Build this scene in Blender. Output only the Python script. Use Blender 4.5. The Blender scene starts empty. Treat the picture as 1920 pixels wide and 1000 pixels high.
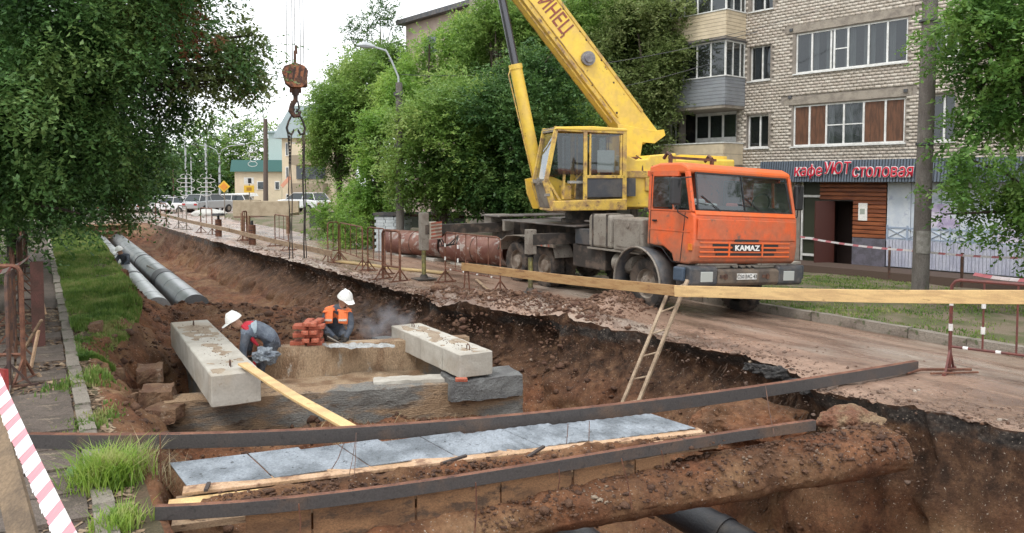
import bpy, bmesh, math, random
import numpy as np
from mathutils import Vector, Matrix, noise as mnoise
random.seed(7); rng = np.random.default_rng(7)
PI = math.pi
sc = bpy.context.scene
C = sc.collection
# ------------------------------------------------------------------ camera, world, sun, exposure
F = 1480.0; PITCH = math.radians(3); HOR = 340.0; CY = HOR + F*math.tan(PITCH); EYE = 2.5
cam = bpy.data.objects.new('camera', bpy.data.cameras.new('camera')); C.objects.link(cam)
cam.location = (0, 0, EYE); cam.rotation_euler = (math.radians(90) - PITCH, 0, 0)
cam.data.sensor_width = 36; cam.data.lens = 36*F/1920
cam.data.shift_y = -(500-CY)/1920; cam.data.clip_end = 2000; cam.data.clip_start = 0.05
sc.camera = cam
w = bpy.data.worlds.new('World'); sc.world = w; w.use_nodes = True
nt = w.node_tree; nt.nodes.clear()
SUN_EL, SUN_AZ = math.radians(58), math.radians(215)
sky = nt.nodes.new('ShaderNodeTexSky'); sky.sky_type = 'NISHITA'; sky.sun_disc = False
sky.sun_elevation = SUN_EL; sky.sun_rotation = SUN_AZ; sky.air_density = 1.0; sky.dust_density = 3.0
cl = nt.nodes.new('ShaderNodeRGB'); cl.outputs[0].default_value = (12.6, 12.9, 13.2, 1)      # overcast cloud layer
mx = nt.nodes.new('ShaderNodeMix'); mx.data_type = 'RGBA'; mx.inputs[0].default_value = 0.93
bg = nt.nodes.new('ShaderNodeBackground'); bg.inputs[1].default_value = 0.10
wo = nt.nodes.new('ShaderNodeOutputWorld')
nt.links.new(sky.outputs[0], mx.inputs[6]); nt.links.new(cl.outputs[0], mx.inputs[7])
nt.links.new(mx.outputs[2], bg.inputs[0]); nt.links.new(bg.outputs[0], wo.inputs[0])
sun = bpy.data.objects.new('sun', bpy.data.lights.new('sun', 'SUN')); C.objects.link(sun)
sun.data.energy = 1.3; sun.data.angle = math.radians(14); sun.data.color = (1, .965, .92)
_d = Vector((math.sin(SUN_AZ)*math.cos(SUN_EL), math.cos(SUN_AZ)*math.cos(SUN_EL), math.sin(SUN_EL)))
sun.rotation_euler = _d.to_track_quat('Z', 'Y').to_euler(); sun.location = (0, -20, 40)
vs = sc.view_settings; vs.view_transform = 'Standard'; vs.look = 'None'; vs.gamma = 1; vs.use_curve_mapping = False
vs.exposure = 0.5
sc.render.engine = 'CYCLES'; cy = sc.cycles
cy.use_denoising = True; cy.max_bounces = 6; cy.diffuse_bounces = 3; cy.glossy_bounces = 3
cy.transmission_bounces = 4; cy.transparent_max_bounces = 8; cy.volume_bounces = 1
cy.use_adaptive_sampling = True; cy.adaptive_threshold = 0.02; cy.caustics_reflective = False; cy.caustics_refractive = False

# ------------------------------------------------------------------ places: pixel of the survey photo -> point of the world
def ray(px, py):
    x = (px-960)/F; y = -(py-CY)/F
    return (x, math.cos(PITCH)+y*math.sin(PITCH), -math.sin(PITCH)+y*math.cos(PITCH))
def onz(px, py, z=0.0):
    d = ray(px, py); t = (z-EYE)/d[2]; return Vector((d[0]*t, d[1]*t, z))
def atd(px, py, Y):
    d = ray(px, py); t = Y/d[1]; return Vector((d[0]*t, Y, EYE+d[2]*t))
AZ = math.radians(31)
def to_sr(X, Y): return -math.sin(AZ)*X+math.cos(AZ)*Y, math.cos(AZ)*X+math.sin(AZ)*Y
def from_sr(s, r): return -math.sin(AZ)*s+math.cos(AZ)*r, math.cos(AZ)*s+math.sin(AZ)*r

# ------------------------------------------------------------------ numpy noise
def _h(ix, iy, iz):
    n = (ix*374761393 + iy*668265263 + iz*2147483647 % 1000003 * 7919) & 0xffffffff
    n = ((n ^ (n >> 13))*1274126177) & 0xffffffff
    return ((n ^ (n >> 16)) & 0xffff)/65535.0
def vnoise(x, y, z=None):
    x = np.asarray(x, float); y = np.asarray(y, float)
    z = np.zeros_like(x) if z is None else np.asarray(z, float)
    ix, iy, iz = np.floor(x).astype(np.int64), np.floor(y).astype(np.int64), np.floor(z).astype(np.int64)
    fx, fy, fz = x-ix, y-iy, z-iz
    fx, fy, fz = [f*f*(3-2*f) for f in (fx, fy, fz)]
    out = 0
    for a in (0, 1):
        for b in (0, 1):
            for c in (0, 1):
                out = out + _h(ix+a, iy+b, iz+c)*(fx if a else 1-fx)*(fy if b else 1-fy)*(fz if c else 1-fz)
    return out*2-1
def fbm(x, y, z=None, o=4, lac=2.1, g=.5):
    x = np.asarray(x, float); y = np.asarray(y, float); z = np.zeros_like(x) if z is None else np.asarray(z, float)
    a, t = 1.0, 0
    for k in range(o):
        t = t + a*vnoise(x+17.3*k, y-9.1*k, z+5.7*k); x, y, z = x*lac, y*lac, z*lac; a *= g
    return t

# ------------------------------------------------------------------ materials
MATS = {}
def nd(t, kind, **kw):
    n = t.nodes.new(kind)
    for k, v in kw.items(): setattr(n, k, v)
    return n
def mat(name, col, rough=.7, col2=None, scale=4, thr=(.4, .62), spots=None, spot_scale=14, spot_thr=(.58, .66), metal=0, bump=.15,
        bscale=30, grain=.12, gscale=60, stretch=None, spec=.5, rough2=None, coat=0, coord='Object', detail=8, tint3=None, rot=0, dirtz=None):
    if name in MATS: return MATS[name]
    m = bpy.data.materials.new(name); m.use_nodes = True; t = m.node_tree; L = t.links
    b = t.nodes['Principled BSDF']; b.inputs['Roughness'].default_value = rough; b.inputs['Metallic'].default_value = metal
    b.inputs['Specular IOR Level'].default_value = spec
    if coat: b.inputs['Coat Weight'].default_value = coat
    tc = nd(t, 'ShaderNodeTexCoord'); mp = nd(t, 'ShaderNodeMapping'); L.new(tc.outputs[coord], mp.inputs[0])
    if rot: m0 = nd(t, 'ShaderNodeMapping'); m0.inputs['Rotation'].default_value = (0, 0, rot); L.new(tc.outputs[coord], m0.inputs[0]); L.new(m0.outputs[0], mp.inputs[0])
    if stretch: mp.inputs['Scale'].default_value = stretch
    def noise(s, d=detail, r=.6):
        n = nd(t, 'ShaderNodeTexNoise'); n.inputs['Scale'].default_value = s; n.inputs['Detail'].default_value = d
        n.inputs['Roughness'].default_value = r; L.new(mp.outputs[0], n.inputs[0]); return n.outputs[0]
    def ramp(x, lo, hi):
        r = nd(t, 'ShaderNodeMapRange'); r.inputs[1].default_value = lo; r.inputs[2].default_value = hi; r.interpolation_type = 'SMOOTHSTEP'
        L.new(x, r.inputs[0]); return r.outputs[0]
    def mixc(f, a, c, mode='MIX'):
        k = nd(t, 'ShaderNodeMix', data_type='RGBA', blend_type=mode)
        if isinstance(f, float): k.inputs[0].default_value = f
        else: L.new(f, k.inputs[0])
        for i, v in ((6, a), (7, c)):
            if isinstance(v, tuple): k.inputs[i].default_value = (*v[:3], 1)
            else: L.new(v, k.inputs[i])
        return k.outputs[2]
    cur = tuple(col)
    if col2: f = ramp(noise(scale), *thr); cur = mixc(f, cur, tuple(col2))
    if tint3: cur = mixc(ramp(noise(scale*.37+.21), .5, .7), cur, tuple(tint3))
    if spots: sp = ramp(noise(spot_scale, 5, .7), *spot_thr); cur = mixc(sp, cur, tuple(spots))
    if grain:
        g = nd(t, 'ShaderNodeMapRange'); g.inputs[3].default_value = 1-grain*2; g.inputs[4].default_value = 1+grain*2
        g.inputs[1].default_value = .3; g.inputs[2].default_value = .7
        L.new(noise(gscale, 4, .7), g.inputs[0])
        cc = nd(t, 'ShaderNodeCombineColor'); [L.new(g.outputs[0], cc.inputs[i]) for i in range(3)]
        cur = mixc(1.0, cur, cc.outputs[0], 'MULTIPLY')
    if dirtz:   # mud thrown up by the wheels, thickest near the ground
        z0_, z1_, dc = dirtz; sx_ = nd(t, 'ShaderNodeSeparateXYZ'); L.new(tc.outputs[coord], sx_.inputs[0])
        ma = nd(t, 'ShaderNodeMath', operation='MULTIPLY_ADD'); L.new(noise(7, 6, .7), ma.inputs[0]); ma.inputs[1].default_value = -(z1_-z0_)*1.6; L.new(sx_.outputs[2], ma.inputs[2])
        fz = nd(t, 'ShaderNodeMapRange'); fz.inputs[1].default_value = z1_-(z1_-z0_)*.8; fz.inputs[2].default_value = z0_-(z1_-z0_)*.8; fz.inputs[4].default_value = .85; L.new(ma.outputs[0], fz.inputs[0])
        cur = mixc(fz.outputs[0], cur, tuple(dc))
    if isinstance(cur, tuple): b.inputs['Base Color'].default_value = (*cur, 1)
    else: L.new(cur, b.inputs['Base Color'])
    if rough2 is not None:
        r = nd(t, 'ShaderNodeMapRange'); r.inputs[1].default_value = .4; r.inputs[2].default_value = .6
        r.inputs[3].default_value = rough; r.inputs[4].default_value = rough2
        L.new(noise(scale*.6+.3), r.inputs[0]); L.new(r.outputs[0], b.inputs['Roughness'])
    if bump:
        bn = nd(t, 'ShaderNodeBump'); bn.inputs['Strength'].default_value = min(1, bump*3); bn.inputs['Distance'].default_value = bump*.1
        L.new(noise(bscale, 6, .7), bn.inputs['Height']); L.new(bn.outputs[0], b.inputs['Normal'])
    MATS[name] = m; return m
def glass(name, tint=(.25, .3, .32), alpha=.55, rough=.05):
    if name in MATS: return MATS[name]
    m = bpy.data.materials.new(name); m.use_nodes = True; t = m.node_tree; t.nodes.clear(); L = t.links
    o = nd(t, 'ShaderNodeOutputMaterial'); tr = nd(t, 'ShaderNodeBsdfTransparent'); tr.inputs[0].default_value = (*tint, 1)
    df = nd(t, 'ShaderNodeBsdfDiffuse'); df.inputs[0].default_value = (.05, .055, .055, 1)
    gl = nd(t, 'ShaderNodeBsdfGlossy'); gl.inputs[1].default_value = rough; gl.inputs[0].default_value = (.9, .95, 1, 1)
    n = nd(t, 'ShaderNodeTexNoise'); n.inputs['Scale'].default_value = 1.3; n.inputs['Detail'].default_value = 1
    bp = nd(t, 'ShaderNodeBump'); bp.inputs['Strength'].default_value = .25; bp.inputs['Distance'].default_value = .02
    L.new(n.outputs[0], bp.inputs['Height']); L.new(bp.outputs[0], gl.inputs['Normal'])
    lf_ = nd(t, 'ShaderNodeLayerWeight'); lf_.inputs[0].default_value = .5; pw_ = nd(t, 'ShaderNodeMath', operation='POWER'); L.new(lf_.outputs['Facing'], pw_.inputs[0]); pw_.inputs[1].default_value = 3.0; lw = nd(t, 'ShaderNodeMapRange'); L.new(pw_.outputs[0], lw.inputs[0]); lw.inputs[3].default_value = .07; lw.inputs[4].default_value = .9
    m1 = nd(t, 'ShaderNodeMixShader'); m1.inputs[0].default_value = 1-alpha; L.new(tr.outputs[0], m1.inputs[1]); L.new(df.outputs[0], m1.inputs[2])
    m2 = nd(t, 'ShaderNodeMixShader'); L.new(lw.outputs[0], m2.inputs[0]); L.new(m1.outputs[0], m2.inputs[1]); L.new(gl.outputs[0], m2.inputs[2])
    L.new(m2.outputs[0], o.inputs[0]); MATS[name] = m; return m
def leafmat(name, c1, c2, c3=None, scale=.9, trans=.35):
    if name in MATS: return MATS[name]
    m = bpy.data.materials.new(name); m.use_nodes = True; t = m.node_tree; t.nodes.clear(); L = t.links
    o = nd(t, 'ShaderNodeOutputMaterial'); tc = nd(t, 'ShaderNodeTexCoord')
    n = nd(t, 'ShaderNodeTexNoise'); n.inputs['Scale'].default_value = scale; n.inputs['Detail'].default_value = 4; L.new(tc.outputs['Object'], n.inputs[0])
    n2 = nd(t, 'ShaderNodeTexNoise'); n2.inputs['Scale'].default_value = 11; n2.inputs['Detail'].default_value = 2; L.new(tc.outputs['Object'], n2.inputs[0])
    ad = nd(t, 'ShaderNodeMath', operation='MULTIPLY_ADD'); L.new(n2.outputs[0], ad.inputs[0]); ad.inputs[1].default_value = .6; L.new(n.outputs[0], ad.inputs[2])
    cr = nd(t, 'ShaderNodeValToRGB'); L.new(ad.outputs[0], cr.inputs[0])
    e = cr.color_ramp.elements; e[0].position = .60; e[0].color = (*c1, 1); e[1].position = .92; e[1].color = (*c2, 1)
    if c3: e[1].position = .84; k = e.new(.98); k.color = (*c3, 1)
    p = nd(t, 'ShaderNodeBsdfPrincipled'); p.inputs['Roughness'].default_value = .5; p.inputs['Specular IOR Level'].default_value = .35
    tl = nd(t, 'ShaderNodeBsdfTranslucent'); hs = nd(t, 'ShaderNodeHueSaturation'); hs.inputs['Value'].default_value = 1.6; hs.inputs['Hue'].default_value = .49
    L.new(cr.outputs[0], hs.inputs['Color']); L.new(hs.outputs[0], tl.inputs[0]); L.new(cr.outputs[0], p.inputs['Base Color'])
    ms = nd(t, 'ShaderNodeMixShader'); ms.inputs[0].default_value = trans; L.new(p.outputs[0], ms.inputs[1]); L.new(tl.outputs[0], ms.inputs[2])
    L.new(ms.outputs[0], o.inputs[0]); MATS[name] = m; return m

# ------------------------------------------------------------------ objects
def props(o, label=None, cat=None, group=None, kind=None):
    if label: o['label'] = label
    if cat: o['category'] = cat
    if group: o['group'] = group
    if kind: o['kind'] = kind
    return o
def thing(name, label, cat, loc=(0, 0, 0), rotz=0, group=None):
    o = bpy.data.objects.new(name, None); C.objects.link(o); o.location = loc; o.rotation_euler = (0, 0, rotz); o.empty_display_size = .3
    return props(o, label, cat, group)
class MB:
    DM = Matrix()
    def __init__(s): s.v = []; s.f = []; s.m = []; s.M = MB.DM.copy()
    def add(s, vs, fs, mi=0):
        n = len(s.v); s.v += [tuple(s.M @ Vector(p)) for p in vs]; s.f += [tuple(n+i for i in f) for f in fs]; s.m += [mi]*len(fs); return s
    def box(s, c, size, rz=0, mi=0, R=None):
        hx, hy, hz = [a/2 for a in size]; R = R or Matrix.Rotation(rz, 3, 'Z'); c = Vector(c)
        vs = [c + R @ Vector((x*hx, y*hy, z*hz)) for x in (-1, 1) for y in (-1, 1) for z in (-1, 1)]
        return s.add(vs, [(0, 1, 3, 2), (4, 6, 7, 5), (0, 4, 5, 1), (2, 3, 7, 6), (0, 2, 6, 4), (1, 5, 7, 3)], mi)
    def b2(s, a, b, mi=0):
        return s.box([(a[i]+b[i])/2 for i in range(3)], [abs(b[i]-a[i]) for i in range(3)], 0, mi)
    def bar(s, p0, p1, w, h=None, up=(0, 0, 1), mi=0):
        h = h or w; p0 = Vector(p0); p1 = Vector(p1); d = (p1-p0); l = d.length; d.normalize(); up = Vector(up)
        if abs(d.dot(up)) > .99: up = Vector((1, 0, 0))
        y = up.cross(d).normalized(); z = d.cross(y)
        R = Matrix((d, y, z)).transposed(); return s.box((p0+p1)/2, (l, w, h), 0, mi, R)
    def cyl(s, p0, p1, r0, r1=None, n=12, mi=0, caps=True):
        r1 = r0 if r1 is None else r1; p0 = Vector(p0); p1 = Vector(p1); d = (p1-p0).normalized()
        u = d.orthogonal().normalized(); v = d.cross(u); vs = []
        for p, r in ((p0, r0), (p1, r1)):
            vs += [p + (u*math.cos(2*PI*i/n)+v*math.sin(2*PI*i/n))*r for i in range(n)]
        fs = [(i, (i+1) % n, n+(i+1) % n, n+i) for i in range(n)]
        if caps: fs += [tuple(range(n-1, -1, -1)), tuple(range(n, 2*n))]
        return s.add(vs, fs, mi)
    def tube(s, pts, r, n=8, mi=0, caps=True):
        pts = [Vector(p) for p in pts]; k = len(pts); rr = r if isinstance(r, (list, tuple)) else [r]*k; vs = []; u = None
        for i, p in enumerate(pts):
            d = (pts[min(i+1, k-1)]-pts[max(i-1, 0)]).normalized()
            u = d.orthogonal().normalized() if u is None else (u-d*u.dot(d)).normalized()
            v = d.cross(u); vs += [p+(u*math.cos(2*PI*j/n)+v*math.sin(2*PI*j/n))*rr[i] for j in range(n)]
        fs = [(i*n+j, i*n+(j+1) % n, (i+1)*n+(j+1) % n, (i+1)*n+j) for i in range(k-1) for j in range(n)]
        if caps: fs += [tuple(range(n-1, -1, -1)), tuple((k-1)*n+j for j in range(n))]
        return s.add(vs, fs, mi)
    def prism(s, poly, y0, y1, mi=0, ax='xz'):
        n = len(poly)
        g = (lambda a, b, t: (a, t, b)) if ax == 'xz' else ((lambda a, b, t: (t, a, b)) if ax == 'yz' else (lambda a, b, t: (a, b, t)))
        vs = [g(a, b, y0) for a, b in poly]+[g(a, b, y1) for a, b in poly]
        fs = [tuple(range(n)), tuple(range(2*n-1, n-1, -1))]+[(i, n+i, n+(i+1) % n, (i+1) % n) for i in range(n)]
        return s.add(vs, fs, mi)
    def lathe(s, prof, c, axis, n=24, mi=0):
        c = Vector(c); a = Vector(axis).normalized(); u = a.orthogonal().normalized(); v = a.cross(u); k = len(prof); vs = []
        for (r, h) in prof: vs += [c+a*h+(u*math.cos(2*PI*j/n)+v*math.sin(2*PI*j/n))*r for j in range(n)]
        fs = [(i*n+j, i*n+(j+1) % n, (i+1)*n+(j+1) % n, (i+1)*n+j) for i in range(k-1) for j in range(n)]
        return s.add(vs, fs, mi)
    def sheet(s, P, nu, nv, mi=0):
        vs = [P(i/nu, j/nv) for i in range(nu+1) for j in range(nv+1)]
        return s.add(vs, [(i*(nv+1)+j, (i+1)*(nv+1)+j, (i+1)*(nv+1)+j+1, i*(nv+1)+j+1) for i in range(nu) for j in range(nv)], mi)
    def build(s, name, mats, parent=None, label=None, bevel=0, smooth=False, cat=None, group=None, kind=None, loc=None):
        me = bpy.data.meshes.new(name); me.from_pydata(s.v, [], s.f)
        mats = mats if isinstance(mats, (list, tuple)) else [mats]
        for m in mats: me.materials.append(m)
        if len(mats) > 1: me.polygons.foreach_set('material_index', s.m)
        bm = bmesh.new(); bm.from_mesh(me); bmesh.ops.recalc_face_normals(bm, faces=bm.faces); bm.to_mesh(me); bm.free()
        if smooth:
            me.polygons.foreach_set('use_smooth', [True]*len(me.polygons))
            try: me.set_sharp_from_angle(angle=math.radians(40))
            except Exception: pass
        o = bpy.data.objects.new(name, me); C.objects.link(o)
        if parent: o.parent = parent
        if loc is not None:
            me.transform(Matrix.Translation(-Vector(loc))); o.location = loc
        if bevel:
            b = o.modifiers.new('bevel', 'BEVEL'); b.width = bevel; b.segments = 2; b.limit_method = 'ANGLE'; b.angle_limit = .6
        return props(o, label, cat, group, kind)
def npmesh(name, V, Fq, m, parent=None, smooth=False, nper=4):
    me = bpy.data.meshes.new(name); V = np.asarray(V, np.float32); Fq = np.asarray(Fq, np.int32)
    me.vertices.add(len(V)); me.vertices.foreach_set('co', V.ravel())
    me.loops.add(Fq.size); me.loops.foreach_set('vertex_index', Fq.ravel())
    me.polygons.add(len(Fq)); me.polygons.foreach_set('loop_start', np.arange(len(Fq), dtype=np.int32)*Fq.shape[1])
    me.materials.append(m)
    if smooth: me.polygons.foreach_set('use_smooth', np.ones(len(Fq), bool))
    me.update(calc_edges=True); me.validate()
    o = bpy.data.objects.new(name, me); C.objects.link(o)
    if parent: o.parent = parent
    return o
def dup(o, parent=None):
    c = o.copy(); C.objects.link(c); c.parent = parent
    for ch in list(o.children): dup(ch, c)
    return c
def text(name, body, size, M, m, parent=None, extrude=.01, offset=0, shear=0, sx=1, align='CENTER'):
    cu = bpy.data.curves.new(name, 'FONT'); cu.body = body; cu.size = size; cu.extrude = extrude; cu.offset = offset; cu.shear = shear
    cu.align_x = align; cu.align_y = 'CENTER'; cu.resolution_u = 3
    t = bpy.data.objects.new('tmp', cu); C.objects.link(t); bpy.context.view_layer.update()
    me = bpy.data.meshes.new_from_object(t.evaluated_get(bpy.context.evaluated_depsgraph_get()))
    bpy.data.objects.remove(t); me.transform(M @ Matrix.Diagonal((sx, 1, 1, 1))); me.materials.clear(); me.materials.append(m)
    o = bpy.data.objects.new(name, me); C.objects.link(o)
    if parent: o.parent = parent
    return o
def roughbox(name, c, size, rz, m, cuts=(10, 3, 4), amp=.02, parent=None, ns=5.0, **kw):
    """a block with worn uneven faces: subdivided box displaced by noise"""
    b = MB(); R = Matrix.Rotation(rz, 3, 'Z'); c = Vector(c); nx, ny, nz = cuts
    def face(o, u, v, nu, nv):
        o, u, v = Vector(o), Vector(u), Vector(v)
        vs = [o+u*(i/nu)+v*(j/nv) for i in range(nu+1) for j in range(nv+1)]
        out = []
        for p in vs:
            q = Vector((p[0]*size[0], p[1]*size[1], p[2]*size[2])); wq = c+R@q
            n = mnoise.noise_vector(wq*ns)*amp+mnoise.noise_vector(wq*ns*3.1)*amp*.45
            out.append(wq+n)
        b.add(out, [(i*(nv+1)+j, (i+1)*(nv+1)+j, (i+1)*(nv+1)+j+1, i*(nv+1)+j+1) for i in range(nu) for j in range(nv)])
    face((-.5, -.5, -.5), (1, 0, 0), (0, 0, 1), nx, nz); face((-.5, .5, -.5), (1, 0, 0), (0, 0, 1), nx, nz)
    face((-.5, -.5, -.5), (0, 1, 0), (0, 0, 1), ny, nz); face((.5, -.5, -.5), (0, 1, 0), (0, 0, 1), ny, nz)
    face((-.5, -.5, -.5), (1, 0, 0), (0, 1, 0), nx, ny); face((-.5, -.5, .5), (1, 0, 0), (0, 1, 0), nx, ny)
    o = b.build(name, m, parent, **kw)
    bm = bmesh.new(); bm.from_mesh(o.data); bmesh.ops.remove_doubles(bm, verts=bm.verts, dist=.0005)
    bmesh.ops.recalc_face_normals(bm, faces=bm.faces); bm.to_mesh(o.data); bm.free(); return o

# palette
rust = mat('rust', (.13, .055, .035), .75, (.22, .10, .06), 6, spots=(.06, .035, .03), metal=.2)
rust_dark = mat('rust_dark', (.07, .045, .04), .7, (.16, .08, .05), 5, metal=.3)
steel_old = mat('steel_old', (.075, .07, .068), .5, (.12, .075, .05), 3, (.5, .7), metal=.35, bump=.1, spots=(.2, .12, .08), spot_scale=22)
channel_steel = mat('channel_steel', (.075, .068, .066), .55, (.14, .095, .07), 1.6, (.5, .7), metal=.2, bump=.1, spots=(.05, .045, .045), spot_scale=18)
orange = mat('orange_paint', (.74, .14, .032), .42, (.60, .15, .055), 2, spots=(.26, .11, .07), spot_scale=6, spot_thr=(.62, .74), bump=.03, grain=.04, gscale=8)
yellow = mat('yellow_paint', (.82, .57, .08), .45, (.72, .49, .11), 2.5, spots=(.24, .13, .05), spot_scale=6, spot_thr=(.63, .73), bump=.03, grain=.04, gscale=8)
yellow_dirty = mat('yellow_dirty', (.66, .45, .09), .55, (.38, .24, .10), 4, spots=(.12, .07, .045), spot_scale=8, spot_thr=(.55, .7), bump=.06, grain=.12)
black = mat('black_rubber', (.018, .018, .018), .75, (.06, .05, .042), 5, (.5, .7), bump=.2, bscale=50)
mudblack = mat('muddy_rubber', (.03, .027, .025), .8, (.12, .09, .07), 4, (.42, .62), bump=.3, bscale=40)
chassis = mat('chassis_grime', (.04, .034, .03), .75, (.12, .09, .07), 4, (.45, .65), bump=.15)
greybox = mat('grey_painted_metal', (.25, .225, .19), .6, (.17, .14, .115), 3, (.45, .65), spots=(.10, .07, .05), bump=.08)
whitep = mat('white_frame', (.75, .75, .73), .5, (.6, .6, .57), 5, grain=.04)
concrete = mat('concrete', (.50, .475, .42), .85, (.38, .35, .30), 1.8, (.4, .65), spots=(.30, .25, .19), spot_scale=9, spot_thr=(.62, .74), bump=.12, bscale=50, grain=.05, gscale=30, tint3=(.45, .39, .31))
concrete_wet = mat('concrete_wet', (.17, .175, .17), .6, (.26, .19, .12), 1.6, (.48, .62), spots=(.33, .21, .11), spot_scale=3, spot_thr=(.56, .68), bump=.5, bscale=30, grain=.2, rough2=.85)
concrete_tan = mat('concrete_tan', (.43, .31, .20), .8, (.27, .17, .10), 2.6, (.42, .6), spots=(.48, .43, .36), spot_scale=4, spot_thr=(.58, .66), bump=.35, bscale=40, grain=.2, stretch=(1, 1, .45))
wood_new = mat('wood_new', (.70, .48, .22), .6, (.55, .36, .17), 3, spots=(.34, .2, .09), spot_scale=2.5, spot_thr=(.62, .7), stretch=(1, 1, 6), bump=.08, grain=.1)
wood_old = mat('wood_old', (.33, .23, .145), .75, (.22, .145, .09), 3, spots=(.12, .075, .05), spot_scale=5, stretch=(1, 1, 4), bump=.15, grain=.2)
wood_orange = mat('formwork_board', (.27, .145, .07), .7, (.17, .09, .045), 1.8, (.42, .58), spots=(.09, .055, .035), spot_scale=3.5, spot_thr=(.5, .64), bump=.12, grain=.2, stretch=(1, 1, 2))
dkgrey = mat('dark_grey_metal', (.045, .05, .058), .5, (.10, .09, .085), 4, bump=.05)
gl_dark = glass('window_glass', (.42, .46, .47), .7)
gl_clear = glass('cab_glass', (.62, .68, .68), .8)
interior = mat('dark_interior', (.03, .03, .032), .8, (.07, .06, .05), 4)
# ================================================================== GROUND
def pw(x, pts): xs, ys = zip(*pts); return np.interp(x, xs, ys)
LPTS = [(-12, .75), (6.5, .72), (8.3, .62), (10, .55), (14, .52), (15.3, 1.0), (17.4, 1.4), (23, 1.72), (36, 2.05), (60, 2.1)]
RPTS = [(-12, 8.6), (4, 8.42), (5.5, 8.15), (6.0, 7.9), (6.8, 8.35), (7.8, 8.55), (10.2, 8.42), (11.8, 7.9), (12.9, 7.2), (13.9, 6.8), (16.7, 7.05), (22, 6.83), (30.6, 6.4), (47, 5.8), (60, 5.5)]
KPTS = [(-12, 13.5), (6.2, 13.2), (10.2, 13.1), (14, 13.1), (18, 13.0), (21, 12.5), (24, 11.6), (29, 11.1), (45, 10.9), (200, 10.9)]
def Ledge(s): return pw(s, LPTS)
def Redge(s): return pw(s, RPTS)
def Kedge(s): return pw(s, KPTS)
def floor_depth(s, r):
    base = pw(s, [(-12, 3.6), (7.0, 3.6), (8.0, 2.2), (8.8, 1.3), (9.6, 1.02), (11.2, 1.05), (12, 1.45), (14.2, 1.45), (15.2, .95), (17, .62), (19.2, .62), (20.6, 1.2), (24, 1.3), (42, 1.3), (52, .5)])
    pit = pw(s, [(5, 3.4), (6.5, 2.5), (8, 1.85), (11, 1.75), (12.3, 1.2), (14, .85), (19, .8), (22, 1.2), (42, 1.3), (52, .5)])
    f = np.clip((r-5.6)/1.0, 0, 1); f = f*f*(3-2*f)
    return base*(1-f)+pit*f
def sm(t): t = np.clip(t, 0, 1); return t*t*(3-2*t)
BUMPS = [(onz(1150, 578), .55, .30), (onz(1010, 575), .5, .24), (onz(905, 583), .5, .2), (onz(850, 560), .6, .12), (onz(1075, 600), .4, .14), (onz(940, 560), .4, .12)]
def wobble(s): return (.11*fbm(s*1.3, s*0+3, o=3)+.035*fbm(s*7.5, s*0+8, o=3))*np.where(s < 30, 1, .5)
def terrain(X, Y, detail=True):
    X = np.asarray(X, float); Y = np.asarray(Y, float); s, r = to_sr(X, Y)
    wob = wobble(s); L = Ledge(s)+wob*.6; R = Redge(s)+wob
    dl, dr = r-L, R-r
    wl = pw(s, [(-12, .7), (7.5, .7), (9, 1.2), (14, 1.3), (17, 1.0), (30, 1.0)]); wr = pw(s, [(-12, .9), (4, .85), (6.5, .8), (8, 1.15), (10, 1.3), (12, .7), (14, .55), (20, .5), (40, .7)])
    gl_ = np.clip(dl/wl, 0, 1); gr = np.clip(dr/wr, 0, 1)
    gl_ = sm(gl_); gr = np.where(gr > 0, .16*np.clip(gr*12, 0, 1)+.84*gr**.85, 0)
    end = sm((50-s)/5)
    ins = np.minimum(gl_, gr)*end
    z = -floor_depth(s, r)*ins
    # far ground sinks a little; verge rises behind the right kerb
    z = z-.9*sm((s-55)/45)-.10*np.clip(r-10.3, 0, 2.6)*(1-sm((s-22)/8))*(s < 60)
    K = Kedge(s); z = z+np.where(r > K+.08, .12, 0)-.32*sm((r-K-2)/7)*np.where(s < 45, 1, 0)
    for b, w_, h in BUMPS: z = z+h*np.exp(-((X-b.x)**2+(Y-b.y)**2)/(w_*w_))
    z = z+.36*np.exp(-((s-19.6)/1.0)**2-((r-3.1)/1.5)**2)*np.where(s < 20.3, 1, np.clip(1-(s-20.3)/.25, 0, 1))
    z = z+.12*np.exp(-((r-R-.35)/.35)**2)*np.where((s > 10.5) & (s < 40), .6+.6*vnoise(s*.9, r*0), 0)*(1-sm((s-34)/6))
    if detail:
        fi = sm(np.minimum(dl+.15, dr+.02)/.3)*end
        z = z+fi*(.10*fbm(X*1.7, Y*1.7, z*1.2)+.045*fbm(X*6, Y*6, z*5, o=4))
        road = (r > R) & (r < K)
        z = z+np.where(road, .012*fbm(X*1.1, Y*1.1, o=4)+.035*np.exp(-((r-R)/.9)**2)*fbm(X*6, Y*6, o=4)*(s < 42), 0)
        z = z+np.where(r > K+.1, .03*fbm(X*1.2, Y*1.2, o=3), 0)+np.where((r < L) & (r > .45), .015*fbm(X*3, Y*3, o=3), 0)
        pile = sum(np.exp(-((X-b.x)**2+(Y-b.y)**2)/(w_*w_*1.6)) for b, w_, h in BUMPS)
        z = z+np.clip(pile, 0, 1)*.10*np.abs(fbm(X*5, Y*5, o=4))
    return z
def gz(X, Y): return float(terrain(np.array([X]), np.array([Y]))[0])

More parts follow.
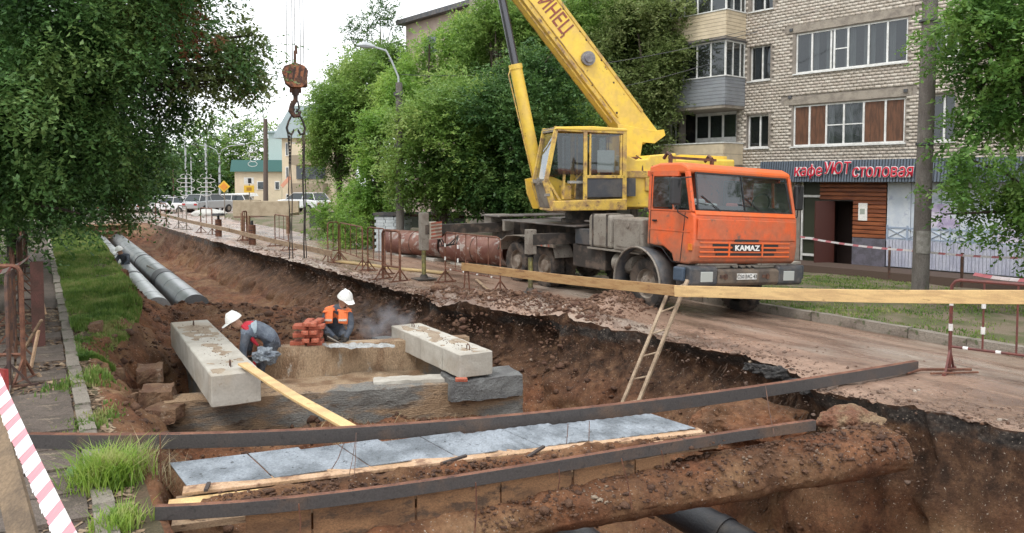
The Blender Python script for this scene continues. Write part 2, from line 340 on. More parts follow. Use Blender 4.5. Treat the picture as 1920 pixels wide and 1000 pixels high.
def axis(parts):
    out = [parts[0][0]]
    for a, b, d in parts:
        n = max(1, int(round((b-a)/d))); out += list(np.linspace(a, b, n+1)[1:])
    return np.array(out)
S = axis([(-14, 1, .6), (1, 4, .12), (4, 15, .045), (15, 24, .07), (24, 40, .15), (40, 60, .5), (60, 120, 3), (120, 420, 25)])
R_ = axis([(-220, -30, 20), (-30, -4, 1.2), (-4, 0, .2), (0, 2.4, .05), (2.4, 6, .07), (6, 9.6, .04), (9.6, 13.6, .1), (13.6, 26, .4), (26, 60, 3), (60, 260, 20)])
R_[np.argmin(np.abs(R_-8.4))] = 8.4
SG, RG0 = np.meshgrid(S, R_, indexing='ij')                  # a grid line follows the broken road edge
EDGE = Redge(SG)+wobble(SG)-8.4; fade = (1-sm((SG-50)/8))*sm((SG+14)/4)
RG = RG0+EDGE*fade*np.interp(RG0, [1.6, 7.2, 9.8, 16], [0, 1, 1, 0]); XG, YG = from_sr(SG, RG)
ZG = terrain(XG, YG)
dlg, drg = RG-Ledge(SG), Redge(SG)-RG
inside = sm(np.minimum(dlg, drg+.1)/.25)*sm((48-SG)/5)
steep = np.abs(np.gradient(ZG, axis=1)/np.maximum(np.gradient(RG, axis=1), .01)); amp = inside*np.clip(steep*.09, 0, .13)
XD = XG+amp*fbm(XG*2.6, YG*2.6, ZG*2.6+4, o=4); YD = YG+amp*fbm(XG*2.6+31, YG*2.6, ZG*2.6, o=4)
lip = np.exp(-((RG-Redge(SG)-wobble(SG))/.07)**2)*(SG < 40)*(SG > 3)          # ragged broken asphalt lip leaning over the pit
XD -= lip*.07*math.cos(AZ)*(.6+fbm(XG*4, YG*4, o=3)); YD -= lip*.07*math.sin(AZ)*(.6+fbm(XG*4, YG*4, o=3))
# the wall under the road is undercut: soil has fallen away beneath the asphalt
dw = Redge(SG)+wobble(SG)-RG; q_ = np.clip(-ZG/.95, 0, 1)
und = np.where((dw > .03) & (dw < 1.6), 1, 0)*np.sin(PI*np.clip(q_*1.05, 0, 1))**.8*np.where(SG < 34, 1, 0)*np.clip((SG-3)/2, 0, 1)*np.where(SG > 11.5, .62, .34)*(.75+.5*vnoise(SG*.8, SG*0+9))*sm((1.6-dw)/1.2)
XD = XD+und*math.cos(AZ); YD = YD+und*math.sin(AZ)
V = np.stack([XD, YD, ZG], -1).reshape(-1, 3)
ns, nr = SG.shape
I = np.arange(ns*nr).reshape(ns, nr)
Q = np.stack([I[:-1, :-1], I[:-1, 1:], I[1:, 1:], I[1:, :-1]], -1)
sc_, rc_ = (SG[:-1, :-1]+SG[1:, 1:])/2, (RG[:-1, :-1]+RG[1:, 1:])/2
Lc, Rc, Kc = Ledge(sc_), Redge(sc_)+wobble(sc_), Kedge(sc_)
zone = np.full(sc_.shape, 0)                                   # 0 ground 1 pavement 2 verge 3 trench 4 road 5 right verge
zone[(rc_ > -2.6) & (rc_ <= .35) & (sc_ < 60)] = 1
zone[(rc_ > .35) & (rc_ <= Lc) & (sc_ < 52)] = 2
zone[(rc_ > Lc) & (rc_ <= Rc+.02) & (sc_ < 52)] = 3
zone[(rc_ > Rc+.02) & (rc_ <= Kc)] = 4; zone[(sc_ >= 52) & (rc_ > -14) & (rc_ <= Kc)] = 4; zone[(sc_ > 62) & (rc_ > -30) & (rc_ < 22) & (sc_ < 125)] = 4
zone[(rc_ > Kc) & (rc_ < 30) & (sc_ <= 62)] = 5
r0c = (RG0[:-1, :-1]+RG0[1:, 1:])/2; nearq = (np.abs(r0c-8.4) < 1.2) & (sc_ < 50)
zone[nearq & (r0c < 8.4)] = 3; zone[nearq & (r0c > 8.4)] = 4

def road_mat():
    m = mat('muddy_road', (.31, .205, .15), .42, (.17, .11, .08), .9, (.42, .6), spots=(.17, .10, .07), spot_scale=2.6, spot_thr=(.56, .7), bump=.22, bscale=26, grain=.16, gscale=40, rough2=.16, tint3=(.36, .295, .24), coord='Object', stretch=(1.5, .42, 1), rot=-AZ)
    return m
def earth_mat(nm='trench_earth', strata=True):
    m = bpy.data.materials.new(nm); m.use_nodes = True; t = m.node_tree; L = t.links; b = t.nodes['Principled BSDF']
    tc = nd(t, 'ShaderNodeTexCoord'); P = tc.outputs['Object']; sp = nd(t, 'ShaderNodeSeparateXYZ'); L.new(P, sp.inputs[0])
    def N(s, d=6, r=.65, st=None):
        n = nd(t, 'ShaderNodeTexNoise'); n.inputs['Scale'].default_value = s; n.inputs['Detail'].default_value = d; n.inputs['Roughness'].default_value = r
        if st: mp = nd(t, 'ShaderNodeMapping'); mp.inputs['Scale'].default_value = st; L.new(P, mp.inputs[0]); L.new(mp.outputs[0], n.inputs[0])
        else: L.new(P, n.inputs[0])
        return n.outputs[0]
    def RP(x, stops):
        c = nd(t, 'ShaderNodeValToRGB'); L.new(x, c.inputs[0]); e = c.color_ramp.elements
        e[0].position, e[0].color = stops[0][0], (*stops[0][1], 1); e[1].position, e[1].color = stops[-1][0], (*stops[-1][1], 1)
        for p_, k in stops[1:-1]: q = e.new(p_); q.color = (*k, 1)
        return c.outputs[0]
    def MX(f, a, c, mode='MIX'):
        k = nd(t, 'ShaderNodeMix', data_type='RGBA', blend_type=mode); L.new(f, k.inputs[0]) if not isinstance(f, float) else setattr(k.inputs[0], 'default_value', f)
        L.new(a, k.inputs[6]); L.new(c, k.inputs[7]); return k.outputs[2]
    base = RP(N(1.1), [(.3, (.06, .029, .016)), (.45, (.135, .068, .035)), (.56, (.20, .112, .058)), (.7, (.29, .185, .105))])
    red = RP(N(4.5, 8), [(.35, (.075, .028, .015)), (.6, (.21, .088, .042))]); f1 = nd(t, 'ShaderNodeMapRange'); f1.inputs[1].default_value = .42; f1.inputs[2].default_value = .6; L.new(N(.7, 4), f1.inputs[0])
    c = MX(f1.outputs[0], base, red)
    # strata seen in the cut: black asphalt, then grey road base, then soil
    zz = nd(t, 'ShaderNodeMath', operation='MULTIPLY_ADD'); L.new(N(3.2, 5), zz.inputs[0]); zz.inputs[1].default_value = .30; L.new(sp.outputs[2], zz.inputs[2])
    asp = RP(zz.outputs[0], [(0, (0, 0, 0)), (.001, (0, 0, 0)), (1, (1, 1, 1))])
    # strata only near the road side: r coordinate
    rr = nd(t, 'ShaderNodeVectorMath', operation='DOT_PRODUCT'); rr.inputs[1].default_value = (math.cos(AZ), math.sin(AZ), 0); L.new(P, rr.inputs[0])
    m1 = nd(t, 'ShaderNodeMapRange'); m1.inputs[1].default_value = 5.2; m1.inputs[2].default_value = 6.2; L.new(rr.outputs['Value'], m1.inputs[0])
    m2 = nd(t, 'ShaderNodeMapRange'); m2.inputs[1].default_value = -.10; m2.inputs[2].default_value = -.02; L.new(zz.outputs[0], m2.inputs[0])
    m2b = nd(t, 'ShaderNodeMapRange'); m2b.inputs[1].default_value = .145; m2b.inputs[2].default_value = .115; L.new(zz.outputs[0], m2b.inputs[0])
    mm = nd(t, 'ShaderNodeMath', operation='MULTIPLY'); L.new(m1.outputs[0], mm.inputs[0]); L.new(m2.outputs[0], mm.inputs[1])
    mk = nd(t, 'ShaderNodeMapRange'); mk.inputs[1].default_value = .36; mk.inputs[2].default_value = .50; mk.inputs[3].default_value = .25; L.new(N(1.3, 5), mk.inputs[0]); mkm = nd(t, 'ShaderNodeMath', operation='MULTIPLY'); L.new(mk.outputs[0], mkm.inputs[0]); L.new(mm.outputs[0], mkm.inputs[1])
    mmb = nd(t, 'ShaderNodeMath', operation='MULTIPLY'); L.new(mkm.outputs[0], mmb.inputs[0]); L.new(m2b.outputs[0], mmb.inputs[1])
    aspc = RP(N(16, 4), [(.35, (.02, .018, .017)), (.58, (.065, .055, .048)), (.72, (.18, .15, .125))])
    if strata:
        # damp dark soil, plus overhang shade painted in, upper part of the road-side wall
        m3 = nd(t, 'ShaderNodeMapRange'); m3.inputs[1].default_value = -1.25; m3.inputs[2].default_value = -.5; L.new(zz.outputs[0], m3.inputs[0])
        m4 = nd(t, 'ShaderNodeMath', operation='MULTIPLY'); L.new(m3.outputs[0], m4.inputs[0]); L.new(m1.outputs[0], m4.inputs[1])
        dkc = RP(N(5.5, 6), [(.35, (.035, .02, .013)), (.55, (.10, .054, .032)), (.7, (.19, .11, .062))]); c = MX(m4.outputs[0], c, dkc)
        c = MX(mmb.outputs[0], c, aspc)
    st = RP(N(42, 3, .5), [(.66, (0, 0, 0)), (.71, (1, 1, 1))]); sg = RP(N(9, 2), [(0, (.30, .25, .20)), (1, (.42, .37, .31))])
    c = MX(st, c, sg)
    gr = RP(N(30, 5, .75), [(.25, (.55, .55, .55)), (.75, (1.4, 1.4, 1.4))]); c = MX(1.0, c, gr, 'MULTIPLY')
    L.new(c, b.inputs['Base Color']); b.inputs['Roughness'].default_value = .88; b.inputs['Specular IOR Level'].default_value = .3
    bn = nd(t, 'ShaderNodeBump'); bn.inputs['Strength'].default_value = 1; bn.inputs['Distance'].default_value = .035; L.new(N(14, 9, .72), bn.inputs['Height'])
    L.new(bn.outputs[0], b.inputs['Normal']); MATS['earth'] = m; return m
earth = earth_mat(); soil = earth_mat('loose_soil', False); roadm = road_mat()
ground_m = mat('far_ground', (.07, .10, .035), .9, (.16, .13, .08), .5, bump=.2)
pave_m = mat('old_pavement', (.105, .08, .065), .85, (.085, .065, .052), 2.5, spots=(.20, .15, .11), spot_scale=9, spot_thr=(.56, .7), bump=.3, bscale=22, grain=.2)
verge_m = mat('verge_soil', (.085, .068, .036), .95, (.12, .08, .05), 1.8, (.45, .62), bump=.4, bscale=18, grain=.25)
verge2_m = mat('worn_grass_soil', (.10, .105, .045), .95, (.19, .15, .105), .9, (.42, .58), bump=.3, bscale=18, grain=.2)
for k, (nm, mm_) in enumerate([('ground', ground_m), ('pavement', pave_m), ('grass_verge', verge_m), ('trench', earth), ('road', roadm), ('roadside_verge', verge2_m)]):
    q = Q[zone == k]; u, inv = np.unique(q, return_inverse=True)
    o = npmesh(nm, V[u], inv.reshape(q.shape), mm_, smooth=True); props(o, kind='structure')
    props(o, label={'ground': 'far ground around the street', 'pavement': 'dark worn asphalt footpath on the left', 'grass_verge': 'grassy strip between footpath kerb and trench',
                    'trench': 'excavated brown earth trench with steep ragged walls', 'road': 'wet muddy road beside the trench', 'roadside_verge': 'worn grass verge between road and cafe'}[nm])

# ---- scattered clods and stones (nobody could count them)
def scatter_rocks(name, label, pts, sizes, m):
    ico = bmesh.new(); bmesh.ops.create_icosphere(ico, subdivisions=1, radius=1); iv = np.array([v.co[:] for v in ico.verts]); ifc = np.array([[v.index for v in f.verts] for f in ico.faces]); ico.free()
    n = len(pts); VV = np.repeat(iv[None], n, 0)*(1+.35*rng.standard_normal((n, len(iv), 1)).clip(-1, 1))
    VV = VV*np.stack([sizes*rng.uniform(.7, 1.4, n), sizes*rng.uniform(.7, 1.3, n), sizes*rng.uniform(.45, .9, n)], -1)[:, None]
    VV = VV+pts[:, None]; FF = ifc[None]+(np.arange(n)*len(iv))[:, None, None]
    o = npmesh(name, VV.reshape(-1, 3), FF.reshape(-1, 3), m); props(o, label=label, kind='stuff', cat='rubble'); return o
def rand_sr(n, s0, s1, fr0, fr1):
    s = rng.uniform(s0, s1, n); a, b = fr0(s), fr1(s); r = a+(b-a)*rng.uniform(0, 1, n); X, Y = from_sr(s, r); return X, Y
clod_m = mat('clods', (.13, .068, .04), .9, (.075, .038, .024), 3, spots=(.34, .27, .2), spot_scale=1.7, spot_thr=(.6, .68), bump=.3)
X, Y = rand_sr(11000, 4, 22, lambda s: Ledge(s)+.1, lambda s: Redge(s)+.15); z = terrain(X, Y)
scatter_rocks('rubble', 'brown clods and crumbs of soil lying in the trench', np.stack([X, Y, z+.005], -1), rng.gamma(1.3, .009, len(X))+.004, clod_m)
X, Y = rand_sr(900, 4, 20, lambda s: Ledge(s)+.15, lambda s: Redge(s)-.1); z = terrain(X, Y)
scatter_rocks('rubble', 'larger angular clods of earth lying in the trench', np.stack([X, Y, z+.01], -1), rng.gamma(2.2, .014, len(X))+.015, clod_m)
stone_m = mat('road_stones', (.25, .18, .14), .9, (.14, .085, .06), 2, spots=(.42, .36, .3), spot_scale=2.1, spot_thr=(.57, .66), bump=.3)
s = rng.uniform(3.5, 30, 7500); r = Redge(s)-.05+rng.exponential(.38, len(s)); X, Y = from_sr(s, r); z = terrain(X, Y)
scatter_rocks('rubble', 'small stones and mud lumps along the broken road edge', np.stack([X, Y, z+.004], -1), rng.gamma(1.2, .0055, len(X))+.003, stone_m)
bb = np.array([[b[0].x, b[0].y, b[1]] for b in BUMPS]); k = rng.integers(0, len(bb), 7000)
X = bb[k, 0]+rng.normal(0, 1, 7000)*bb[k, 2]*.8; Y = bb[k, 1]+rng.normal(0, 1, 7000)*bb[k, 2]*.8; z = terrain(X, Y)
redclod = mat('red_clods', (.21, .12, .075), .9, (.12, .06, .04), 4, bump=.4)
scatter_rocks('rubble', 'heap of loose reddish soil lumps beside the truck wheels', np.stack([X, Y, z+.01], -1), rng.gamma(1.3, .010, 7000)+.004, redclod)

X, Y = rand_sr(6000, 4, 18, lambda s: s*0-.9, lambda s: s*0+.6); z = terrain(X, Y)
litter_m = mat('litter', (.16, .10, .06), .9, (.32, .24, .16), 5, bump=.1)
n = len(X); a = rng.uniform(0, PI, n); l = rng.uniform(.015, .05, n); wd = rng.uniform(.006, .02, n)
c_, s_ = np.cos(a), np.sin(a); P = np.stack([X, Y, z+.006], -1); U = np.stack([c_, s_, rng.normal(0, .15, n)], -1)*l[:, None]; W = np.stack([-s_, c_, rng.normal(0, .3, n)], -1)*wd[:, None]
VV = np.stack([P-U-W, P+U-W, P+U+W, P-U+W], 1).reshape(-1, 3); o = npmesh('litter', VV, np.arange(4*n).reshape(n, 4), litter_m)
props(o, 'dry leaves and twigs littering the footpath', 'litter', kind='stuff')

# ================================================================== GRASS
def grass(name, label, X, Y, z, h, m, wid=.006, lean=.35, cat='grass', parent=None, kind='stuff'):
    n = len(X); a = rng.uniform(0, 2*PI, n); h = h*rng.uniform(.5, 1.3, n); w_ = wid*rng.uniform(.6, 1.5, n)
    d = np.stack([np.cos(a), np.sin(a)], -1); px = np.stack([-d[:, 1], d[:, 0]], -1); ln = lean*h*rng.uniform(.1, 1.3, n)
    B = np.stack([X, Y, z-.01], -1); up = np.zeros((n, 3)); up[:, 2] = 1
    D3 = np.concatenate([d, np.zeros((n, 1))], 1); P3 = np.concatenate([px, np.zeros((n, 1))], 1)
    mid = B+up*(h*.6)[:, None]+D3*(ln*.35)[:, None]; tip = B+up*(h*.95)[:, None]+D3*ln[:, None]
    VV = np.stack([B-P3*w_[:, None], B+P3*w_[:, None], mid+P3*w_[:, None]*.8, mid-P3*w_[:, None]*.8, tip], 1).reshape(-1, 3)
    i = np.arange(n)*5; T = np.concatenate([np.stack([i, i+1, i+2], -1), np.stack([i, i+2, i+3], -1), np.stack([i+3, i+2, i+4], -1)])
    o = npmesh(name, VV, T, m, parent); props(o, label=label, kind=kind, cat=cat if parent is None else None); return o
grass_m = leafmat('grass_blades', (.055, .12, .022), (.15, .24, .05), (.30, .30, .12), scale=1.5, trans=.3)
s = 12.5+33.5*rng.uniform(0, 1, 120000)**1.7; Lm = Ledge(s); r = .42+(Lm+.35-.42)*rng.uniform(0, 1, len(s)); X, Y = from_sr(s, r); z = terrain(X, Y)
keep = (fbm(X*1.1, Y*1.1, o=4)+rng.normal(0, .35, len(X))+np.clip((s-14.5)/5, 0, .8)-.55 > -.25); X, Y, z, s = X[keep], Y[keep], z[keep], s[keep]
grass('grass', 'green grass and weeds on the strip beside the footpath kerb', X, Y, z, .045+.06*(vnoise(X*2, Y*2)+1)**1.5, grass_m, .007)
for (px, py, n, rad, h, lab) in [(160, 715, 900, .30, .09, 'low green weeds beside the kerb, nearest the brown slope'), (175, 790, 500, .22, .07, 'pale green weeds growing just behind the upper steel channel')]:
    c = onz(px, py); X = c.x+rng.normal(0, rad*.45, n)-(.0); Y = c.y+rng.normal(0, rad, n); grass('grass', lab, X, Y, terrain(X, Y), h, grass_m, .009)
s = rng.uniform(3, 34, 90000); r = Kedge(s)+.2+9*rng.uniform(0, 1, len(s))**1.2; X, Y = from_sr(s, r); keep = (fbm(X*.8, Y*.8, o=4)+rng.normal(0, .25, len(X)) > -.05); X, Y = X[keep], Y[keep]
grass('grass', 'patchy low grass on the verge in front of the cafe', X, Y, terrain(X, Y), .055, grass_m, .010)
# tuft hanging over the kerb in the foreground
tuft_m = leafmat('tuft_blades', (.10, .20, .03), (.24, .36, .06), (.36, .38, .14), scale=4, trans=.35)
c = onz(205, 905); n = 1500; X = c.x+rng.normal(0, .11, n); Y = c.y+rng.normal(0, .13, n)
grass('grass_tuft', 'bright green tuft of long grass on the foreground kerb', X, Y, terrain(X, Y).clip(-.15, 1)-.01, .27, tuft_m, .005, .95, cat='grass tuft', kind='thing')
c = onz(222, 990); n = 500; X = c.x+rng.normal(0, .07, n); Y = c.y+rng.normal(0, .09, n)
grass('grass_tuft', 'small green grass tuft at the bottom edge beside the kerb', X, Y, terrain(X, Y).clip(-.1, 1)-.01, .15, tuft_m, .005, .8, cat='grass tuft', kind='thing')
c = onz(262, 880); n = 260; X = c.x+rng.normal(0, .14, n); Y = c.y+rng.normal(0, .16, n); dry = leafmat('dry_blades', (.25, .2, .11), (.4, .33, .2), scale=4, trans=.2)
grass('grass_tuft', 'dry straw coloured grass stalks hanging into the trench', X, Y, terrain(X, Y).clip(-.2, 1), .24, dry, .003, 1.1, cat='grass tuft', kind='thing')
s = rng.uniform(8.7, 11.3, 500); r = rng.uniform(3.2, 6.6, 500); X, Y = from_sr(s, r)
grass('straw', 'pale straw and dead roots on the soil in front of the chamber', X, Y, terrain(X, Y)+.01, .10, dry, .003, 2.2, cat='straw')
s = rng.uniform(5, 26, 900); r = Redge(s)-rng.uniform(.0, .5, 900); X, Y = from_sr(s, r)
rootm = mat('roots', (.07, .045, .03), .9, bump=0)
P0 = np.stack([X, Y, np.full(900, -.05)-rng.uniform(0, .5, 900)], -1); D0_ = np.stack([-math.cos(AZ)+rng.normal(0, .5, 900), -math.sin(AZ)+rng.normal(0, .5, 900), -rng.uniform(.4, 2, 900)], -1); D0_ /= np.linalg.norm(D0_, axis=1)[:, None]
LL = rng.uniform(.06, .28, 900)[:, None]; W0 = np.stack([-D0_[:, 1], D0_[:, 0], D0_[:, 0]*0], -1)*.004
o = npmesh('roots', np.stack([P0-W0, P0+W0, P0+D0_*LL+W0*.3, P0+D0_*LL-W0*.3], 1).reshape(-1, 3), np.arange(3600).reshape(900, 4), rootm); props(o, 'thin dark roots hanging from the trench wall under the road', 'roots', kind='stuff')
weed = thing('weed_plant', 'broad-leaved green weed beside the long grass tuft on the kerb', 'weed', onz(150, 897))
wm = leafmat('weed_leaf', (.14, .24, .09), (.32, .42, .24), scale=9, trans=.25)
for k in range(14):
    a = k*2.4; l = .09+.05*random.random(); b = MB(); d = Vector((math.cos(a), math.sin(a), .45+.5*random.random())).normalized(); n_ = Vector((-math.sin(a), math.cos(a), 0))
    b.sheet(lambda u, v: d*l*(.3+u)+n_*(v-.5)*l*1.0*math.sin(PI*min(.98, u*.93+.06))+Vector((0, 0, -.25*l*u*u+.08*l*abs(v-.5)+.02)), 4, 2); b.build('leaf', wm, weed, smooth=True)

# ================================================================== KERBS
kerb_m = mat('kerb_concrete', (.27, .24, .2), .9, (.18, .15, .125), 2.5, spots=(.10, .12, .06), spot_scale=5, bump=.3, grain=.18)
def stone(b, l, w_, h): b.box((0, 0, 0), (l-.012, w_, h))
meshes = []
for k in range(4):
    o = roughbox('kerbstone', (0, 0, 0), (.985, .15, .30), 0, kerb_m, cuts=(6, 2, 2), amp=.012, ns=3+k); meshes.append(o.data); bpy.data.objects.remove(o)
def kerb_line(label, pts, step, zt, wob=.01, drop=0):
    root = thing('kerb', label, 'kerb', (pts[0][0], pts[0][1], 0))
    for i in range(len(pts)-1):
        a, b_ = Vector((*pts[i], 0)), Vector((*pts[i+1], 0)); n = max(1, round((b_-a).length/step)); ang = math.atan2(b_.y-a.y, b_.x-a.x)
        for j in range(n):
            p = a.lerp(b_, (j+.5)/n); o = bpy.data.objects.new('kerbstone', meshes[random.randrange(4)]); C.objects.link(o); o.parent = root
            o.location = (p.x-root.location.x+random.uniform(-wob, wob), p.y-root.location.y+random.uniform(-wob, wob), zt-.15+random.uniform(-.012, .012)-.02*drop)
            o.rotation_euler = (random.uniform(-.03, .03), random.uniform(-.008, .008), ang+random.uniform(-.012, .012)); o.scale = (((b_-a).length/n)/1.0, 1, 1)
kerb_line('grey concrete kerb along the footpath beside the grass strip', [from_sr(s_, .36) for s_ in (4.6, 14, 46)], 1.0, .045)
kerb_line('worn concrete kerb on the far side of the muddy road', [from_sr(a, b) for a, b in ((-2, 13.3), (6.2, 13.17), (10.2, 13.07), (18, 12.97), (21, 12.48), (24, 11.58), (29, 11.08), (45, 10.9))], 1.0, -.08)
# paving slabs of the footpath, lifted and uneven near the camera
slab_m = mat('paving_slab', (.145, .115, .095), .85, (.10, .08, .065), 3, spots=(.24, .19, .14), spot_scale=8, bump=.3, bscale=25, grain=.22)
sl = thing('paving', 'row of dirty uneven paving slabs along the footpath edge', 'paving', (0, 0, 0)); del sl['category']; sl['category'] = 'paving'
ms = []
for k in range(3):
    o = roughbox('slab', (0, 0, 0), (.57, .57, .06), 0, slab_m, cuts=(4, 4, 1), amp=.008, ns=3+k); ms.append(o.data); bpy.data.objects.remove(o)
for i in range(17):
    for j in range(3):
        s_ = 5.0+i*.6; r_ = -.02-j*.6
        if random.random() < .12: continue
        x, y = from_sr(s_, r_); o = bpy.data.objects.new('slab', random.choice(ms)); C.objects.link(o); o.parent = sl
        o.location = (x, y, .0+random.uniform(-.012, .014)); o.rotation_euler = (random.uniform(-.02, .02), random.uniform(-.025, .025), PI/2+AZ-0+random.uniform(-.02, .02))
# ================================================================== CONCRETE CHAMBER IN THE TRENCH
VW = math.atan2(12.1-10.7, .165+4.87)                      # direction of the cross walls
def wall_between(name, a, b_, zt, zb, th, m, label, **kw):
    a, b_ = Vector(a), Vector(b_); d = b_-a; L_ = d.length; rz = math.atan2(d.y, d.x); n = Vector((-math.sin(rz), math.cos(rz)))
    c = (a+b_)/2+n*th/2
    return roughbox(name, (c.x, c.y, (zt+zb)/2), (L_, th, zt-zb), rz, m, label=label, **kw)
chamber_m = mat('chamber_render', (.36, .245, .15), .85, (.20, .195, .18), 1.1, (.46, .58), spots=(.12, .085, .06), spot_scale=4, spot_thr=(.56, .66), bump=.5, bscale=26, grain=.22, stretch=(.6, .6, 2.2))
ch = thing('concrete_chamber', 'half-built concrete chamber in the trench under the two grey beams', 'chamber', (0, 0, 0))
A0 = atd(295, 757, 10.75); B0 = atd(980, 712, 12.05)
wall_between('front_wall', A0.xy, B0.xy, -.56, -1.25, .42, chamber_m, 'wet grey and brown front wall of the chamber', cuts=(40, 5, 8), amp=.035, ns=3.5, parent=ch)
# upper grey course at the right end which carries the right beam
c0 = atd(845, 722, 11.6); c1 = atd(980, 708, 12.0)
wall_between('end_block', c0.xy, c1.xy+Vector((.0, -.02)), -.47, -.8, .62, mat('grey_render', (.20, .205, .20), .75, (.13, .13, .13), 3, bump=.4, bscale=25, grain=.15), 'rough dark grey rendered block under the right beam', cuts=(12, 6, 4), amp=.025, ns=4, parent=ch)
c0 = atd(700, 727, 11.75); c1 = atd(850, 722, 11.95)
wall_between('ledge', c0.xy, c1.xy, -.52, -.66, .3, concrete, 'pale broken concrete ledge', cuts=(14, 3, 3), amp=.02, ns=6, parent=ch)
D0 = atd(488, 658, 12.7); D1 = atd(880, 652, 13.75)
wall_between('inner_wall', D0.xy, D1.xy, -.23, -1.3, .28, concrete_tan, 'tan stained inner wall with a bricklayer behind it', cuts=(34, 3, 8), amp=.022, ns=3, parent=ch)
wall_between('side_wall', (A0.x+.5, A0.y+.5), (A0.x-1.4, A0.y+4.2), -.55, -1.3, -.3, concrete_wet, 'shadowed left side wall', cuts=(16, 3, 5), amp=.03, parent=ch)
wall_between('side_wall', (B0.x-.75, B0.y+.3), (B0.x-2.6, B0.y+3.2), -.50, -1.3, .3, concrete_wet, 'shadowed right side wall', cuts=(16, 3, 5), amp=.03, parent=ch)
# shelf between inner and front wall
sh = MB(); 
wall_between('floor_slab', (D0.x-.2, D0.y-1.35), (D1.x-.2, D1.y-1.45), -.74, -.95, 1.25, concrete_tan, 'uneven muddy slab inside the chamber', cuts=(24, 10, 2), amp=.05, ns=2.5, parent=ch)
b = MB(); 
for px, py, l, a in ((640, 657, .18, .3), (662, 658, .22, 1.2), (690, 655, .2, .5), (610, 659, .16, 2.1), (720, 653, .18, .2), (675, 662, .14, .9), (630, 663, .15, 0)):
    c = atd(px, py, 12.95); b.sheet(lambda u, v: (c.x+(u-.5)*l*2*math.cos(a)-(v-.5)*l*math.sin(a), c.y+(u-.5)*l*1.3*math.sin(a)+(v-.5)*l, -.23+.055*math.sin(PI*u)*math.sin(PI*v)+.02*mnoise.noise(Vector((u*4, v*4, px)))), 8, 6)
mort = mat('mortar', (.62, .63, .62), .9, (.45, .45, .44), 12, bump=.5, bscale=60)
b.build('mortar', mort, ch, 'fresh white mortar spread on top of the inner wall', smooth=True)

def beam(label, n0, dirv, L_, W_, Hh, ztop, roll=0):
    """a precast beam: n0 = near left top corner"""
    d = Vector((dirv[0], dirv[1])).normalized(); rz = math.atan2(d.y, d.x); nrm = Vector((d.y, -d.x))
    c = Vector(n0)+d*L_/2+nrm*W_/2
    root = thing('concrete_beam', label, 'concrete beam', (c.x, c.y, ztop-Hh), rz, 'precast beams laid over the chamber')
    o = roughbox('beam', (0, 0, Hh/2), (L_, W_, Hh), 0, concrete, cuts=(30, 6, 5), amp=.007, ns=6, parent=root)
    o.modifiers.new('b', 'BEVEL').width = .012
    for fx in (-.40, .38):
        h = MB(); x = fx*L_; h.tube([(x-.045, .0, Hh-.03), (x-.045, 0, Hh+.05), (x-.02, 0, Hh+.085), (x+.02, 0, Hh+.085), (x+.045, 0, Hh+.05), (x+.045, 0, Hh-.03)], .009, 6)
        h.build('lifting_loop', rust_dark, root, smooth=True)
    for fx in ((-.28, .02, .27) if L_ < 3 else ()): MB().b2((fx*L_, W_/2+.001, .01), (fx*L_+.005, W_/2+.004, Hh-.02)).build('seam', mat('seam_grey', (.27, .25, .22), .9, bump=0), root)
    for k_ in range(2):
        b = MB(); b.sheet(lambda u, v: ((u-.5)*L_*.96, (v-.5)*W_*.86, Hh-.003+.016*(mnoise.fractal(Vector((u*L_*1.7+k_*9, v*1.6, ztop*50)), 1, 2, 4)*.9+.35*math.sin(PI*v)-.15)), 90, 22); b.build('mud_smear', [mat('dry_mud', (.36, .29, .21), .9, (.28, .21, .15), 9, bump=.2), soil][k_], root, 'thin dried mud on the top face', smooth=True) if k_ == 0 else None
    n = 150; X = rng.uniform(-L_*.45, L_*.45, n); Y = rng.normal(0, W_*.17, n).clip(-W_*.45, W_*.45)
    o = scatter_rocks('dirt_crumbs', None, np.stack([X, Y, np.full(n, Hh+.002)], -1), rng.uniform(.003, .010, n), clod_m); o.parent = root
    if 'category' in o: del o['category']
    o['label'] = 'crumbs of soil on the top face'; root['kind'] = 'thing'
    return root
beam('left grey concrete beam, the longer one, with a light plank resting on its near end', atd(396, 707, 10.3).xy, (-2.27, 4.0), 4.55, .64, .43, -.07)
beam('right grey concrete beam, the shorter one, lying across the chamber end block', atd(862, 669, 11.6).xy, (-1.37, 2.36), 2.75, .56, .36, -.075)
brick_m = mat('red_brick', (.46, .13, .075), .85, (.36, .09, .05), 6, spots=(.5, .28, .2), spot_scale=20, bump=.2, grain=.12)
# brick stack next to the bricklayer: every brick can be lifted away
p = atd(578, 650, 13.15); bk = None
bm0 = MB().box((0, 0, 0), (.25, .12, .065)).build('tmp', brick_m); bmesh_ = bm0.data; bpy.data.objects.remove(bm0)
lay = 0
for lay in range(6):
    for q in range(4):
        o = bpy.data.objects.new('brick', bmesh_); C.objects.link(o); al = lay % 2
        o.location = (p.x+((q % 2)-.5)*(.26 if not al else .135)+random.uniform(-.03, .03)+(.07 if al else 0), p.y+((q//2)-.5)*(.135 if not al else .26)+random.uniform(-.02, .02), -.235+.033+lay*.067)
        o.rotation_euler = (0, 0, .15+(PI/2 if al else 0)+random.uniform(-.22, .22))
        o.modifiers.new('b', 'BEVEL').width = .006
        props(o, 'red brick in the loose stack beside the bricklayer in orange vest', 'brick', 'red bricks stacked on the chamber wall')
roughbox('soil_ledge', (p.x, p.y+.22, -.65), (.9, .42, .76), VW, soil, cuts=(8, 6, 6), amp=.05, ns=3, kind='structure', label='packed soil ledge under the red brick stack')
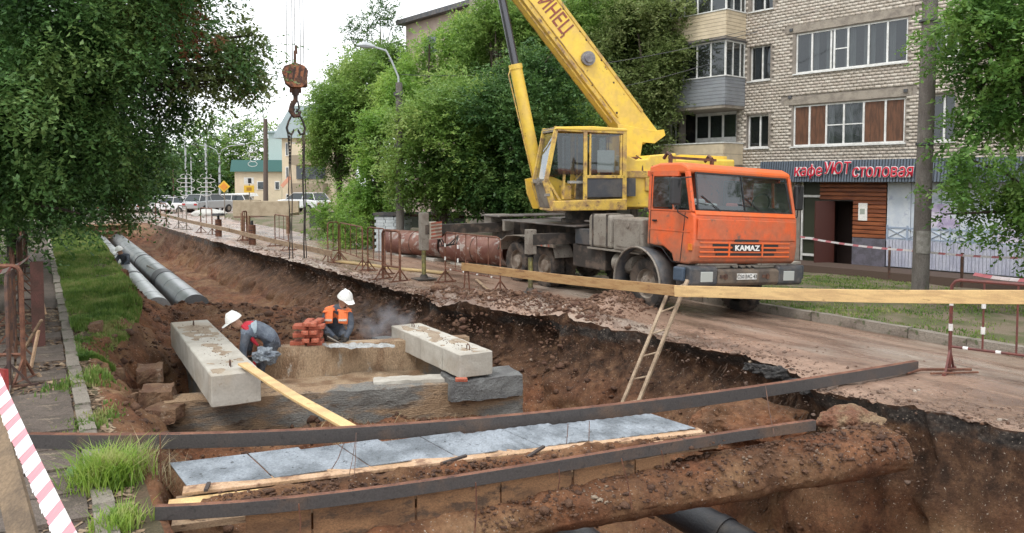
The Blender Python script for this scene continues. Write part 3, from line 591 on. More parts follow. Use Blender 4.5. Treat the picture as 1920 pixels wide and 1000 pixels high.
for (px, py, Y, rz, s_) in ((708, 733, 11.7, .3, 1), (722, 731, 11.72, 1.4, 1), (865, 712, 11.5, .2, .7)):
    o = bpy.data.objects.new('brick', bmesh_); C.objects.link(o); o.location = atd(px, py, Y); o.rotation_euler = (.1, .05, rz); o.scale = (s_, s_, s_)
    o.modifiers.new('b', 'BEVEL').width = .006
    props(o, {708: 'red brick lying on the chamber ledge, left of a pair', 722: 'red brick lying on the chamber ledge, right of a pair', 865: 'small broken brick wedged under the near end of the right beam'}[px], 'brick')
# old clay brick blocks in the left slope
old_brick = mat('old_brick_masonry', (.24, .145, .085), .95, (.17, .09, .055), 5, spots=(.33, .24, .17), spot_scale=7, bump=.5, grain=.2)
for (px, py, Y, sx, sz, lb) in ((296, 742, 11.1, .42, .24, 'weathered tan masonry block on the slope just above the dark wall end'), (282, 700, 12.1, .36, .2, 'upper tan masonry block half buried in the left slope'), (312, 772, 10.7, .42, .18, 'dark masonry block below the left beam at the wall corner')):
    c = atd(px, py, Y); roughbox('masonry_block', c, (sx, .5, sz), VW+random.uniform(-.25, .25), old_brick, cuts=(7, 6, 5), amp=.045, label=lb, cat='masonry block')
for i, (px, py, Y, sz) in enumerate(((215, 655, 11.9, .16), (250, 690, 11.6, .11), (180, 620, 13.2, .2), (270, 640, 13, .13), (245, 745, 10.4, .09))):
    c = atd(px, py, Y); o = roughbox('rock', (c.x, c.y, gz(c.x, c.y)+sz*.2), (sz*1.6, sz, sz), i, old_brick, cuts=(4, 3, 3), amp=.05, ns=6, label=['pale rubble lump on the left slope', 'small rubble lump low on the left slope', 'flat brown rubble piece at the top of the left slope, below the grass', 'rubble piece beside the far end of the left beam', 'smallest rubble lump near the steel channel'][i], cat='rubble piece')

# ================================================================== DISTRICT HEATING PIPES
galv = mat('galvanised_pipe', (.40, .42, .425), .3, (.26, .275, .28), 1.4, spots=(.34, .24, .16), spot_scale=3, spot_thr=(.6, .72), metal=.55, bump=.03, grain=.06)
pipe_dark = mat('dark_pipe_joint', (.03, .03, .033), .5, bump=.05)
Ud = Vector((-math.sin(AZ), math.cos(AZ), 0))
Pd = Vector((math.sin(math.radians(-30.3)), math.cos(math.radians(-30.3)), 0))
def pipe(label, a, L_, D, joints, sleeves):
    root = thing('heating_pipe', label, 'pipe', a, 0, 'insulated heating pipes in the trench'); a = Vector((0, 0, 0)); e = a+Pd*L_
    segs = [0]+joints+[L_]
    for i in range(len(segs)-1):
        b = MB(); p0, p1 = Pd*segs[i], Pd*segs[i+1]
        b.cyl(p0, p1-Pd*.02, D/2, D/2, 32); o = b.build('pipe_section', galv, root, smooth=True)
    for s_, l in sleeves: MB().cyl(Pd*s_, Pd*(s_+l), D/2+.012, D/2+.012, 32).build('joint_sleeve', pipe_dark, root, smooth=True)
    for s_ in np.arange(1.2, L_, 2.4): MB().cyl(Pd*s_, Pd*(s_+.03), D/2+.006, D/2+.006, 32).build('band', galv, root, smooth=True)
    return root
a = atd(291, 577, 19.2); pipe('left grey insulated pipe in the trench, the one nearer the grass', a-Pd*.5, 25, .64, [6.2, 12.6, 19], [(6.1, .28), (12.6, .2), (19, .2)])
galv = mat('dark_insulation', (.15, .165, .175), .28, (.22, .235, .245), 1.2, spots=(.2, .16, .12), spot_scale=3, metal=.4, bump=.03)
a = atd(361, 573, 19.6); pipe('right darker insulated pipe in the trench, nearer the road', a-Pd*.5, 26, .68, [5.9, 12, 18], [(5.6, 1.0), (12, .2)])
# timber gangway over the far end of the pipes
c = atd(180, 437, 41)
gw = thing('timber_bridge', 'brown timber shoring across the trench above the far pipe ends', 'shoring', (c.x, c.y, 0), AZ)
for k, z in enumerate((.05, -.3, -.62)): MB().box((0, .05*k, z), (2.9, .08, .27)).build('board', wood_orange, gw)
MB().box((0, -.06, .2), (3.2, .1, .05)).build('board', wood_new, gw)
for x in (-1.2, 1.2): MB().box((x, -.1, -.5), (.12, .12, 1.5)).build('post', wood_old, gw)
# grey shoring panel right of pipes
p0 = atd(275, 473, 26.5); p1 = atd(333, 502, 21.8)
sp_ = thing('shoring_panel', 'grey corrugated shoring panel standing right of the pipes', 'shoring panel', (p0.x, p0.y, 0)); dd = Vector((p1.x-p0.x, p1.y-p0.y, 0))
nrib = 22
for i in range(nrib):
    a_ = dd*(i/nrib); b_ = dd*((i+.62)/nrib); MB().bar((a_.x, a_.y, -.62), (b_.x, b_.y, -.62), .035, .62).build('rib', greybox, sp_)
MB().bar((0, 0, -.62), (dd.x, dd.y, -.62), .02, .6).build('sheet', greybox, sp_)
# black tarred pipes deep in the pit at the bottom right
blk = mat('tarred_pipe', (.02, .021, .025), .4, (.07, .058, .048), 2.5, (.5, .7), bump=.15)
for k, (a, b_, lb) in enumerate((((1.7, 9.35, -1.28), (3.0, 7.55, -1.5), 'black tarred pipe in the dark pit below the soil ledge, right one'), ((.55, 9.2, -1.55), (1.7, 7.3, -1.75), 'black tarred pipe in the dark pit below the soil ledge, left one'))):
    rt = thing('old_pipe', lb, 'pipe', a); MB().cyl((0, 0, 0), Vector(b_)-Vector(a), .20, .20, 28).build('pipe_wall', blk, rt, smooth=True)
    MB().cyl((Vector(b_)-Vector(a))*.45, (Vector(b_)-Vector(a))*.5, .215, .215, 28).build('collar', blk, rt, smooth=True)

# ================================================================== STEEL CHANNELS, SUSPENDED BOX, EARTH DUCT
def sweep_channel(name, pts, Hh, fl, th, label, m, zs, group=None):
    root = thing(name, label, 'steel channel', (pts[0][0], pts[0][1], zs[0]), 0, group)
    P = [Vector((p[0], p[1], z))-root.location for p, z in zip(pts, zs)]
    prof = [(0, 0), (0, Hh), (fl, Hh), (fl, Hh-th), (th, Hh-th), (th, th), (fl, th), (fl, 0)]
    def sect(i):
        d = (P[min(i+1, len(P)-1)]-P[max(i-1, 0)]).normalized(); n = Vector((-d.y, d.x, 0)).normalized()
        return [P[i]+n*u+Vector((0, 0, v)) for u, v in prof]
    b = MB(); vs = []; [vs.extend(sect(i)) for i in range(len(P))]; k = 8
    fs = [(i*k+j, i*k+(j+1) % k, (i+1)*k+(j+1) % k, (i+1)*k+j) for i in range(len(P)-1) for j in range(k)]+[tuple(range(k)), tuple((len(P)-1)*k+j for j in range(k-1, -1, -1))]
    b.add(vs, fs); b.m = [1 if (q < (len(P)-1)*k and q % k in (1,)) else 0 for q in range(len(fs))]; b.build('channel_bar', [m, rust], root, bevel=.003); return root
def smooth_pts(px, n=28, Z=.0):
    xs = np.linspace(px[0][0], px[-1][0], n); c = np.polyfit([p[0] for p in px], [p[1] for p in px], 3); return [onz(x, np.polyval(c, x), Z) for x in xs]
pu = smooth_pts([(50, 846), (300, 841), (480, 838), (670, 832), (850, 819), (1050, 800), (1250, 771), (1450, 741), (1722, 700)], Z=.02)
chU = sweep_channel('steel_channel', [(p.x, p.y) for p in pu], .135, .075, .009, 'rusty steel channel spanning the trench, the farther one, its right end on the road', channel_steel, [.03]*len(pu), 'steel channels laid across the trench')
pl_ = smooth_pts([(290, 978), (430, 969), (560, 957), (730, 938), (900, 912), (1050, 886), (1200, 858), (1370, 832), (1530, 808)], Z=.0)
chL = sweep_channel('steel_channel', [(p.x, p.y) for p in pl_], .105, .055, .008, 'rusty steel channel spanning the trench, the lower one nearest the camera', channel_steel, [.0]*len(pl_), 'steel channels laid across the trench')
box = thing('hanging_duct_box', 'timber cable box hung between the steel channels, covered with blue-grey sheets', 'duct box', (0, 0, 0))
slate = mat('slate_sheet', (.31, .345, .385), .24, (.14, .16, .18), 2.4, (.38, .64), spots=(.06, .07, .075), spot_scale=17, spot_thr=(.61, .67), bump=.25, bscale=50, grain=.14, gscale=45, rough2=.55)
BL, BR_, FL, FR = onz(318, 868, .05), onz(1222, 779, .05), onz(352, 918, .0), onz(1306, 806, .0)
FL = onz(355, 917, 0)
NS = 10; cuts_ = [0, .14, .235, .31, .39, .475, .56, .65, .755, .87, 1.0]
for i in range(NS):
    u0, u1 = cuts_[i], cuts_[i+1]-.003; b = MB(); lift = (.0, .016, .004, .018, .002, .014, .0, .012, .003, .01)[i]
    def Pf(u, v, zz=0):
        uu = u0+(u1-u0)*u; bk_ = BL.lerp(BR_, uu); ft = FL.lerp(FR, uu); p = bk_.lerp(ft, v+.0)
        rib = .003*math.sin((uu*44)*2*PI) if i > 5 else .004*mnoise.noise(Vector((uu*9, v*3, 1)))
        return (p.x, p.y, p.z+lift+.012*u+rib+zz)
    nu = 30 if i > 5 else 14
    b.sheet(lambda u, v: Pf(u, v), nu, 5); b.sheet(lambda u, v: Pf(u, v, -.008), nu, 5)
    b.sheet(lambda u, v: Pf(u, 1, -.008*v), nu, 1); b.sheet(lambda u, v: Pf(0, u, -.008*v), 5, 1)
    b.build('cover_sheet', slate, box)
lath = mat('lath_dark', (.06, .045, .04), .8)
def along(u, off, z): # point along the front of the box; off metres toward camera
    p = FL.lerp(FR, u); d = (FR-FL).normalized(); n = Vector((d.y, -d.x, 0)); q = p+n*off; return Vector((q.x, q.y, z))
peach = mat('peach_plank', (.55, .37, .24), .7, (.44, .28, .16), 3, spots=(.22, .12, .07), spot_scale=4, spot_thr=(.5, .65), bump=.12, grain=.15)
for (u0, u1, off, wd, z, m) in ((-.01, .53, .02, .16, -.005, peach), (.53, 1.01, .02, .15, -.008, peach), (-.03, .12, .2, .13, -.03, wood_new), (.05, .45, .21, .14, -.035, peach), (.46, 1.0, .2, .14, -.03, peach), (0, .28, .36, .12, -.045, wood_old), (.29, 1.0, .34, .1, -.05, wood_old)):
    b = MB(); b.bar(along(u0, off, z), along(u1, off, z+random.uniform(-.004, .004)), wd, .028); b.build('board', m, box, bevel=.004)
for u, off, a in ((.46, .16, .5), (.03, .12, -1.3), (.62, .2, .9)):
    p = along(u, off, .03); b = MB(); b.bar(p-Vector((.12*math.cos(a), .12*math.sin(a), 0)), p+Vector((.12*math.cos(a), .12*math.sin(a), .03)), .03, .02); b.build('stake', lath, box)
# formwork panels hanging below the lower channel
Nn = len(pl_)
def lower(u, dz, off=0):
    t = u*(Nn-1); i = min(int(t), Nn-2); p = pl_[i].lerp(pl_[i+1], t-i); d = (pl_[i+1]-pl_[i]).normalized(); n = Vector((-d.y, d.x, 0)); q = p+n*(.06+off); return Vector((q.x, q.y, dz))
us = [.135, .24, .40, .53, .64, .735, .79]
for i in range(len(us)-1):
    a, b_ = lower(us[i], -.27, .02+.008*(i % 2)), lower(us[i+1]-.003, -.27, .02+.008*(i % 2)); b = MB(); b.bar(a, b_, .025, .50+random.uniform(-.05, .02)); b.build('formwork_panel', wood_orange, box, bevel=.004)
b = MB(); b.bar(lower(.0, -.12, .35), lower(.78, -.12, .35), .6, .05); b.build('base_board', wood_old, box)
b = MB(); b.bar(lower(.135, -.3, .7), lower(.79, -.3, .7), .03, .5); b.build('formwork_panel', wood_orange, box)
# soil lying on the boards
def soil_strip(u0, u1, offc, wd, h, seed, name='soil_heap', parent=None):
    b = MB()
    def P(u, v):
        uu = u0+(u1-u0)*u; s_ = math.sin(PI*min(1, max(0, u)))**.4; hh = h*s_*math.sin(PI*v)*(.65+.9*mnoise.noise(Vector((uu*16, v*2, seed)))+.5*mnoise.noise(Vector((uu*60, v*6, seed))))
        p = along(uu, offc+(v-.5)*wd*(1+.4*mnoise.noise(Vector((uu*10, 3, seed)))), 0); return (p.x, p.y, -.02+max(-.01, hh))
    b.sheet(P, 150, 12); return b.build(name, soil, parent, smooth=False)
o = soil_strip(.10, 1.0, .27, .26, .10, 3.3); o.parent = box; o['label'] = 'ridge of wet brown soil on the boards'
o = soil_strip(.02, .3, .25, .2, .05, 8.1); o.parent = box
n = 1500; u = rng.uniform(.05, 1, n); PP = np.array([along(float(a), float(.2+.3*rng.uniform()), .03)[:] for a in u]); PP[:, 2] = rng.uniform(-.02, .06, n)*np.clip(u+.3, 0, 1)
o = scatter_rocks('soil_crumbs', 'soil crumbs scattered on the boards', PP, rng.gamma(1.3, .005, n)+.003, clod_m); o.parent = box; del o['category']
# wires that tie the channels
def upper(u):
    t = u*(len(pu)-1); i = min(int(t), len(pu)-2); return pu[i].lerp(pu[i+1], t-i)
wires = [(668, 812, 655, 890, .003), (668, 818, 664, 898, .003), (1065, 795, 1062, 832, .004), (1105, 790, 1104, 828, .004), (1435, 722, 1452, 818, .005), (622, 880, 645, 830, .004)]
for i, (x0, y0, x1, y1, r) in enumerate(wires):
    a = onz(x0, y0, .18); c = onz(x1, y1, .08); m_ = (a+c)/2+Vector((0, 0, -.03)); rt = MB(); rt.tube([a, m_, c], r, 5)
    rt.build('tie_wire', rust_dark, None, 'rusty tie wire %s' % ['hanging from the upper channel beside the plank end', 'looped round the upper channel where the plank rests', 'crossing the blue-grey sheets, left of the middle pair', 'crossing the blue-grey sheets, right of the middle pair', 'tying the two channels at their right ends', 'slanting over the third sheet of the box'][i], smooth=True, cat='wire')
for i, (x0, y0, x1, y1, r, Y) in enumerate([(300, 815, 300, 1000, .006, 6.55), (1165, 860, 1185, 955, .005, 6.55), (892, 905, 890, 1000, .006, 6.0), (560, 945, 562, 1010, .006, 5.75), (1048, 880, 1046, 920, .005, 6.45), (1240, 845, 1243, 880, .005, 6.8)]):
    a = atd(x0, y0, Y); c = atd(x1, y1, Y+.02); rt = MB(); rt.tube([a, (a+c)/2+Vector((.01, 0, 0)), c], r, 5)
    rt.build('steel_rod', rust, None, 'thin rusty rod %s' % ['upright at the left end of the hanging box', 'bent over the soil ledge, right of the box middle', 'hanging from the lower channel near the picture middle', 'hanging from the lower channel, left part', 'short, on the formwork panel', 'short, at the right end of the formwork'][i], smooth=True, cat='rod')
# earth covered duct under the box
def duct():
    b = MB(); A_ = Vector((-2.9, 5.35, -.42)); M_ = Vector((-1.0, 6.28, -.40)); E_ = Vector((3.9, 8.05, -.26))
    def P(u, v):
        c = A_.lerp(M_, u/.3) if u < .3 else M_.lerp(E_, (u-.3)/.7)
        d = (E_-M_).normalized(); n = Vector((-d.y, d.x, 0)); a = 2*PI*v; rv = .14+.085*u; rh = .24+.09*u
        q = c+n*math.cos(a)*rh+Vector((0, 0, math.sin(a)*rv))
        k = mnoise.fractal(q*2.2, 1, 2.1, 4)*.035*(1 if math.sin(a) > -.1 else .5)+mnoise.fractal(q*7, 1, 2.1, 5)*.03*(1 if math.sin(a) > -.2 else .4)
        q += (n*math.cos(a)+Vector((0, 0, math.sin(a))))*k; return q
    b.sheet(P, 300, 80); return b.build('soil_covered_duct', soil, None, 'earth-covered old duct crossing the pit below the lower steel channel', smooth=True, cat='duct', kind='thing')
duct()
PP = []; 
for _ in range(2600):
    u = random.random(); M_ = Vector((-1.0, 6.28, -.40)); E_ = Vector((3.9, 8.05, -.26)); c = M_.lerp(E_, u); d = (E_-M_).normalized(); n_ = Vector((-d.y, d.x, 0)); a = random.uniform(.3, 3.0)
    q = c+n_*math.cos(a)*(.26+.09*u)+Vector((0, 0, math.sin(a)*(.16+.085*u))); PP.append(q[:])
scatter_rocks('rubble', 'crumbs and pebbles on the soil-covered duct', np.array(PP), rng.gamma(1.2, .006, len(PP))+.003, clod_m)
# red brown lump of masonry and soil at the end of the lower channel
c = onz(1585, 790, -.12)
lump = mat('lump', (.23, .105, .06), .95, (.32, .22, .13), 4, spots=(.12, .05, .03), spot_scale=12, bump=.6, bscale=30, grain=.25)
def lumpy(name, c, sx, sy, sz, m, label, cat, amp=.3, sub=5):
    bm = bmesh.new(); bmesh.ops.create_icosphere(bm, subdivisions=sub, radius=1)
    for v in bm.verts:
        p = v.co.copy(); n_ = mnoise.fractal(p*1.6+Vector(c), 1, 2, 5)*amp; p *= 1+n_; v.co = (p.x*sx, p.y*sy, p.z*sz)
    me = bpy.data.meshes.new(name); bm.to_mesh(me); bm.free(); me.materials.append(m); o = bpy.data.objects.new(name, me); C.objects.link(o); o.location = c; return props(o, label, cat)
lumpy('soil_lump', c+Vector((.08, .05, -.05)), .34, .26, .19, lump, 'big red-brown lump of soil and brick at the right end of the lower steel channel', 'soil lump')
c = onz(1250, 690, -1.25); 
lumpy('soil_mound', onz(1400, 800, -.55)+Vector((.1, .1, -.1)), .75, .6, .38, soil, 'smooth brown soil mound between the channels at the right', 'soil mound')
# black asphalt slabs that broke from the road edge
asph = mat('broken_asphalt', (.035, .033, .033), .75, (.075, .07, .065), 8, spots=(.16, .14, .12), spot_scale=25, bump=.6, bscale=40, grain=.2)
for i, (px, py, s_) in enumerate(((1468, 703, .17), (1436, 695, .12), (1500, 722, .12), (1412, 690, .09), (1528, 735, .11))):
    p = onz(px, py, -.09); lumpy('asphalt_chunk', p, s_*1.25, s_*.9, s_*.62, asph, 'black broken asphalt chunk', 'asphalt chunk', .6, 4)
    o = bpy.context.scene.objects[-1] if False else None
names_ = ['largest black asphalt chunk at the crater rim behind the upper channel', 'black asphalt chunk just left of the largest one on the crater rim', 'black asphalt chunk hanging over the upper channel', 'smallest black asphalt chunk, leftmost of the rim pile', 'small asphalt chunk where the upper channel meets the road']
for o, nme in zip([o for o in C.objects if o.name.startswith('asphalt_chunk')], names_): o['label'] = nme

# ================================================================== PLANKS, LADDER
def plank(label, a, b_, wd, th, m, roll=0, mid=None):
    a, b_ = Vector(a), Vector(b_); root = MB(); n = 14; d = (b_-a).normalized(); y = Vector((0, 0, 1)).cross(d).normalized(); z = d.cross(y)
    Rm = Matrix.Rotation(roll, 3, d); y, z = Rm@y, Rm@z; vs = []
    for i in range(n+1):
        t = i/n; p = a.lerp(b_, t)+Vector((0, 0, -.02*math.sin(PI*t)+.004*math.sin(t*9)))
        vs += [p+y*wd/2+z*th/2, p-y*wd/2+z*th/2, p-y*wd/2-z*th/2, p+y*wd/2-z*th/2]
    fs = [(i*4+j, i*4+(j+1) % 4, (i+1)*4+(j+1) % 4, (i+1)*4+j) for i in range(n) for j in range(4)]+[(0, 1, 2, 3), (4*n+3, 4*n+2, 4*n+1, 4*n)]
    root.add(vs, fs); return root.build('plank', m, None, label, bevel=.004, cat='plank')
plank('light new plank sloping from the left beam down to the upper steel channel', atd(455, 682, 10.75)+Vector((0, 0, .0)), atd(662, 806, 7.42), .135, .03, wood_new)
pA, pB, pC, pD = atd(866, 500, 17.3), atd(1290, 548, 11.9), atd(1265, 546, 11.7), atd(2040, 559, 8.75)
plank('darker long plank forming the left half of the rail above the trench edge', pA, pB, .17, .03, mat('wood_mid', (.44, .275, .125), .65, (.36, .2, .085), 3, spots=(.2, .11, .06), spot_scale=3, stretch=(1, 1, 6), bump=.08, grain=.15), PI/2)
plank('bright yellow plank forming the right half of the rail in front of the truck', pC, pD, .165, .032, wood_new, PI/2)
for nm_, q_, lb_ in (('stand', pD+(pC-pD)*.02, 'rusty trestle stand under the right end of the bright plank'), ('stand', pA+(pB-pA)*.03, 'low rusty stand under the left end of the darker plank')):
    rt = thing('stand', lb_, 'stand', (q_.x, q_.y, gz(q_.x, q_.y))); hh_ = q_.z-rt.location.z+.12
    for s_ in (-1, 1): MB().bar((.06*s_, .07, 0), (.02*s_, .045, hh_), .03).build('leg', rust, rt)
    MB().bar((-.06, .045, hh_-.22), (.06, .045, hh_-.22), .03).build('rung', rust, rt); MB().bar((-.18, .07, .015), (.18, .07, .015), .04, .03).build('foot', rust, rt)
ld = thing('ladder', 'narrow wooden ladder leaning out of the trench against the rail', 'ladder', (0, 0, 0))
l0, l1 = atd(1163, 765, 11.6), atd(1256, 540, 12.6); r0, r1 = atd(1195, 760, 11.7), atd(1289, 525, 12.5)
lw = mat('ladder_wood', (.38, .29, .2), .8, (.25, .18, .12), 5, bump=.1, grain=.2)
dl_ = (l0-l1).normalized(); 
MB().bar(l0+dl_*.5, l1, .05, .035).build('rail', lw, ld, bevel=.004); MB().bar(r0+dl_*.5, r1, .055, .04).build('rail', lw, ld, bevel=.004)
for t in np.linspace(.03, 1.15, 7): MB().cyl(l1.lerp(l0, t), r1.lerp(r0, t), .014, None, 7).build('rung', lw, ld)
for i, (x0, y0, x1, y1) in enumerate(((893, 524, 925, 549), (700, 741, 747, 735))):
    plank(['short splintered stick lying on the soil behind the rail', 'thin greenish lath on the chamber ledge'][i], (onz(x0, y0, .05) if i == 0 else atd(x0, y0-18, 11.8)), (onz(x1, y1, .12) if i == 0 else atd(x1, y1-18, 12.0)), .07 if i == 0 else .05, .025, wood_old)
# ================================================================== TRUCK CRANE
TRO = Vector((3.62, 16.0, 0)); TRZ = math.radians(-60)
truck = thing('truck_crane', 'orange and yellow crane truck on the muddy road, boom raised over the trench', 'crane truck', TRO, TRZ)
TW = Matrix.Translation(TRO) @ Matrix.Rotation(TRZ, 4, 'Z')
cabin_dark = mat('cab_dark', (.02, .02, .022), .6)
lamp_g = mat('lamp_glass', (.42, .44, .42), .15, bump=0, grain=0); rubber_trim = mat('rubber_trim', (.025, .025, .027), .5)
YL, YR = 1.5, -1.22
orange_d = mat('orange_panel', (.68, .115, .03), .5, (.52, .13, .055), 2.2, spots=(.20, .10, .07), spot_scale=4, spot_thr=(.58, .7), bump=.03, grain=.05, gscale=9, tint3=(.42, .16, .08), dirtz=(.75, 1.55, (.17, .11, .075)))
MB.DM = Matrix.Translation((0, 0, .82)) @ Matrix.Rotation(-.05, 4, 'X') @ Matrix.Translation((0, 0, -.85)); CTM = MB.DM.copy()
cabp = MB()
low = [(.08, 1.24), (.08, 1.93), (1.27, 1.93), (1.36, 1.86), (1.39, 1.30), (1.36, 1.02), (1.28, .96), (.86, .96), (.80, 1.12), (.55, 1.24)]
cabp.prism(low, YR, YL)
body = cabp.build('cab_body', orange_d, truck, 'orange cab lower body, paint worn and rust-flecked', bevel=.035)
# pillars and roof
def post(b, x0, z0, x1, z1, y, wx, wy): 
    b.add([(x0-wx/2, y-wy/2, z0), (x0+wx/2, y-wy/2, z0), (x0+wx/2, y+wy/2, z0), (x0-wx/2, y+wy/2, z0), (x1-wx/2, y-wy/2, z1), (x1+wx/2, y-wy/2, z1), (x1+wx/2, y+wy/2, z1), (x1-wx/2, y+wy/2, z1)],
          [(0, 1, 2, 3), (4, 5, 6, 7), (0, 1, 5, 4), (1, 2, 6, 5), (2, 3, 7, 6), (3, 0, 4, 7)])
b = MB()
for y, s_ in ((YR+.035, 1), (YL-.035, -1)):
    yi = y+.09*s_
    for a_ in ((1.28, 1.92, 1.10, 2.66, y+.0, .10, .07), (.13, 1.92, .13, 2.66, y, .14, .07), (.78, 1.92, .72, 2.66, y, .05, .05), (.45, 2.56, .45, 2.68, y, .9, .07)):
        b = MB(); post(b, *a_); b.build('cab_pillar', orange_d, truck, bevel=.015)
b = MB(); b.prism([(.06, 2.63), (.06, 2.76), (.35, 2.82), (.95, 2.82), (1.14, 2.74), (1.16, 2.65), (1.1, 2.62)], YR+.0, YL-.0); b.build('roof', orange, truck, 'orange cab roof', bevel=.04)
b = MB(); b.box((.1, .1, 2.3), (.04, YL-YR-.1, .8)); b.build('rear_wall', orange_d, truck)
b = MB(); b.box((.55, .1, 1.94), (1.25, YL-YR-.12, .03)); b.box((1.12, .1, 2.0), (.2, YL-YR-.3, .1)); b.build('dashboard', interior, truck)
for y in (-.6, .85):
    st = MB(); st.box((.42, y, 2.0), (.4, .5, .12)); st.box((.25, y, 2.28), (.12, .48, .6)); st.build('seat', interior, truck, bevel=.04)
sw = MB(); sw.tube([(1.0+.14*math.cos(a)*.4, .85+.24*math.sin(a), 2.12+.2*math.cos(a)) for a in np.linspace(0, 2*PI, 20)], .014, 6); sw.build('steering_wheel', cabin_dark, truck)
cl1 = mat('cab_clutter_white', (.6, .6, .58), .7); cl2 = mat('cab_clutter_red', (.5, .09, .06), .7)
lumpy_b = MB(); lumpy_b.box((1.13, -.95, 2.08), (.12, .36, .16), .2); lumpy_b.box((1.12, -.6, 2.05), (.1, .25, .08), -.3); lumpy_b.build('dashboard_clutter', cl1, truck, 'pale papers and bottles behind the windscreen', bevel=.03)
b = MB(); b.box((1.12, -.05, 2.06), (.12, .3, .1), .3); b.build('dashboard_clutter', cl2, truck, 'red cloth behind the windscreen', bevel=.03)
# windscreen with rubber surround, wipers
b = MB(); g0, g1 = (1.315, 1.965), (1.155, 2.635)
b.add([(g0[0], YR+.13, g0[1]), (g0[0], YL-.13, g0[1]), (g1[0], YL-.17, g1[1]), (g1[0], YR+.17, g1[1])], [(0, 1, 2, 3)])
ws = b.build('windscreen', gl_clear, truck)
b = MB()
for (p, q) in (((g0[0]+.003, YR+.13, g0[1]), (g0[0]+.003, YL-.13, g0[1])), ((g0[0]+.003, YL-.13, g0[1]), (g1[0]+.003, YL-.17, g1[1])), ((g1[0]+.003, YL-.17, g1[1]), (g1[0]+.003, YR+.17, g1[1])), ((g1[0]+.003, YR+.17, g1[1]), (g0[0]+.003, YR+.13, g0[1])), ((g0[0]+.003, .1, g0[1]), (g1[0]+.003, .1, g1[1]))):
    b.bar(p, q, .028 if p[1] != .1 else .018, .028)
b.build('windscreen_seal', rubber_trim, ws)
for y in (-.55, .55): b = MB(); b.bar((1.34, y, 1.95), (1.27, y-.42, 2.22), .014); b.bar((1.315, y-.28, 2.06), (1.30, y-.60, 2.09), .012); b.build('wiper', rubber_trim, truck)
b = MB(); b.prism([(1.33, 1.84), (1.30, 1.93), (1.335, 1.95), (1.37, 1.87)], YR+.05, YL-.05); b.build('cowl', orange, truck, bevel=.01)
# front panel relief, grille
b = MB(); b.prism([(1.388, 1.80), (1.402, 1.79), (1.405, 1.42), (1.392, 1.41)], YR+.07, YL-.07); b.build('front_panel', orange_d, truck, bevel=.008)
for k in range(4):
    z = 1.365-k*.085; b = MB(); b.box((1.395, .1, z), (.02, 2.35, .032)); b.build('grille_bar', orange, truck, bevel=.006)
for k in range(3):
    z = 1.322-k*.085; b = MB(); b.box((1.386, .1, z), (.02, 1.72-.1*k, .045)); b.build('grille_slot', cabin_dark, truck)
for y in (-.35, .52): b = MB(); b.box((1.404, y, 1.24), (.018, .035, .28)); b.build('grille_divider', orange, truck)
b = MB(); b.box((1.396, .1, 1.415), (.02, .62, .04)); b.build('grille_slot', cabin_dark, truck)
b = MB(); b.box((1.402, .1, 1.27), (.03, .74, .11)); bg_ = b.build('badge_plate', cabin_dark, truck)
white_l = mat('white_letters', (.8, .8, .78), .4, bump=0)
Mf = Matrix.Translation((1.421, .1, 1.27)) @ Matrix(((0, 0, 1, 0), (1, 0, 0, 0), (0, 1, 0, 0), (0, 0, 0, 1)))
text('badge_letters', 'KAMAZ', .14, CTM @ Mf, white_l, bg_, .004, .004, sx=1.35)
# door outline, handle, mirrors, vents
b = MB()
yv = YR-.004
for p, q in (((.16, yv, 1.28), (.16, yv, 2.6)), ((.16, yv, 1.26), (.52, yv, 1.22)), ((.52, yv, 1.22), (.82, yv, .98)), ((1.05, yv, 1.0), (1.13, yv, 1.9)), ((.82, yv, .98), (1.05, yv, .98))): b.bar(p, q, .006, .014)
b.build('door_seam', cabin_dark, truck)
for x, l in ((.3, .12), (.33, .05)): b = MB(); b.box((x, YR-.02, 1.72), (l, .03, .035)); b.build('door_handle', cabin_dark, truck, bevel=.008)
b = MB(); b.bar((.16, yv, 1.55), (1.27, yv, 1.55), .01, .02); b.bar((.16, yv, 1.93), (1.27, yv, 1.93), .016, .025); b.build('side_moulding', orange_d, truck)
b = MB(); b.box((1.31, YR-.012, 1.28), (.09, .03, .12)); b.build('indicator', mat('indicator_amber', (.6, .18, .02), .3), truck)
for y, s_ in ((YR, -1), (YL, 1)):
    b = MB(); b.add([(.2, y, 1.98), (.76, y, 1.98), (.72, y, 2.55), (.2, y, 2.55)], [(0, 1, 2, 3)]); wd = b.build('side_window', gl_dark, truck)
    b = MB(); b.add([(.80, y, 1.98), (1.22, y, 1.98), (1.08, y, 2.55), (.75, y, 2.55)], [(0, 1, 2, 3)]); b.build('quarter_window', gl_dark, truck)
    b = MB(); b.tube([(1.25, y, 2.55), (1.22, y+.22*s_, 2.52), (1.16, y+.24*s_, 2.3)], .013, 6); b.build('mirror_arm', cabin_dark, truck); b = MB(); b.tube([(1.2, y, 1.8), (1.17, y+.22*s_, 1.9), (1.16, y+.24*s_, 2.1)], .013, 6)
    mr = b.build('mirror_arm', cabin_dark, truck); b = MB(); b.box((1.13, y+.27*s_, 2.28), (.10, .22, .50)); b.build('mirror', rubber_trim, mr, bevel=.03)
# things on the roof rear: beacon bar
b = MB()
for y in (-.75, .35): b.bar((.12, y, 2.76), (.12, y, 3.0), .06); b.tube([(.12, y, 3.0), (.02, y, 3.06), (-.1, y+.02, 2.95)], .035, 6)
b.bar((.12, -.8, 2.96), (.12, .45, 2.98), .05); b.build('roof_rail', rust_dark, truck)
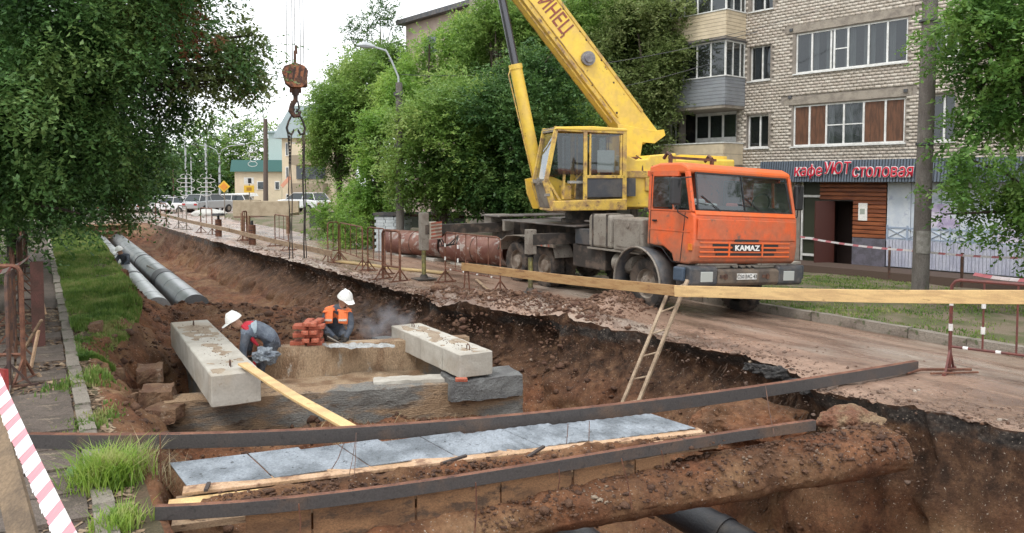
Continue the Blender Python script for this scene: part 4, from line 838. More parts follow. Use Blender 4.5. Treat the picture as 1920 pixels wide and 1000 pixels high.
# bumper, lights, plate
bump_m = mat('bumper_mud', (.15, .115, .085), .75, (.08, .065, .055), 4, bump=.1)
b = MB(); b.prism([(1.16, .58), (1.36, .56), (1.42, .62), (1.42, .84), (1.36, .88), (1.16, .88)], -.62, 1.0); bp = b.build('bumper', bump_m, truck, bevel=.015)
for y in (-.97, 1.32):
    b = MB(); b.prism([(1.05, .56), (1.36, .55), (1.43, .60), (1.43, .90), (1.36, .94), (1.05, .94)], y-.34, y+.34); e = b.build('bumper_end', dkgrey, truck, bevel=.03)
    b = MB(); b.box((1.434, y+(.06 if y < 0 else -.06), .74), (.02, .30, .19)); b.build('headlight', lamp_g, e, bevel=.02)
b = MB(); b.box((1.2, -1.36, .78), (.25, .1, .26)); b.build('corner_light', mat('blue_grey', (.05, .075, .11), .5), truck, bevel=.03)
b = MB(); b.box((1.2, 1.72, .80), (.3, .16, .28)); b.build('corner_light', dkgrey, truck, bevel=.03)
for y in (-.42, .68): b = MB(); b.cyl((1.415, y, .74), (1.43, y, .74), .055, None, 12); b.box((1.42, y-.08, .74), (.02, .14, .06)); b.build('tow_eye', rust_dark, bp)
b = MB(); b.box((1.43, .12, .74), (.012, .52, .115)); pl = b.build('number_plate', mat('plate_white', (.72, .72, .70), .4, (.5, .48, .44), 9, bump=0), truck)
Mf = Matrix.Translation((1.437, .12, .735)) @ Matrix(((0, 0, 1, 0), (1, 0, 0, 0), (0, 1, 0, 0), (0, 0, 0, 1)))
text('plate_characters', 'С501МС 43', .10, CTM @ Mf, cabin_dark, pl, .002, .001)
b = MB(); b.box((1.2, .1, .92), (.2, 2.3, .05)); b.box((1.18, -.55, .96), (.3, 1.0, .03)); b.box((1.18, .9, .96), (.3, .8, .03)); b.build('bumper_top', greybox, truck)
b = MB()
for y in (-.2, 0, .2, .35): b.tube([(1.2, y, .95), (1.35, y+.03, .90), (1.38, y+.05, .8)], .018, 6)
b.build('hose', black, truck)
# chassis
MB.DM = Matrix()
b = MB()
for y in (-.42, .42): b.box((-2.9, y, .86), (8.3, .09, .26))
for x in (-6.6, -5, -3.7, -2, -.6, .9): b.box((x, 0, .86), (.12, .9, .2))
b.box((-.2, 0, .55), (.16, 1.7, .16)); b.box((-3.69, 0, .5), (.2, 1.6, .2)); b.box((-5.01, 0, .5), (.2, 1.6, .2)); b.lathe([(0, -.2), (.2, -.18), (.24, 0), (.2, .18), (0, .2)], (-3.69, 0, .5), (1, 0, 0)); b.box((.2, .1, .95), (1.8, 1.2, .4)); b.box((-1.2, 0, .62), (1.5, 1.0, .3))
b.build('chassis_frame', chassis, truck)
def wheel(x, y, side, w_=.29, rad=.5):
    t = MB(); prof = [(.29, -.11), (.34, -.13), (.44, -.145), (.48, -.13), (.5, -.09), (.5, .09), (.48, .13), (.44, .145), (.34, .13), (.29, .11)]
    t.lathe([(r*rad/.5, h*w_/.29) for r, h in prof], (x, y, rad-.01), (0, 1, 0), 36)
    for k in range(30):
        a = 2*PI*k/30
        for s_ in (-1, 1):
            R = Matrix.Rotation(-a, 3, 'Y') ; c = Vector((x, y+s_*.07, rad-.01))+R@Vector((rad+.002, 0, 0)); t.box(c, (.022, .11, .05), 0, 0, R@Matrix.Rotation(.35*s_, 3, 'X'))
    return t
rimm = mat('wheel_rim', (.28, .24, .20), .65, (.16, .12, .09), 5, bump=.08)
def place_wheel(x, y, side):
    t = wheel(x, y, side).build('wheel', mudblack, truck, smooth=True)
    r = MB(); r.lathe([(.30, side*.11), (.28, side*.10), (.26, side*.02), (.17, side*.03), (.16, side*.11), (.10, side*.13), (0, side*.135)], (x, y, .49), (0, 1, 0), 28); rr = r.build('rim', rimm, t, smooth=True)
    r = MB()
    for k in range(8): a = 2*PI*k/8; r.cyl((x+.13*math.cos(a), y+side*.09, .49+.13*math.sin(a)), (x+.13*math.cos(a), y+side*.135, .49+.13*math.sin(a)), .016, None, 6)
    r.build('wheel_nut', rimm, t)
for x, y, s_ in ((0, -1.03, -1), (0, 1.03, 1), (-3.69, -1.05, -1), (-5.01, -1.05, -1), (-3.69, -.72, -1), (-5.01, -.72, -1), (-3.69, 1.05, 1), (-5.01, 1.05, 1)): place_wheel(x, y, s_) if (x, s_) != (0, 1) else None
MB.DM = Matrix.Translation((0, .40, -.25)); place_wheel(0, 1.03, 1); MB.DM = Matrix()
# front wheel arches
for y, s_ in ((-1.15, -1), (1.22, 1)):
    b = MB(); arc = [(-.02+.70*math.cos(a), .52+.70*math.sin(a)) for a in np.linspace(math.radians(-8), math.radians(200), 22)]
    b.sheet(lambda u, v: (arc[int(round(u*21))][0], y+(v-.5)*.44, arc[int(round(u*21))][1]), 21, 1)
    m_ = b.build('wheel_arch', dkgrey, truck, smooth=True); sm_ = m_.modifiers.new('s', 'SOLIDIFY'); sm_.thickness = .02
    b = MB(); b.tube([(p[0], y+.22*s_, p[1]) for p in arc], .022, 6); b.build('arch_lip', greybox, m_)
# rear mudguards with red and white stripes
chev_r = mat('chevron_red', (.42, .10, .06), .6, (.2, .1, .07), 5); chev_w = mat('chevron_white', (.52, .46, .38), .6, (.35, .28, .22), 4)
for y in (-1.05, 1.05):
    b = MB(); arc = [(-5.75, .75), (-5.6, .98), (-5.3, 1.13), (-4.9, 1.17), (-3.7, 1.17), (-3.35, 1.12), (-3.1, .98), (-3.0, .75)]
    b.sheet(lambda u, v: (arc[int(round(u*7))][0], y+(v-.5)*.5, arc[int(round(u*7))][1]), 7, 1)
    m_ = b.build('mudguard', greybox, truck); m_.modifiers.new('s', 'SOLIDIFY').thickness = .02
for k in range(7):
    x = -3.05-.16*k; b = MB(); yv = -1.32; b.add([(x, yv, .98), (x-.08, yv, .98), (x-.16, yv, 1.22), (x-.08, yv, 1.22)], [(0, 1, 2, 3)]); b.add([(x, yv+.012, .98), (x-.08, yv+.012, .98), (x-.16, yv+.012, 1.22), (x-.08, yv+.012, 1.22)], [(0, 1, 2, 3)]); b.build('stripe', chev_r if k % 2 else chev_w, truck)
b = MB(); b.box((-3.6, -1.30, 1.1), (1.25, .02, .25)); b.build('mudguard_skirt', greybox, truck)
# boxes and tanks behind the cab
b = MB(); b.prism([(-1.86, 1.1), (-1.86, 1.72), (-1.8, 1.80), (-1.12, 1.80), (-1.05, 1.72), (-1.05, 1.1)], -1.2, -.55); tk = b.build('fuel_tank', greybox, truck, bevel=.05)
for x in (-1.7, -1.2): b = MB(); b.box((x, -1.205, 1.45), (.05, .01, .7)); b.box((x, -.9, 1.805), (.05, .6, .01)); b.build('tank_strap', chassis, tk)
b = MB(); b.box((-.52, -.86, 1.42), (.94, .68, .66)); tb = b.build('tool_box', greybox, truck, bevel=.03)
b = MB(); b.cyl((-.5, -1.205, 1.6), (-.5, -1.225, 1.6), .05, None, 12); b.box((-.5, -1.205, 1.42), (.75, .012, .5)); b.build('box_door', greybox, tb, bevel=.005)
b = MB(); b.box((-1.0, -.86, 1.07), (1.75, .72, .035)); b.build('step_plate', greybox, truck)
b = MB(); b.cyl((-1.1, -.95, .8), (-.45, -.95, .8), .21, None, 20); b.build('air_tank', greybox, truck, smooth=True)
b = MB(); b.box((-2.2, -.88, 1.28), (.55, .5, .35)); b.build('tool_box', dkgrey, truck, bevel=.02)
b = MB(); b.box((-2.0, -.85, .85), (1.2, .5, .5)); b.build('side_guard', chassis, truck, bevel=.02)
b = MB(); b.box((-.05, .2, 1.6), (.12, 2.0, .6)); b.box((-.3, .2, 1.2), (.5, 1.5, .5)); b.build('engine_rear', chassis, truck)
# deck plates
deck_m = mat('deck_plate', (.17, .155, .145), .45, (.10, .085, .075), 3, spots=(.16, .09, .06), bump=.08)
for (x0, x1, y0, y1, z) in ((-5.6, -2.3, -1.25, -.45, 1.50), (-5.9, -2.3, .3, 1.2, 1.52), (-6.9, -5.9, -1.15, 1.15, 1.58), (-2.3, -1.9, -1.0, 1.0, 1.62)):
    b = MB(); b.box(((x0+x1)/2, (y0+y1)/2, z), (x1-x0, y1-y0, .035)); b.build('deck_plate', deck_m, truck, bevel=.008)
b = MB(); b.box((-3.7, 0, 1.25), (4.6, 1.1, .5)); b.box((-6.3, 0, 1.2), (.9, 1.5, .5)); b.build('subframe', chassis, truck)
MB().box((-6.75, -.75, 1.4), (.4, .6, .42)).build('support_box', greybox, truck, bevel=.02); MB().box((-5.7, -1.0, 1.36), (.12, .3, .3)).build('support_box', greybox, truck, bevel=.02)
# outriggers
def outrigger(x, y, y_in, z, col_h, foot, lab):
    b = MB(); s_ = -1 if y < 0 else 1
    b.bar((x, y_in, z), (x, y, z), .22, .24); o = b.build('outrigger_beam', chassis, truck, lab)
    b = MB(); b.box((x, y, z-.05), (.20, .20, col_h)); b.build('jack_column', greybox, o, bevel=.01)
    b = MB(); b.cyl((x, y, z-.4), (x, y, foot+.1), .055, None, 14); b.build('jack_rod', mat('jack_rod', (.35, .33, .12), .35, (.15, .14, .08), 6, metal=.5), o, smooth=True)
    b = MB(); b.cyl((x, y, foot+.02), (x, y, foot+.12), .12, .08, 14); b.box((x, y, foot+.01), (.5, .5, .03)); b.build('foot_pad', chassis, o)
outrigger(-6.32, -3.11, -.8, 1.28, .95, .02, 'extended rear outrigger with its foot on a plate'); outrigger(-6.32, 2.6, .8, 1.28, .95, .02, 'rear outrigger on the far side')
outrigger(-2.95, -2.0, -.8, 1.2, .55, .0, 'front outrigger beside the rear wheels'); outrigger(-2.95, 2.2, .8, 1.2, .55, .0, 'front outrigger on the far side')
b = MB(); b.bar((-6.32, -2.7, 1.25), (-6.32, -3.0, 1.25), .40, .42); b.build('outrigger_head', chev_w, truck)
for k in range(5):
    z0 = 1.08+.09*k; b = MB(); b.add([(-6.11, -2.70, z0), (-6.11, -2.70, z0+.05), (-6.11, -3.0, z0+.02), (-6.11, -3.0, z0-.03)], [(0, 1, 2, 3)]); b.build('stripe', chev_r, truck)
b = MB(); [b.tube([(-6.2, -2.8+.05*k, 1.1), (-6.15, -2.75+.08*k, .85), (-6.1, -2.5+.1*k, .9), (-6.2, -2.2, 1.1)], .018, 5) for k in range(3)]; b.build('hose', black, truck)

# ---- slewing superstructure: own frame, x = forward along the boom
TC = Vector((1.91, 19.1, 0)); baz = math.radians(-108); fw = Vector((math.sin(baz), math.cos(baz), 0)); lf = Vector((-fw.y, fw.x, 0))
TM = Matrix(((fw.x, lf.x, 0, TC.x), (fw.y, lf.y, 0, TC.y), (0, 0, 1, 0), (0, 0, 0, 1))); LOC = TW.inverted() @ TM
def T(): b = MB(); b.M = LOC.copy(); return b
b = T(); b.cyl((0, 0, 1.45), (0, 0, 1.82), .62, None, 32); b.cyl((0, 0, 1.5), (0, 0, 1.6), .72, None, 32); b.build('slewing_ring', chassis, truck)
b = T(); b.prism([(1.35, 1.84), (1.5, 2.2), (1.55, 2.55), (1.2, 2.62), (.4, 2.3), (-.2, 2.45), (-.62, 3.05), (-1.15, 3.05), (-1.2, 2.9), (-2.2, 3.15), (-3.5, 3.12), (-3.55, 2.4), (-2.2, 1.95), (-1.0, 1.84)], -.42, -.36); b.build('turret_plate', yellow, truck)
b = T(); b.prism([(1.35, 1.84), (1.5, 2.2), (1.55, 2.55), (1.2, 2.62), (.4, 2.3), (-.2, 2.45), (-.62, 3.05), (-1.15, 3.05), (-1.2, 2.9), (-2.2, 3.15), (-3.5, 3.12), (-3.55, 2.4), (-2.2, 1.95), (-1.0, 1.84)], .36, .42); b.build('turret_plate', yellow, truck)
b = T(); b.box((-.9, 0, 1.9), (3.6, 1.6, .12)); b.build('turret_base', yellow_dirty, truck, bevel=.02)
b = T(); b.box((-2.6, 0, 2.55), (1.7, 1.7, .95)); b.build('counterweight', yellow, truck, 'yellow counterweight behind the orange cab', bevel=.04)
b = T(); b.cyl((-1.5, -.36, 2.6), (-1.5, .36, 2.6), .3, None, 20); b.build('winch_drum', rust_dark, truck)
b = T(); b.prism([(-.30, 1.9), (-.36, 2.5), (-.42, 3.12), (-.7, 3.0), (-1.0, 3.02), (-1.05, 3.1), (-1.75, 3.16), (-1.75, 2.6), (-1.35, 2.0), (-1.1, 1.88)], .43, 1.0); b.build('engine_housing', yellow, truck, 'yellow side housing beside the crane cab', bevel=.03)
b = T(); b.box((-.75, 1.02, 2.66), (.75, .06, .16)); b.box((-1.02, 1.03, 2.42), (.2, .05, .3)); b.build('housing_step', yellow_dirty, truck, bevel=.01)
for x in (-.85, -1.1): b = T(); b.tube([(x, .7, 3.1), (x-.03, .95, 3.0), (x, 1.03, 2.7)], .018, 5); b.build('hydraulic_hose', rust_dark, truck)
# crane cab
CYn, CYf = 1.22, .46       # near (camera) and far side in turret y
def cabframe(y):
    b = T(); P = dict(w=.05)
    for p, q, w_ in (((1.60, 2.5), (1.36, 3.64), .09), ((1.36, 3.64), (-.30, 3.60), .09), ((-.30, 3.60), (-.30, 1.9), .09), ((.70, 3.60), (.70, 2.0), .07), ((1.60, 2.5), (1.42, 1.95), .12), ((.62, 2.62), (-.30, 2.62), .07), ((-.18, 3.55), (-.18, 2.6), .06), ((1.62, 2.58), (1.30, 2.0), .08), ((.60, 3.5), (.60, 2.0), .05)):
        b.bar((p[0], y, p[1]), (q[0], y, q[1]), .05, w_, up=(0, 1, 0))
    return b
def barxz(b, p, q, y, w_, t=.05):
    d = Vector((q[0]-p[0], 0, q[1]-p[1])).normalized(); n = Vector((-d.z, 0, d.x))*w_/2; vs = []
    for yy in (y-t/2, y+t/2):
        for e, s_ in ((p, 1), (p, -1), (q, -1), (q, 1)): vs.append((e[0]+n.x*s_, yy, e[1]+n.z*s_))
    b.add(vs, [(0, 1, 2, 3), (4, 5, 6, 7), (0, 1, 5, 4), (1, 2, 6, 5), (2, 3, 7, 6), (3, 0, 4, 7)])
cabroot = None
for y in (CYn, CYf):
    b = T()
    for p, q, w_ in (((1.62, 2.48), (1.38, 3.66), .10), ((1.42, 3.66), (-.34, 3.62), .10), ((-.29, 3.60), (-.29, 1.88), .10), ((.68, 3.60), (.68, 1.95), .09), ((1.63, 2.52), (1.44, 1.90), .15), ((.66, 2.60), (-.30, 2.60), .07), ((-.20, 3.55), (-.20, 2.6), .05), ((.56, 3.56), (.56, 2.6), .04), ((1.60, 2.55), (1.28, 2.05), .06)): barxz(b, p, q, y, w_)
    o = b.build('crane_cab_frame', yellow_dirty, truck, bevel=.008)
    if y == CYn: cabroot = o
for x, z in ((1.62, 2.5), (1.39, 3.64), (1.45, 1.95), (-.3, 3.6)): b = T(); b.bar((x, CYf, z), (x, CYn, z), .09, .09); b.build('cross_bar', greybox, truck)
b = T(); b.prism([(1.45, 3.64), (1.38, 3.70), (.5, 3.73), (-.34, 3.69), (-.34, 3.63)], CYf-.04, CYn+.04); b.build('crane_cab_roof', yellow, truck, bevel=.02)
b = T(); b.prism([(1.50, 1.84), (1.47, 2.06), (-.34, 2.10), (-.34, 1.84)], CYf, CYn+.06); b.build('crane_cab_floor', yellow_dirty, truck, 'yellow sill under the crane cab with worn paint', bevel=.02)
b = T(); b.prism([(1.64, 2.5), (1.50, 1.9), (1.3, 1.78), (1.1, 1.8), (1.35, 1.98), (1.5, 2.5)], CYf, CYn-.03); b.build('nose_panel', greybox, truck, bevel=.02)
b = T(); b.box((.20, CYn-.01, 2.36), (.90, .03, .44)); b.box((-.45, CYn-.1, 2.36), (.35, .03, .42)); b.build('side_panel', mat('panel_slate', (.06, .065, .075), .6, (.1, .095, .09), 3), truck, 'dark slate panel set in the cab side', bevel=.006)
b = T(); b.add([(1.33, CYn, 2.65), (.73, CYn, 2.65), (.73, CYn, 3.56), (1.36, CYn, 3.56)], [(0, 1, 2, 3)]); b.build('side_glass', gl_dark, cabroot)
b = T(); b.add([(.53, CYn, 2.65), (-.16, CYn, 2.65), (-.16, CYn, 3.56), (.53, CYn, 3.56)], [(0, 1, 2, 3)]); b.build('side_glass', gl_clear, cabroot)
b = T(); b.add([(1.59, CYf+.04, 2.54), (1.59, CYn-.04, 2.54), (1.39, CYn-.04, 3.6), (1.39, CYf+.04, 3.6)], [(0, 1, 2, 3)]); b.build('front_glass', gl_clear, cabroot)
b = T(); b.add([(1.4, CYf, 2.6), (-.26, CYf, 2.6), (-.26, CYf, 3.56), (1.3, CYf, 3.56)], [(0, 1, 2, 3)]); b.build('far_glass', gl_dark, cabroot)
b = T(); b.box((.15, CYf+.03, 2.35), (.9, .04, .55)); b.box((-.28, .84, 2.35), (.03, .7, .55)); b.build('rear_panel', mat('cab_inner', (.35, .33, .30), .8, (.2, .17, .14), 4), truck)
b = T(); b.box((.2, .85, 2.3), (.42, .42, .14)); b.box((-.0, .85, 2.62), (.12, .42, .6)); b.build('operator_seat', interior, truck, bevel=.03)
b = T(); b.box((1.05, .95, 2.25), (.25, .1, .3)); b.bar((1.18, CYn-.1, 2.1), (1.14, CYn-.1, 2.72), .05); b.bar((.8, .9, 2.1), (.8, .95, 2.55), .03); b.bar((.75, .85, 2.55), (.55, .9, 2.75), .03); b.build('control_lever', yellow_dirty, truck)
b = T(); b.box((.78, .9, 2.48), (.35, .12, .06)); b.build('paper', cl1, truck); b = T(); b.box((.15, CYn-.05, 2.95), (.42, .01, .5)); b.build('paper', cl1, truck, 'pale sheets stuck inside the small window')
b = T(); b.box((1.72, 1.0, 2.5), (.05, .05, .16)); b.box((1.6, 1.25, 2.2), (.12, .05, .06)); b.build('work_lamp', greybox, truck)
# boom
def bp(x, off=0, y=0):   # point on the boom axis; off = distance above the axis
    th = math.atan(1.157); return Vector((x-off*math.sin(th), y, 4.04+1.157*(x+.9)+off*math.cos(th)))
TH = math.atan(1.157)
bs = T(); hh, hw = .37, .25
poly = [(-.95, -.40), (-.1, -hh), (6.1, -hh), (6.1, hh), (-.55, hh), (-1.05, .05)]
def bpx(l, o): p = bp(-.9); return (p.x+l*math.cos(TH)-o*math.sin(TH), p.z+l*math.sin(TH)+o*math.cos(TH))
Lb = 9.6
q = [bpx(-.25, -hh), bpx(Lb, -hh), bpx(Lb, hh), bpx(-.75, hh)]
bs.prism(q, -hw, hw); boom = bs.build('boom', yellow, truck, 'yellow box boom with lettering and scuffed edges', bevel=.02)
b = T()
for y in (-hw-.012, hw+.012):
    for o_ in (-hh+.03, hh-.03): b.bar((*[bpx(-.1, o_)[0], y], bpx(-.1, o_)[1]), (bpx(Lb, o_)[0], y, bpx(Lb, o_)[1]), .02, .07)
for l in np.arange(1.5, Lb, 1.9): b.prism([bpx(l, -hh-.012), bpx(l+.06, -hh-.012), bpx(l+.06, hh+.012), bpx(l, hh+.012)], -hw-.008, hw+.008) if False else None
b.build('boom_flange', yellow_dirty, boom)
b = T(); b.tube([(bpx(.2, -hh-.06)[0], .2, bpx(.2, -hh-.06)[1]), (bpx(Lb, -hh-.06)[0], .2, bpx(Lb, -hh-.06)[1])], .025, 6); b.tube([(bpx(.2, -hh+.12)[0], hw+.02, bpx(.2, -hh+.12)[1]), (bpx(Lb, -hh+.12)[0], hw+.02, bpx(Lb, -hh+.12)[1])], .015, 6); b.build('hydraulic_line', yellow_dirty, boom)
# boom foot
foot = [bpx(-.75, hh), bpx(.35, -hh), (-.78, 3.55), (-.62, 3.1), (-.9, 2.86), (-1.12, 3.0), (-1.22, 3.45), (-1.5, 3.5), (-1.65, 3.66), (-1.55, 3.72)]
foot = [bpx(.1, -hh), bpx(-.78, hh), (-1.42, 3.68), (-1.72, 3.72), (-1.78, 3.62), (-1.52, 3.42), (-1.22, 3.40), (-1.12, 2.98), (-.92, 2.84), (-.72, 2.98), (-.62, 3.35), (-.45, 3.75)]
foot = [bpx(.1, -hh), bpx(-.78, hh), (-1.28, 3.70), (-1.80, 3.76), (-1.84, 3.62), (-1.55, 3.42), (-1.22, 3.44), (-1.15, 2.98), (-.95, 2.84), (-.75, 2.98), (-.62, 3.45)]
for y in (-.30, .27): b = T(); b.prism(foot, y, y+.03); b.build('boom_foot', yellow, boom, bevel=.006)
b = T(); b.cyl((-.95, -.45, 3.0), (-.95, .48, 3.0), .085, None, 16); b.build('foot_pin', rust, boom)
b = T(); p = bpx(1.75, .03); b.cyl((p[0], hw, p[1]), (p[0], hw+.09, p[1]), .17, .17, 24); b.cyl((p[0], hw+.09, p[1]), (p[0], hw+.13, p[1]), .11, .10, 24); b.build('boom_pin', mat('pin_grey', (.16, .15, .17), .5, (.25, .24, .24), 6), boom, 'round grey pin cap on the boom side', smooth=True)
holes = MB(); holes.M = LOC
for l, o_ in ((.9, .2), (1.5, .3), (2.1, .3), (2.35, .31), (3.0, .3), (.3, -.2), (1.2, -.28), (2.6, -.3), (3.3, .3)): p = bpx(l, o_); holes.cyl((p[0], hw+.001, p[1]), (p[0], hw+.006, p[1]), .018+.012*random.random(), None, 8)
holes.build('paint_chip', rust_dark, boom)
redl = mat('red_brown_letters', (.30, .07, .04), .6, (.22, .08, .05), 9, bump=0)
ct, st_ = math.cos(TH), math.sin(TH); c0 = bpx(3.02, .04)
Mt = Matrix(((-ct, -st_, 0, c0[0]), (0, 0, 1, hw+.004), (-st_, ct, 0, c0[1]), (0, 0, 0, 1)))
text('boom_letters', 'ИНЕЦ', .50, LOC @ Mt, redl, boom, .003, .008, sx=.72)
# inner telescopic section and head
b = T(); b.prism([bpx(Lb-.5, -.26), bpx(11.5, -.26), bpx(11.5, .26), bpx(Lb-.5, .26)], -.18, .18); ib = b.build('inner_boom', yellow, truck, bevel=.015)
HX = 6.87; hz = bp(HX).z
b = T(); b.cyl((HX-.12, -.16, hz+.1), (HX-.12, .16, hz+.1), .28, None, 24); b.cyl((HX-.15, -.2, hz+.1), (HX-.15, .2, hz+.1), .05, None, 10); b.build('head_sheave', rust_dark, ib)
for y in (-.2, .17): b = T(); b.prism([bpx(11.3, -.3), (HX+.1, hz-.15), (HX+.1, hz+.3), bpx(11.3, .32)], y, y+.03); b.build('head_plate', yellow, ib)
# luffing cylinder
cb, ct_ = Vector((1.30, 0, 2.3)), Vector((2.477, 0, bp(2.477, -.35).z)); dd_ = (ct_-cb).normalized(); mid = cb+dd_*((5.15-2.3)/dd_.z)
b = T(); b.cyl(cb, mid, .145, None, 24); b.cyl(mid-dd_*.05, mid+dd_*.06, .16, None, 24); lc = b.build('luffing_cylinder', yellow, truck, 'yellow hydraulic cylinder that lifts the boom', smooth=True)
b = T(); b.cyl(mid, ct_, .095, None, 20); b.build('cylinder_rod', mat('rod_dark', (.10, .10, .11), .22, metal=.6, bump=0), lc, smooth=True)
b = T(); b.tube([cb+Vector((.17, .05, .1)), mid+Vector((.19, .05, -.2)), mid+Vector((.1, .05, .05))], .016, 5); b.build('hydraulic_line', yellow_dirty, lc)

# ================================================================== HOOK BLOCK ON ITS ROPES
HW = TM @ Vector((HX-.0, 0, 0)); zt = hz
hook = thing('hook_block', 'striped rust-brown crane hook block hanging over the trench on steel ropes', 'hook block', (HW.x, HW.y, 4.55), .35)
b_ = lambda: MB()
rope = mat('steel_rope', (.35, .34, .32), .5, (.2, .18, .17), 20, metal=.3, bump=0)
for x, y in ((-.17, -.03), (-.05, .02), (.0, -.02), (.12, .03), (.18, -.02)): b = MB(); b.tube([(x, y, .45), (x*.9, y, zt-4.55)], .009, 5); b.build('rope', rope, hook)
block_m = mat('block_paint', (.34, .13, .06), .7, (.10, .045, .035), 7, (.44, .56), spots=(.45, .26, .12), spot_scale=6, bump=.15, stretch=(1, 1, 1))
hexa = [(-.23, .38), (-.27, .30), (-.20, .02), (-.10, -.06), (.12, -.06), (.22, .02), (.26, .30), (.18, .40), (.0, .46)]
for y in (-.14, .11): b = MB(); b.prism(hexa, y, y+.03); b.build('side_plate', block_m, hook, bevel=.008)
for k in range(4):
    x = -.2+.11*k; b = MB(); b.add([(x, -.144, .05), (x+.045, -.144, .05), (x+.10, -.144, .36), (x+.055, -.144, .36)], [(0, 1, 2, 3)]); b.build('stripe', rust_dark, hook)
b = MB(); [b.cyl((0, y, .2), (0, y+.06, .2), .21, None, 20) for y in (-.1, -.03, .04)]; b.build('sheave', rust_dark, hook)
b = MB(); b.box((.14, .04, .14), (.22, .22, .36)); b.build('counter_cheek', rust_dark, hook, bevel=.03)
b = MB(); b.bar((0, 0, .46), (.0, 0, .72), .10, .05); b.bar((.03, 0, .66), (.02, 0, .84), .05, .05); b.build('rope_wedge', rust_dark, hook)
b = MB(); b.cyl((0, 0, -.08), (0, 0, -.22), .09, .07, 14); b.cyl((-.12, 0, -.12), (.12, 0, -.12), .05, None, 10); b.tube([(0, 0, -.2), (0, 0, -.32), (-.07, 0, -.42), (-.10, 0, -.55), (-.03, 0, -.66), (.06, 0, -.65), (.1, 0, -.55)], [.05, .05, .055, .06, .055, .045, .02], 8); b.build('hook', rust_dark, hook, smooth=True)
b = MB(); b.tube([(-.06, .0, -.45), (-.09, .02, -.35), (.05, .02, -.35), (.07, 0, -.5), (.0, 0, -.58)], .022, 6); b.build('link', chassis, hook, smooth=True)
for s_ in (-1, 1):
    b = MB(); b.tube([(s_*.02, 0, -.5), (s_*.07, 0, -.62), (s_*.15, 0, -.78), (s_*.19, 0, -.92), (s_*.16, 0, -1.03), (s_*.09, 0, -1.05), (s_*.05, 0, -.98), (s_*.05, 0, -.94)], [.018, .02, .022, .026, .028, .028, .022, .012], 7); b.build('sling_hook', chassis, hook, smooth=True)
    for dx in ((-.02, .03) if s_ < 0 else (.0, .035)):
        b = MB(); x = s_*.14+dx; pts = [(x+.012*math.sin(k*1.1+dx*50), .01*math.cos(k), -1.02-k*.245) for k in range(12)]; b.tube(pts, .012 if dx else .018, 5); b.build('sling', chassis, hook, smooth=True)
    for k in range(9): b = MB(); z = -1.1-k*.07; b.box((s_*.14, 0, z), (.045, .028, .055), k*.7); b.build('chain_link', chassis, hook, bevel=.008)
# ================================================================== APARTMENT BLOCK WITH CAFE
B0 = Vector((11.9, 25.0, -.2)); BRZ = math.radians(-50); be = Vector((math.cos(BRZ), math.sin(BRZ), 0)); bn = Vector((-be.y, be.x, 0))
def bl(px, py, yp=0):
    d = Vector(ray(px, py)); o = Vector((0, 0, EYE)); t = ((B0-o).dot(bn)+yp)/d.dot(bn); p = o+d*t-B0; return p.dot(be), p.z
bld = thing('apartment_block', 'pale brick apartment block with glazed loggias above the ground floor cafe', 'apartment block', B0, BRZ)
brk = mat('silicate_brick', (.50, .45, .385), .9, (.42, .37, .31), 1.3, (.4, .62), spots=(.24, .18, .135), spot_scale=5, spot_thr=(.58, .72), bump=.2, bscale=40, grain=.14, gscale=9)
mortar_m = mat('wall_mortar', (.29, .255, .22), .95, (.23, .20, .17), 2, bump=.2)
band_m = mat('lintel_concrete', (.32, .28, .23), .9, (.22, .19, .16), 3, bump=.2)
ops = []
def op(xl, yt, yb, xr, depth=.22):
    x0, z1 = bl(xl, yt); _, z0 = bl(xl, yb); x1, _ = bl(xr, (yt+yb)/2); ops.append((x0, x1, z0, z1)); return (x0, x1, z0, z1)
W3 = op(1492, 64, 139, 1701); W2 = op(1487, 199, 275, 1696)
W1a = op(1405, 88, 153, 1444); W1b = op(1400, 217, 278, 1440); W1c = op(1408, -44, 23, 1449)
WR2 = op(1741, 178, 266, 1790); WR3 = op(1745, 38, 108, 1812)
# recessed balcony doors behind balconies
xj, _ = bl(1397, 150); 
bz2 = bl(1397, 203)[1]; bz3 = bl(1397, 12)[1]-.0
REC = (xj-2.9, xj-.35, bl(1330, 270)[1]-.25, bl(1378, 207)[1]); ops.append(REC)
WL = op(1253, 230, 280, 1272)
X0w, X1w, Z0w, Z1w = -22, 13, -.5, 14.5
CAFE_X0 = bl(1500, 400)[0]; cz1 = bl(1500, 338)[1]; ops.append((CAFE_X0, 12.0, -.3, cz1))
xs_ = sorted({X0w, X1w, *[o[0] for o in ops], *[o[1] for o in ops]}); zs_ = sorted({Z0w, Z1w, *[o[2] for o in ops], *[o[3] for o in ops]})
b = MB()
for i in range(len(xs_)-1):
    for j in range(len(zs_)-1):
        xm, zm = (xs_[i]+xs_[i+1])/2, (zs_[j]+zs_[j+1])/2
        if any(o[0] < xm < o[1] and o[2] < zm < o[3] for o in ops): continue
        b.add([(xs_[i], .012, zs_[j]), (xs_[i+1], .012, zs_[j]), (xs_[i+1], .012, zs_[j+1]), (xs_[i], .012, zs_[j+1])], [(0, 1, 2, 3)])
for (x0, x1, z0, z1) in ops:
    dp = .33 if (x1-x0) < 5 else .0
    if not dp: continue
    for p in (((x0, .012, z0), (x0, dp, z0), (x0, dp, z1), (x0, .012, z1)), ((x1, .012, z0), (x1, .012, z1), (x1, dp, z1), (x1, dp, z0)), ((x0, .012, z1), (x1, .012, z1), (x1, dp, z1), (x0, dp, z1)), ((x0, .012, z0), (x0, dp, z0), (x1, dp, z0), (x1, .012, z0))): b.add(p, [(0, 1, 2, 3)])
b.build('wall', mortar_m, bld)
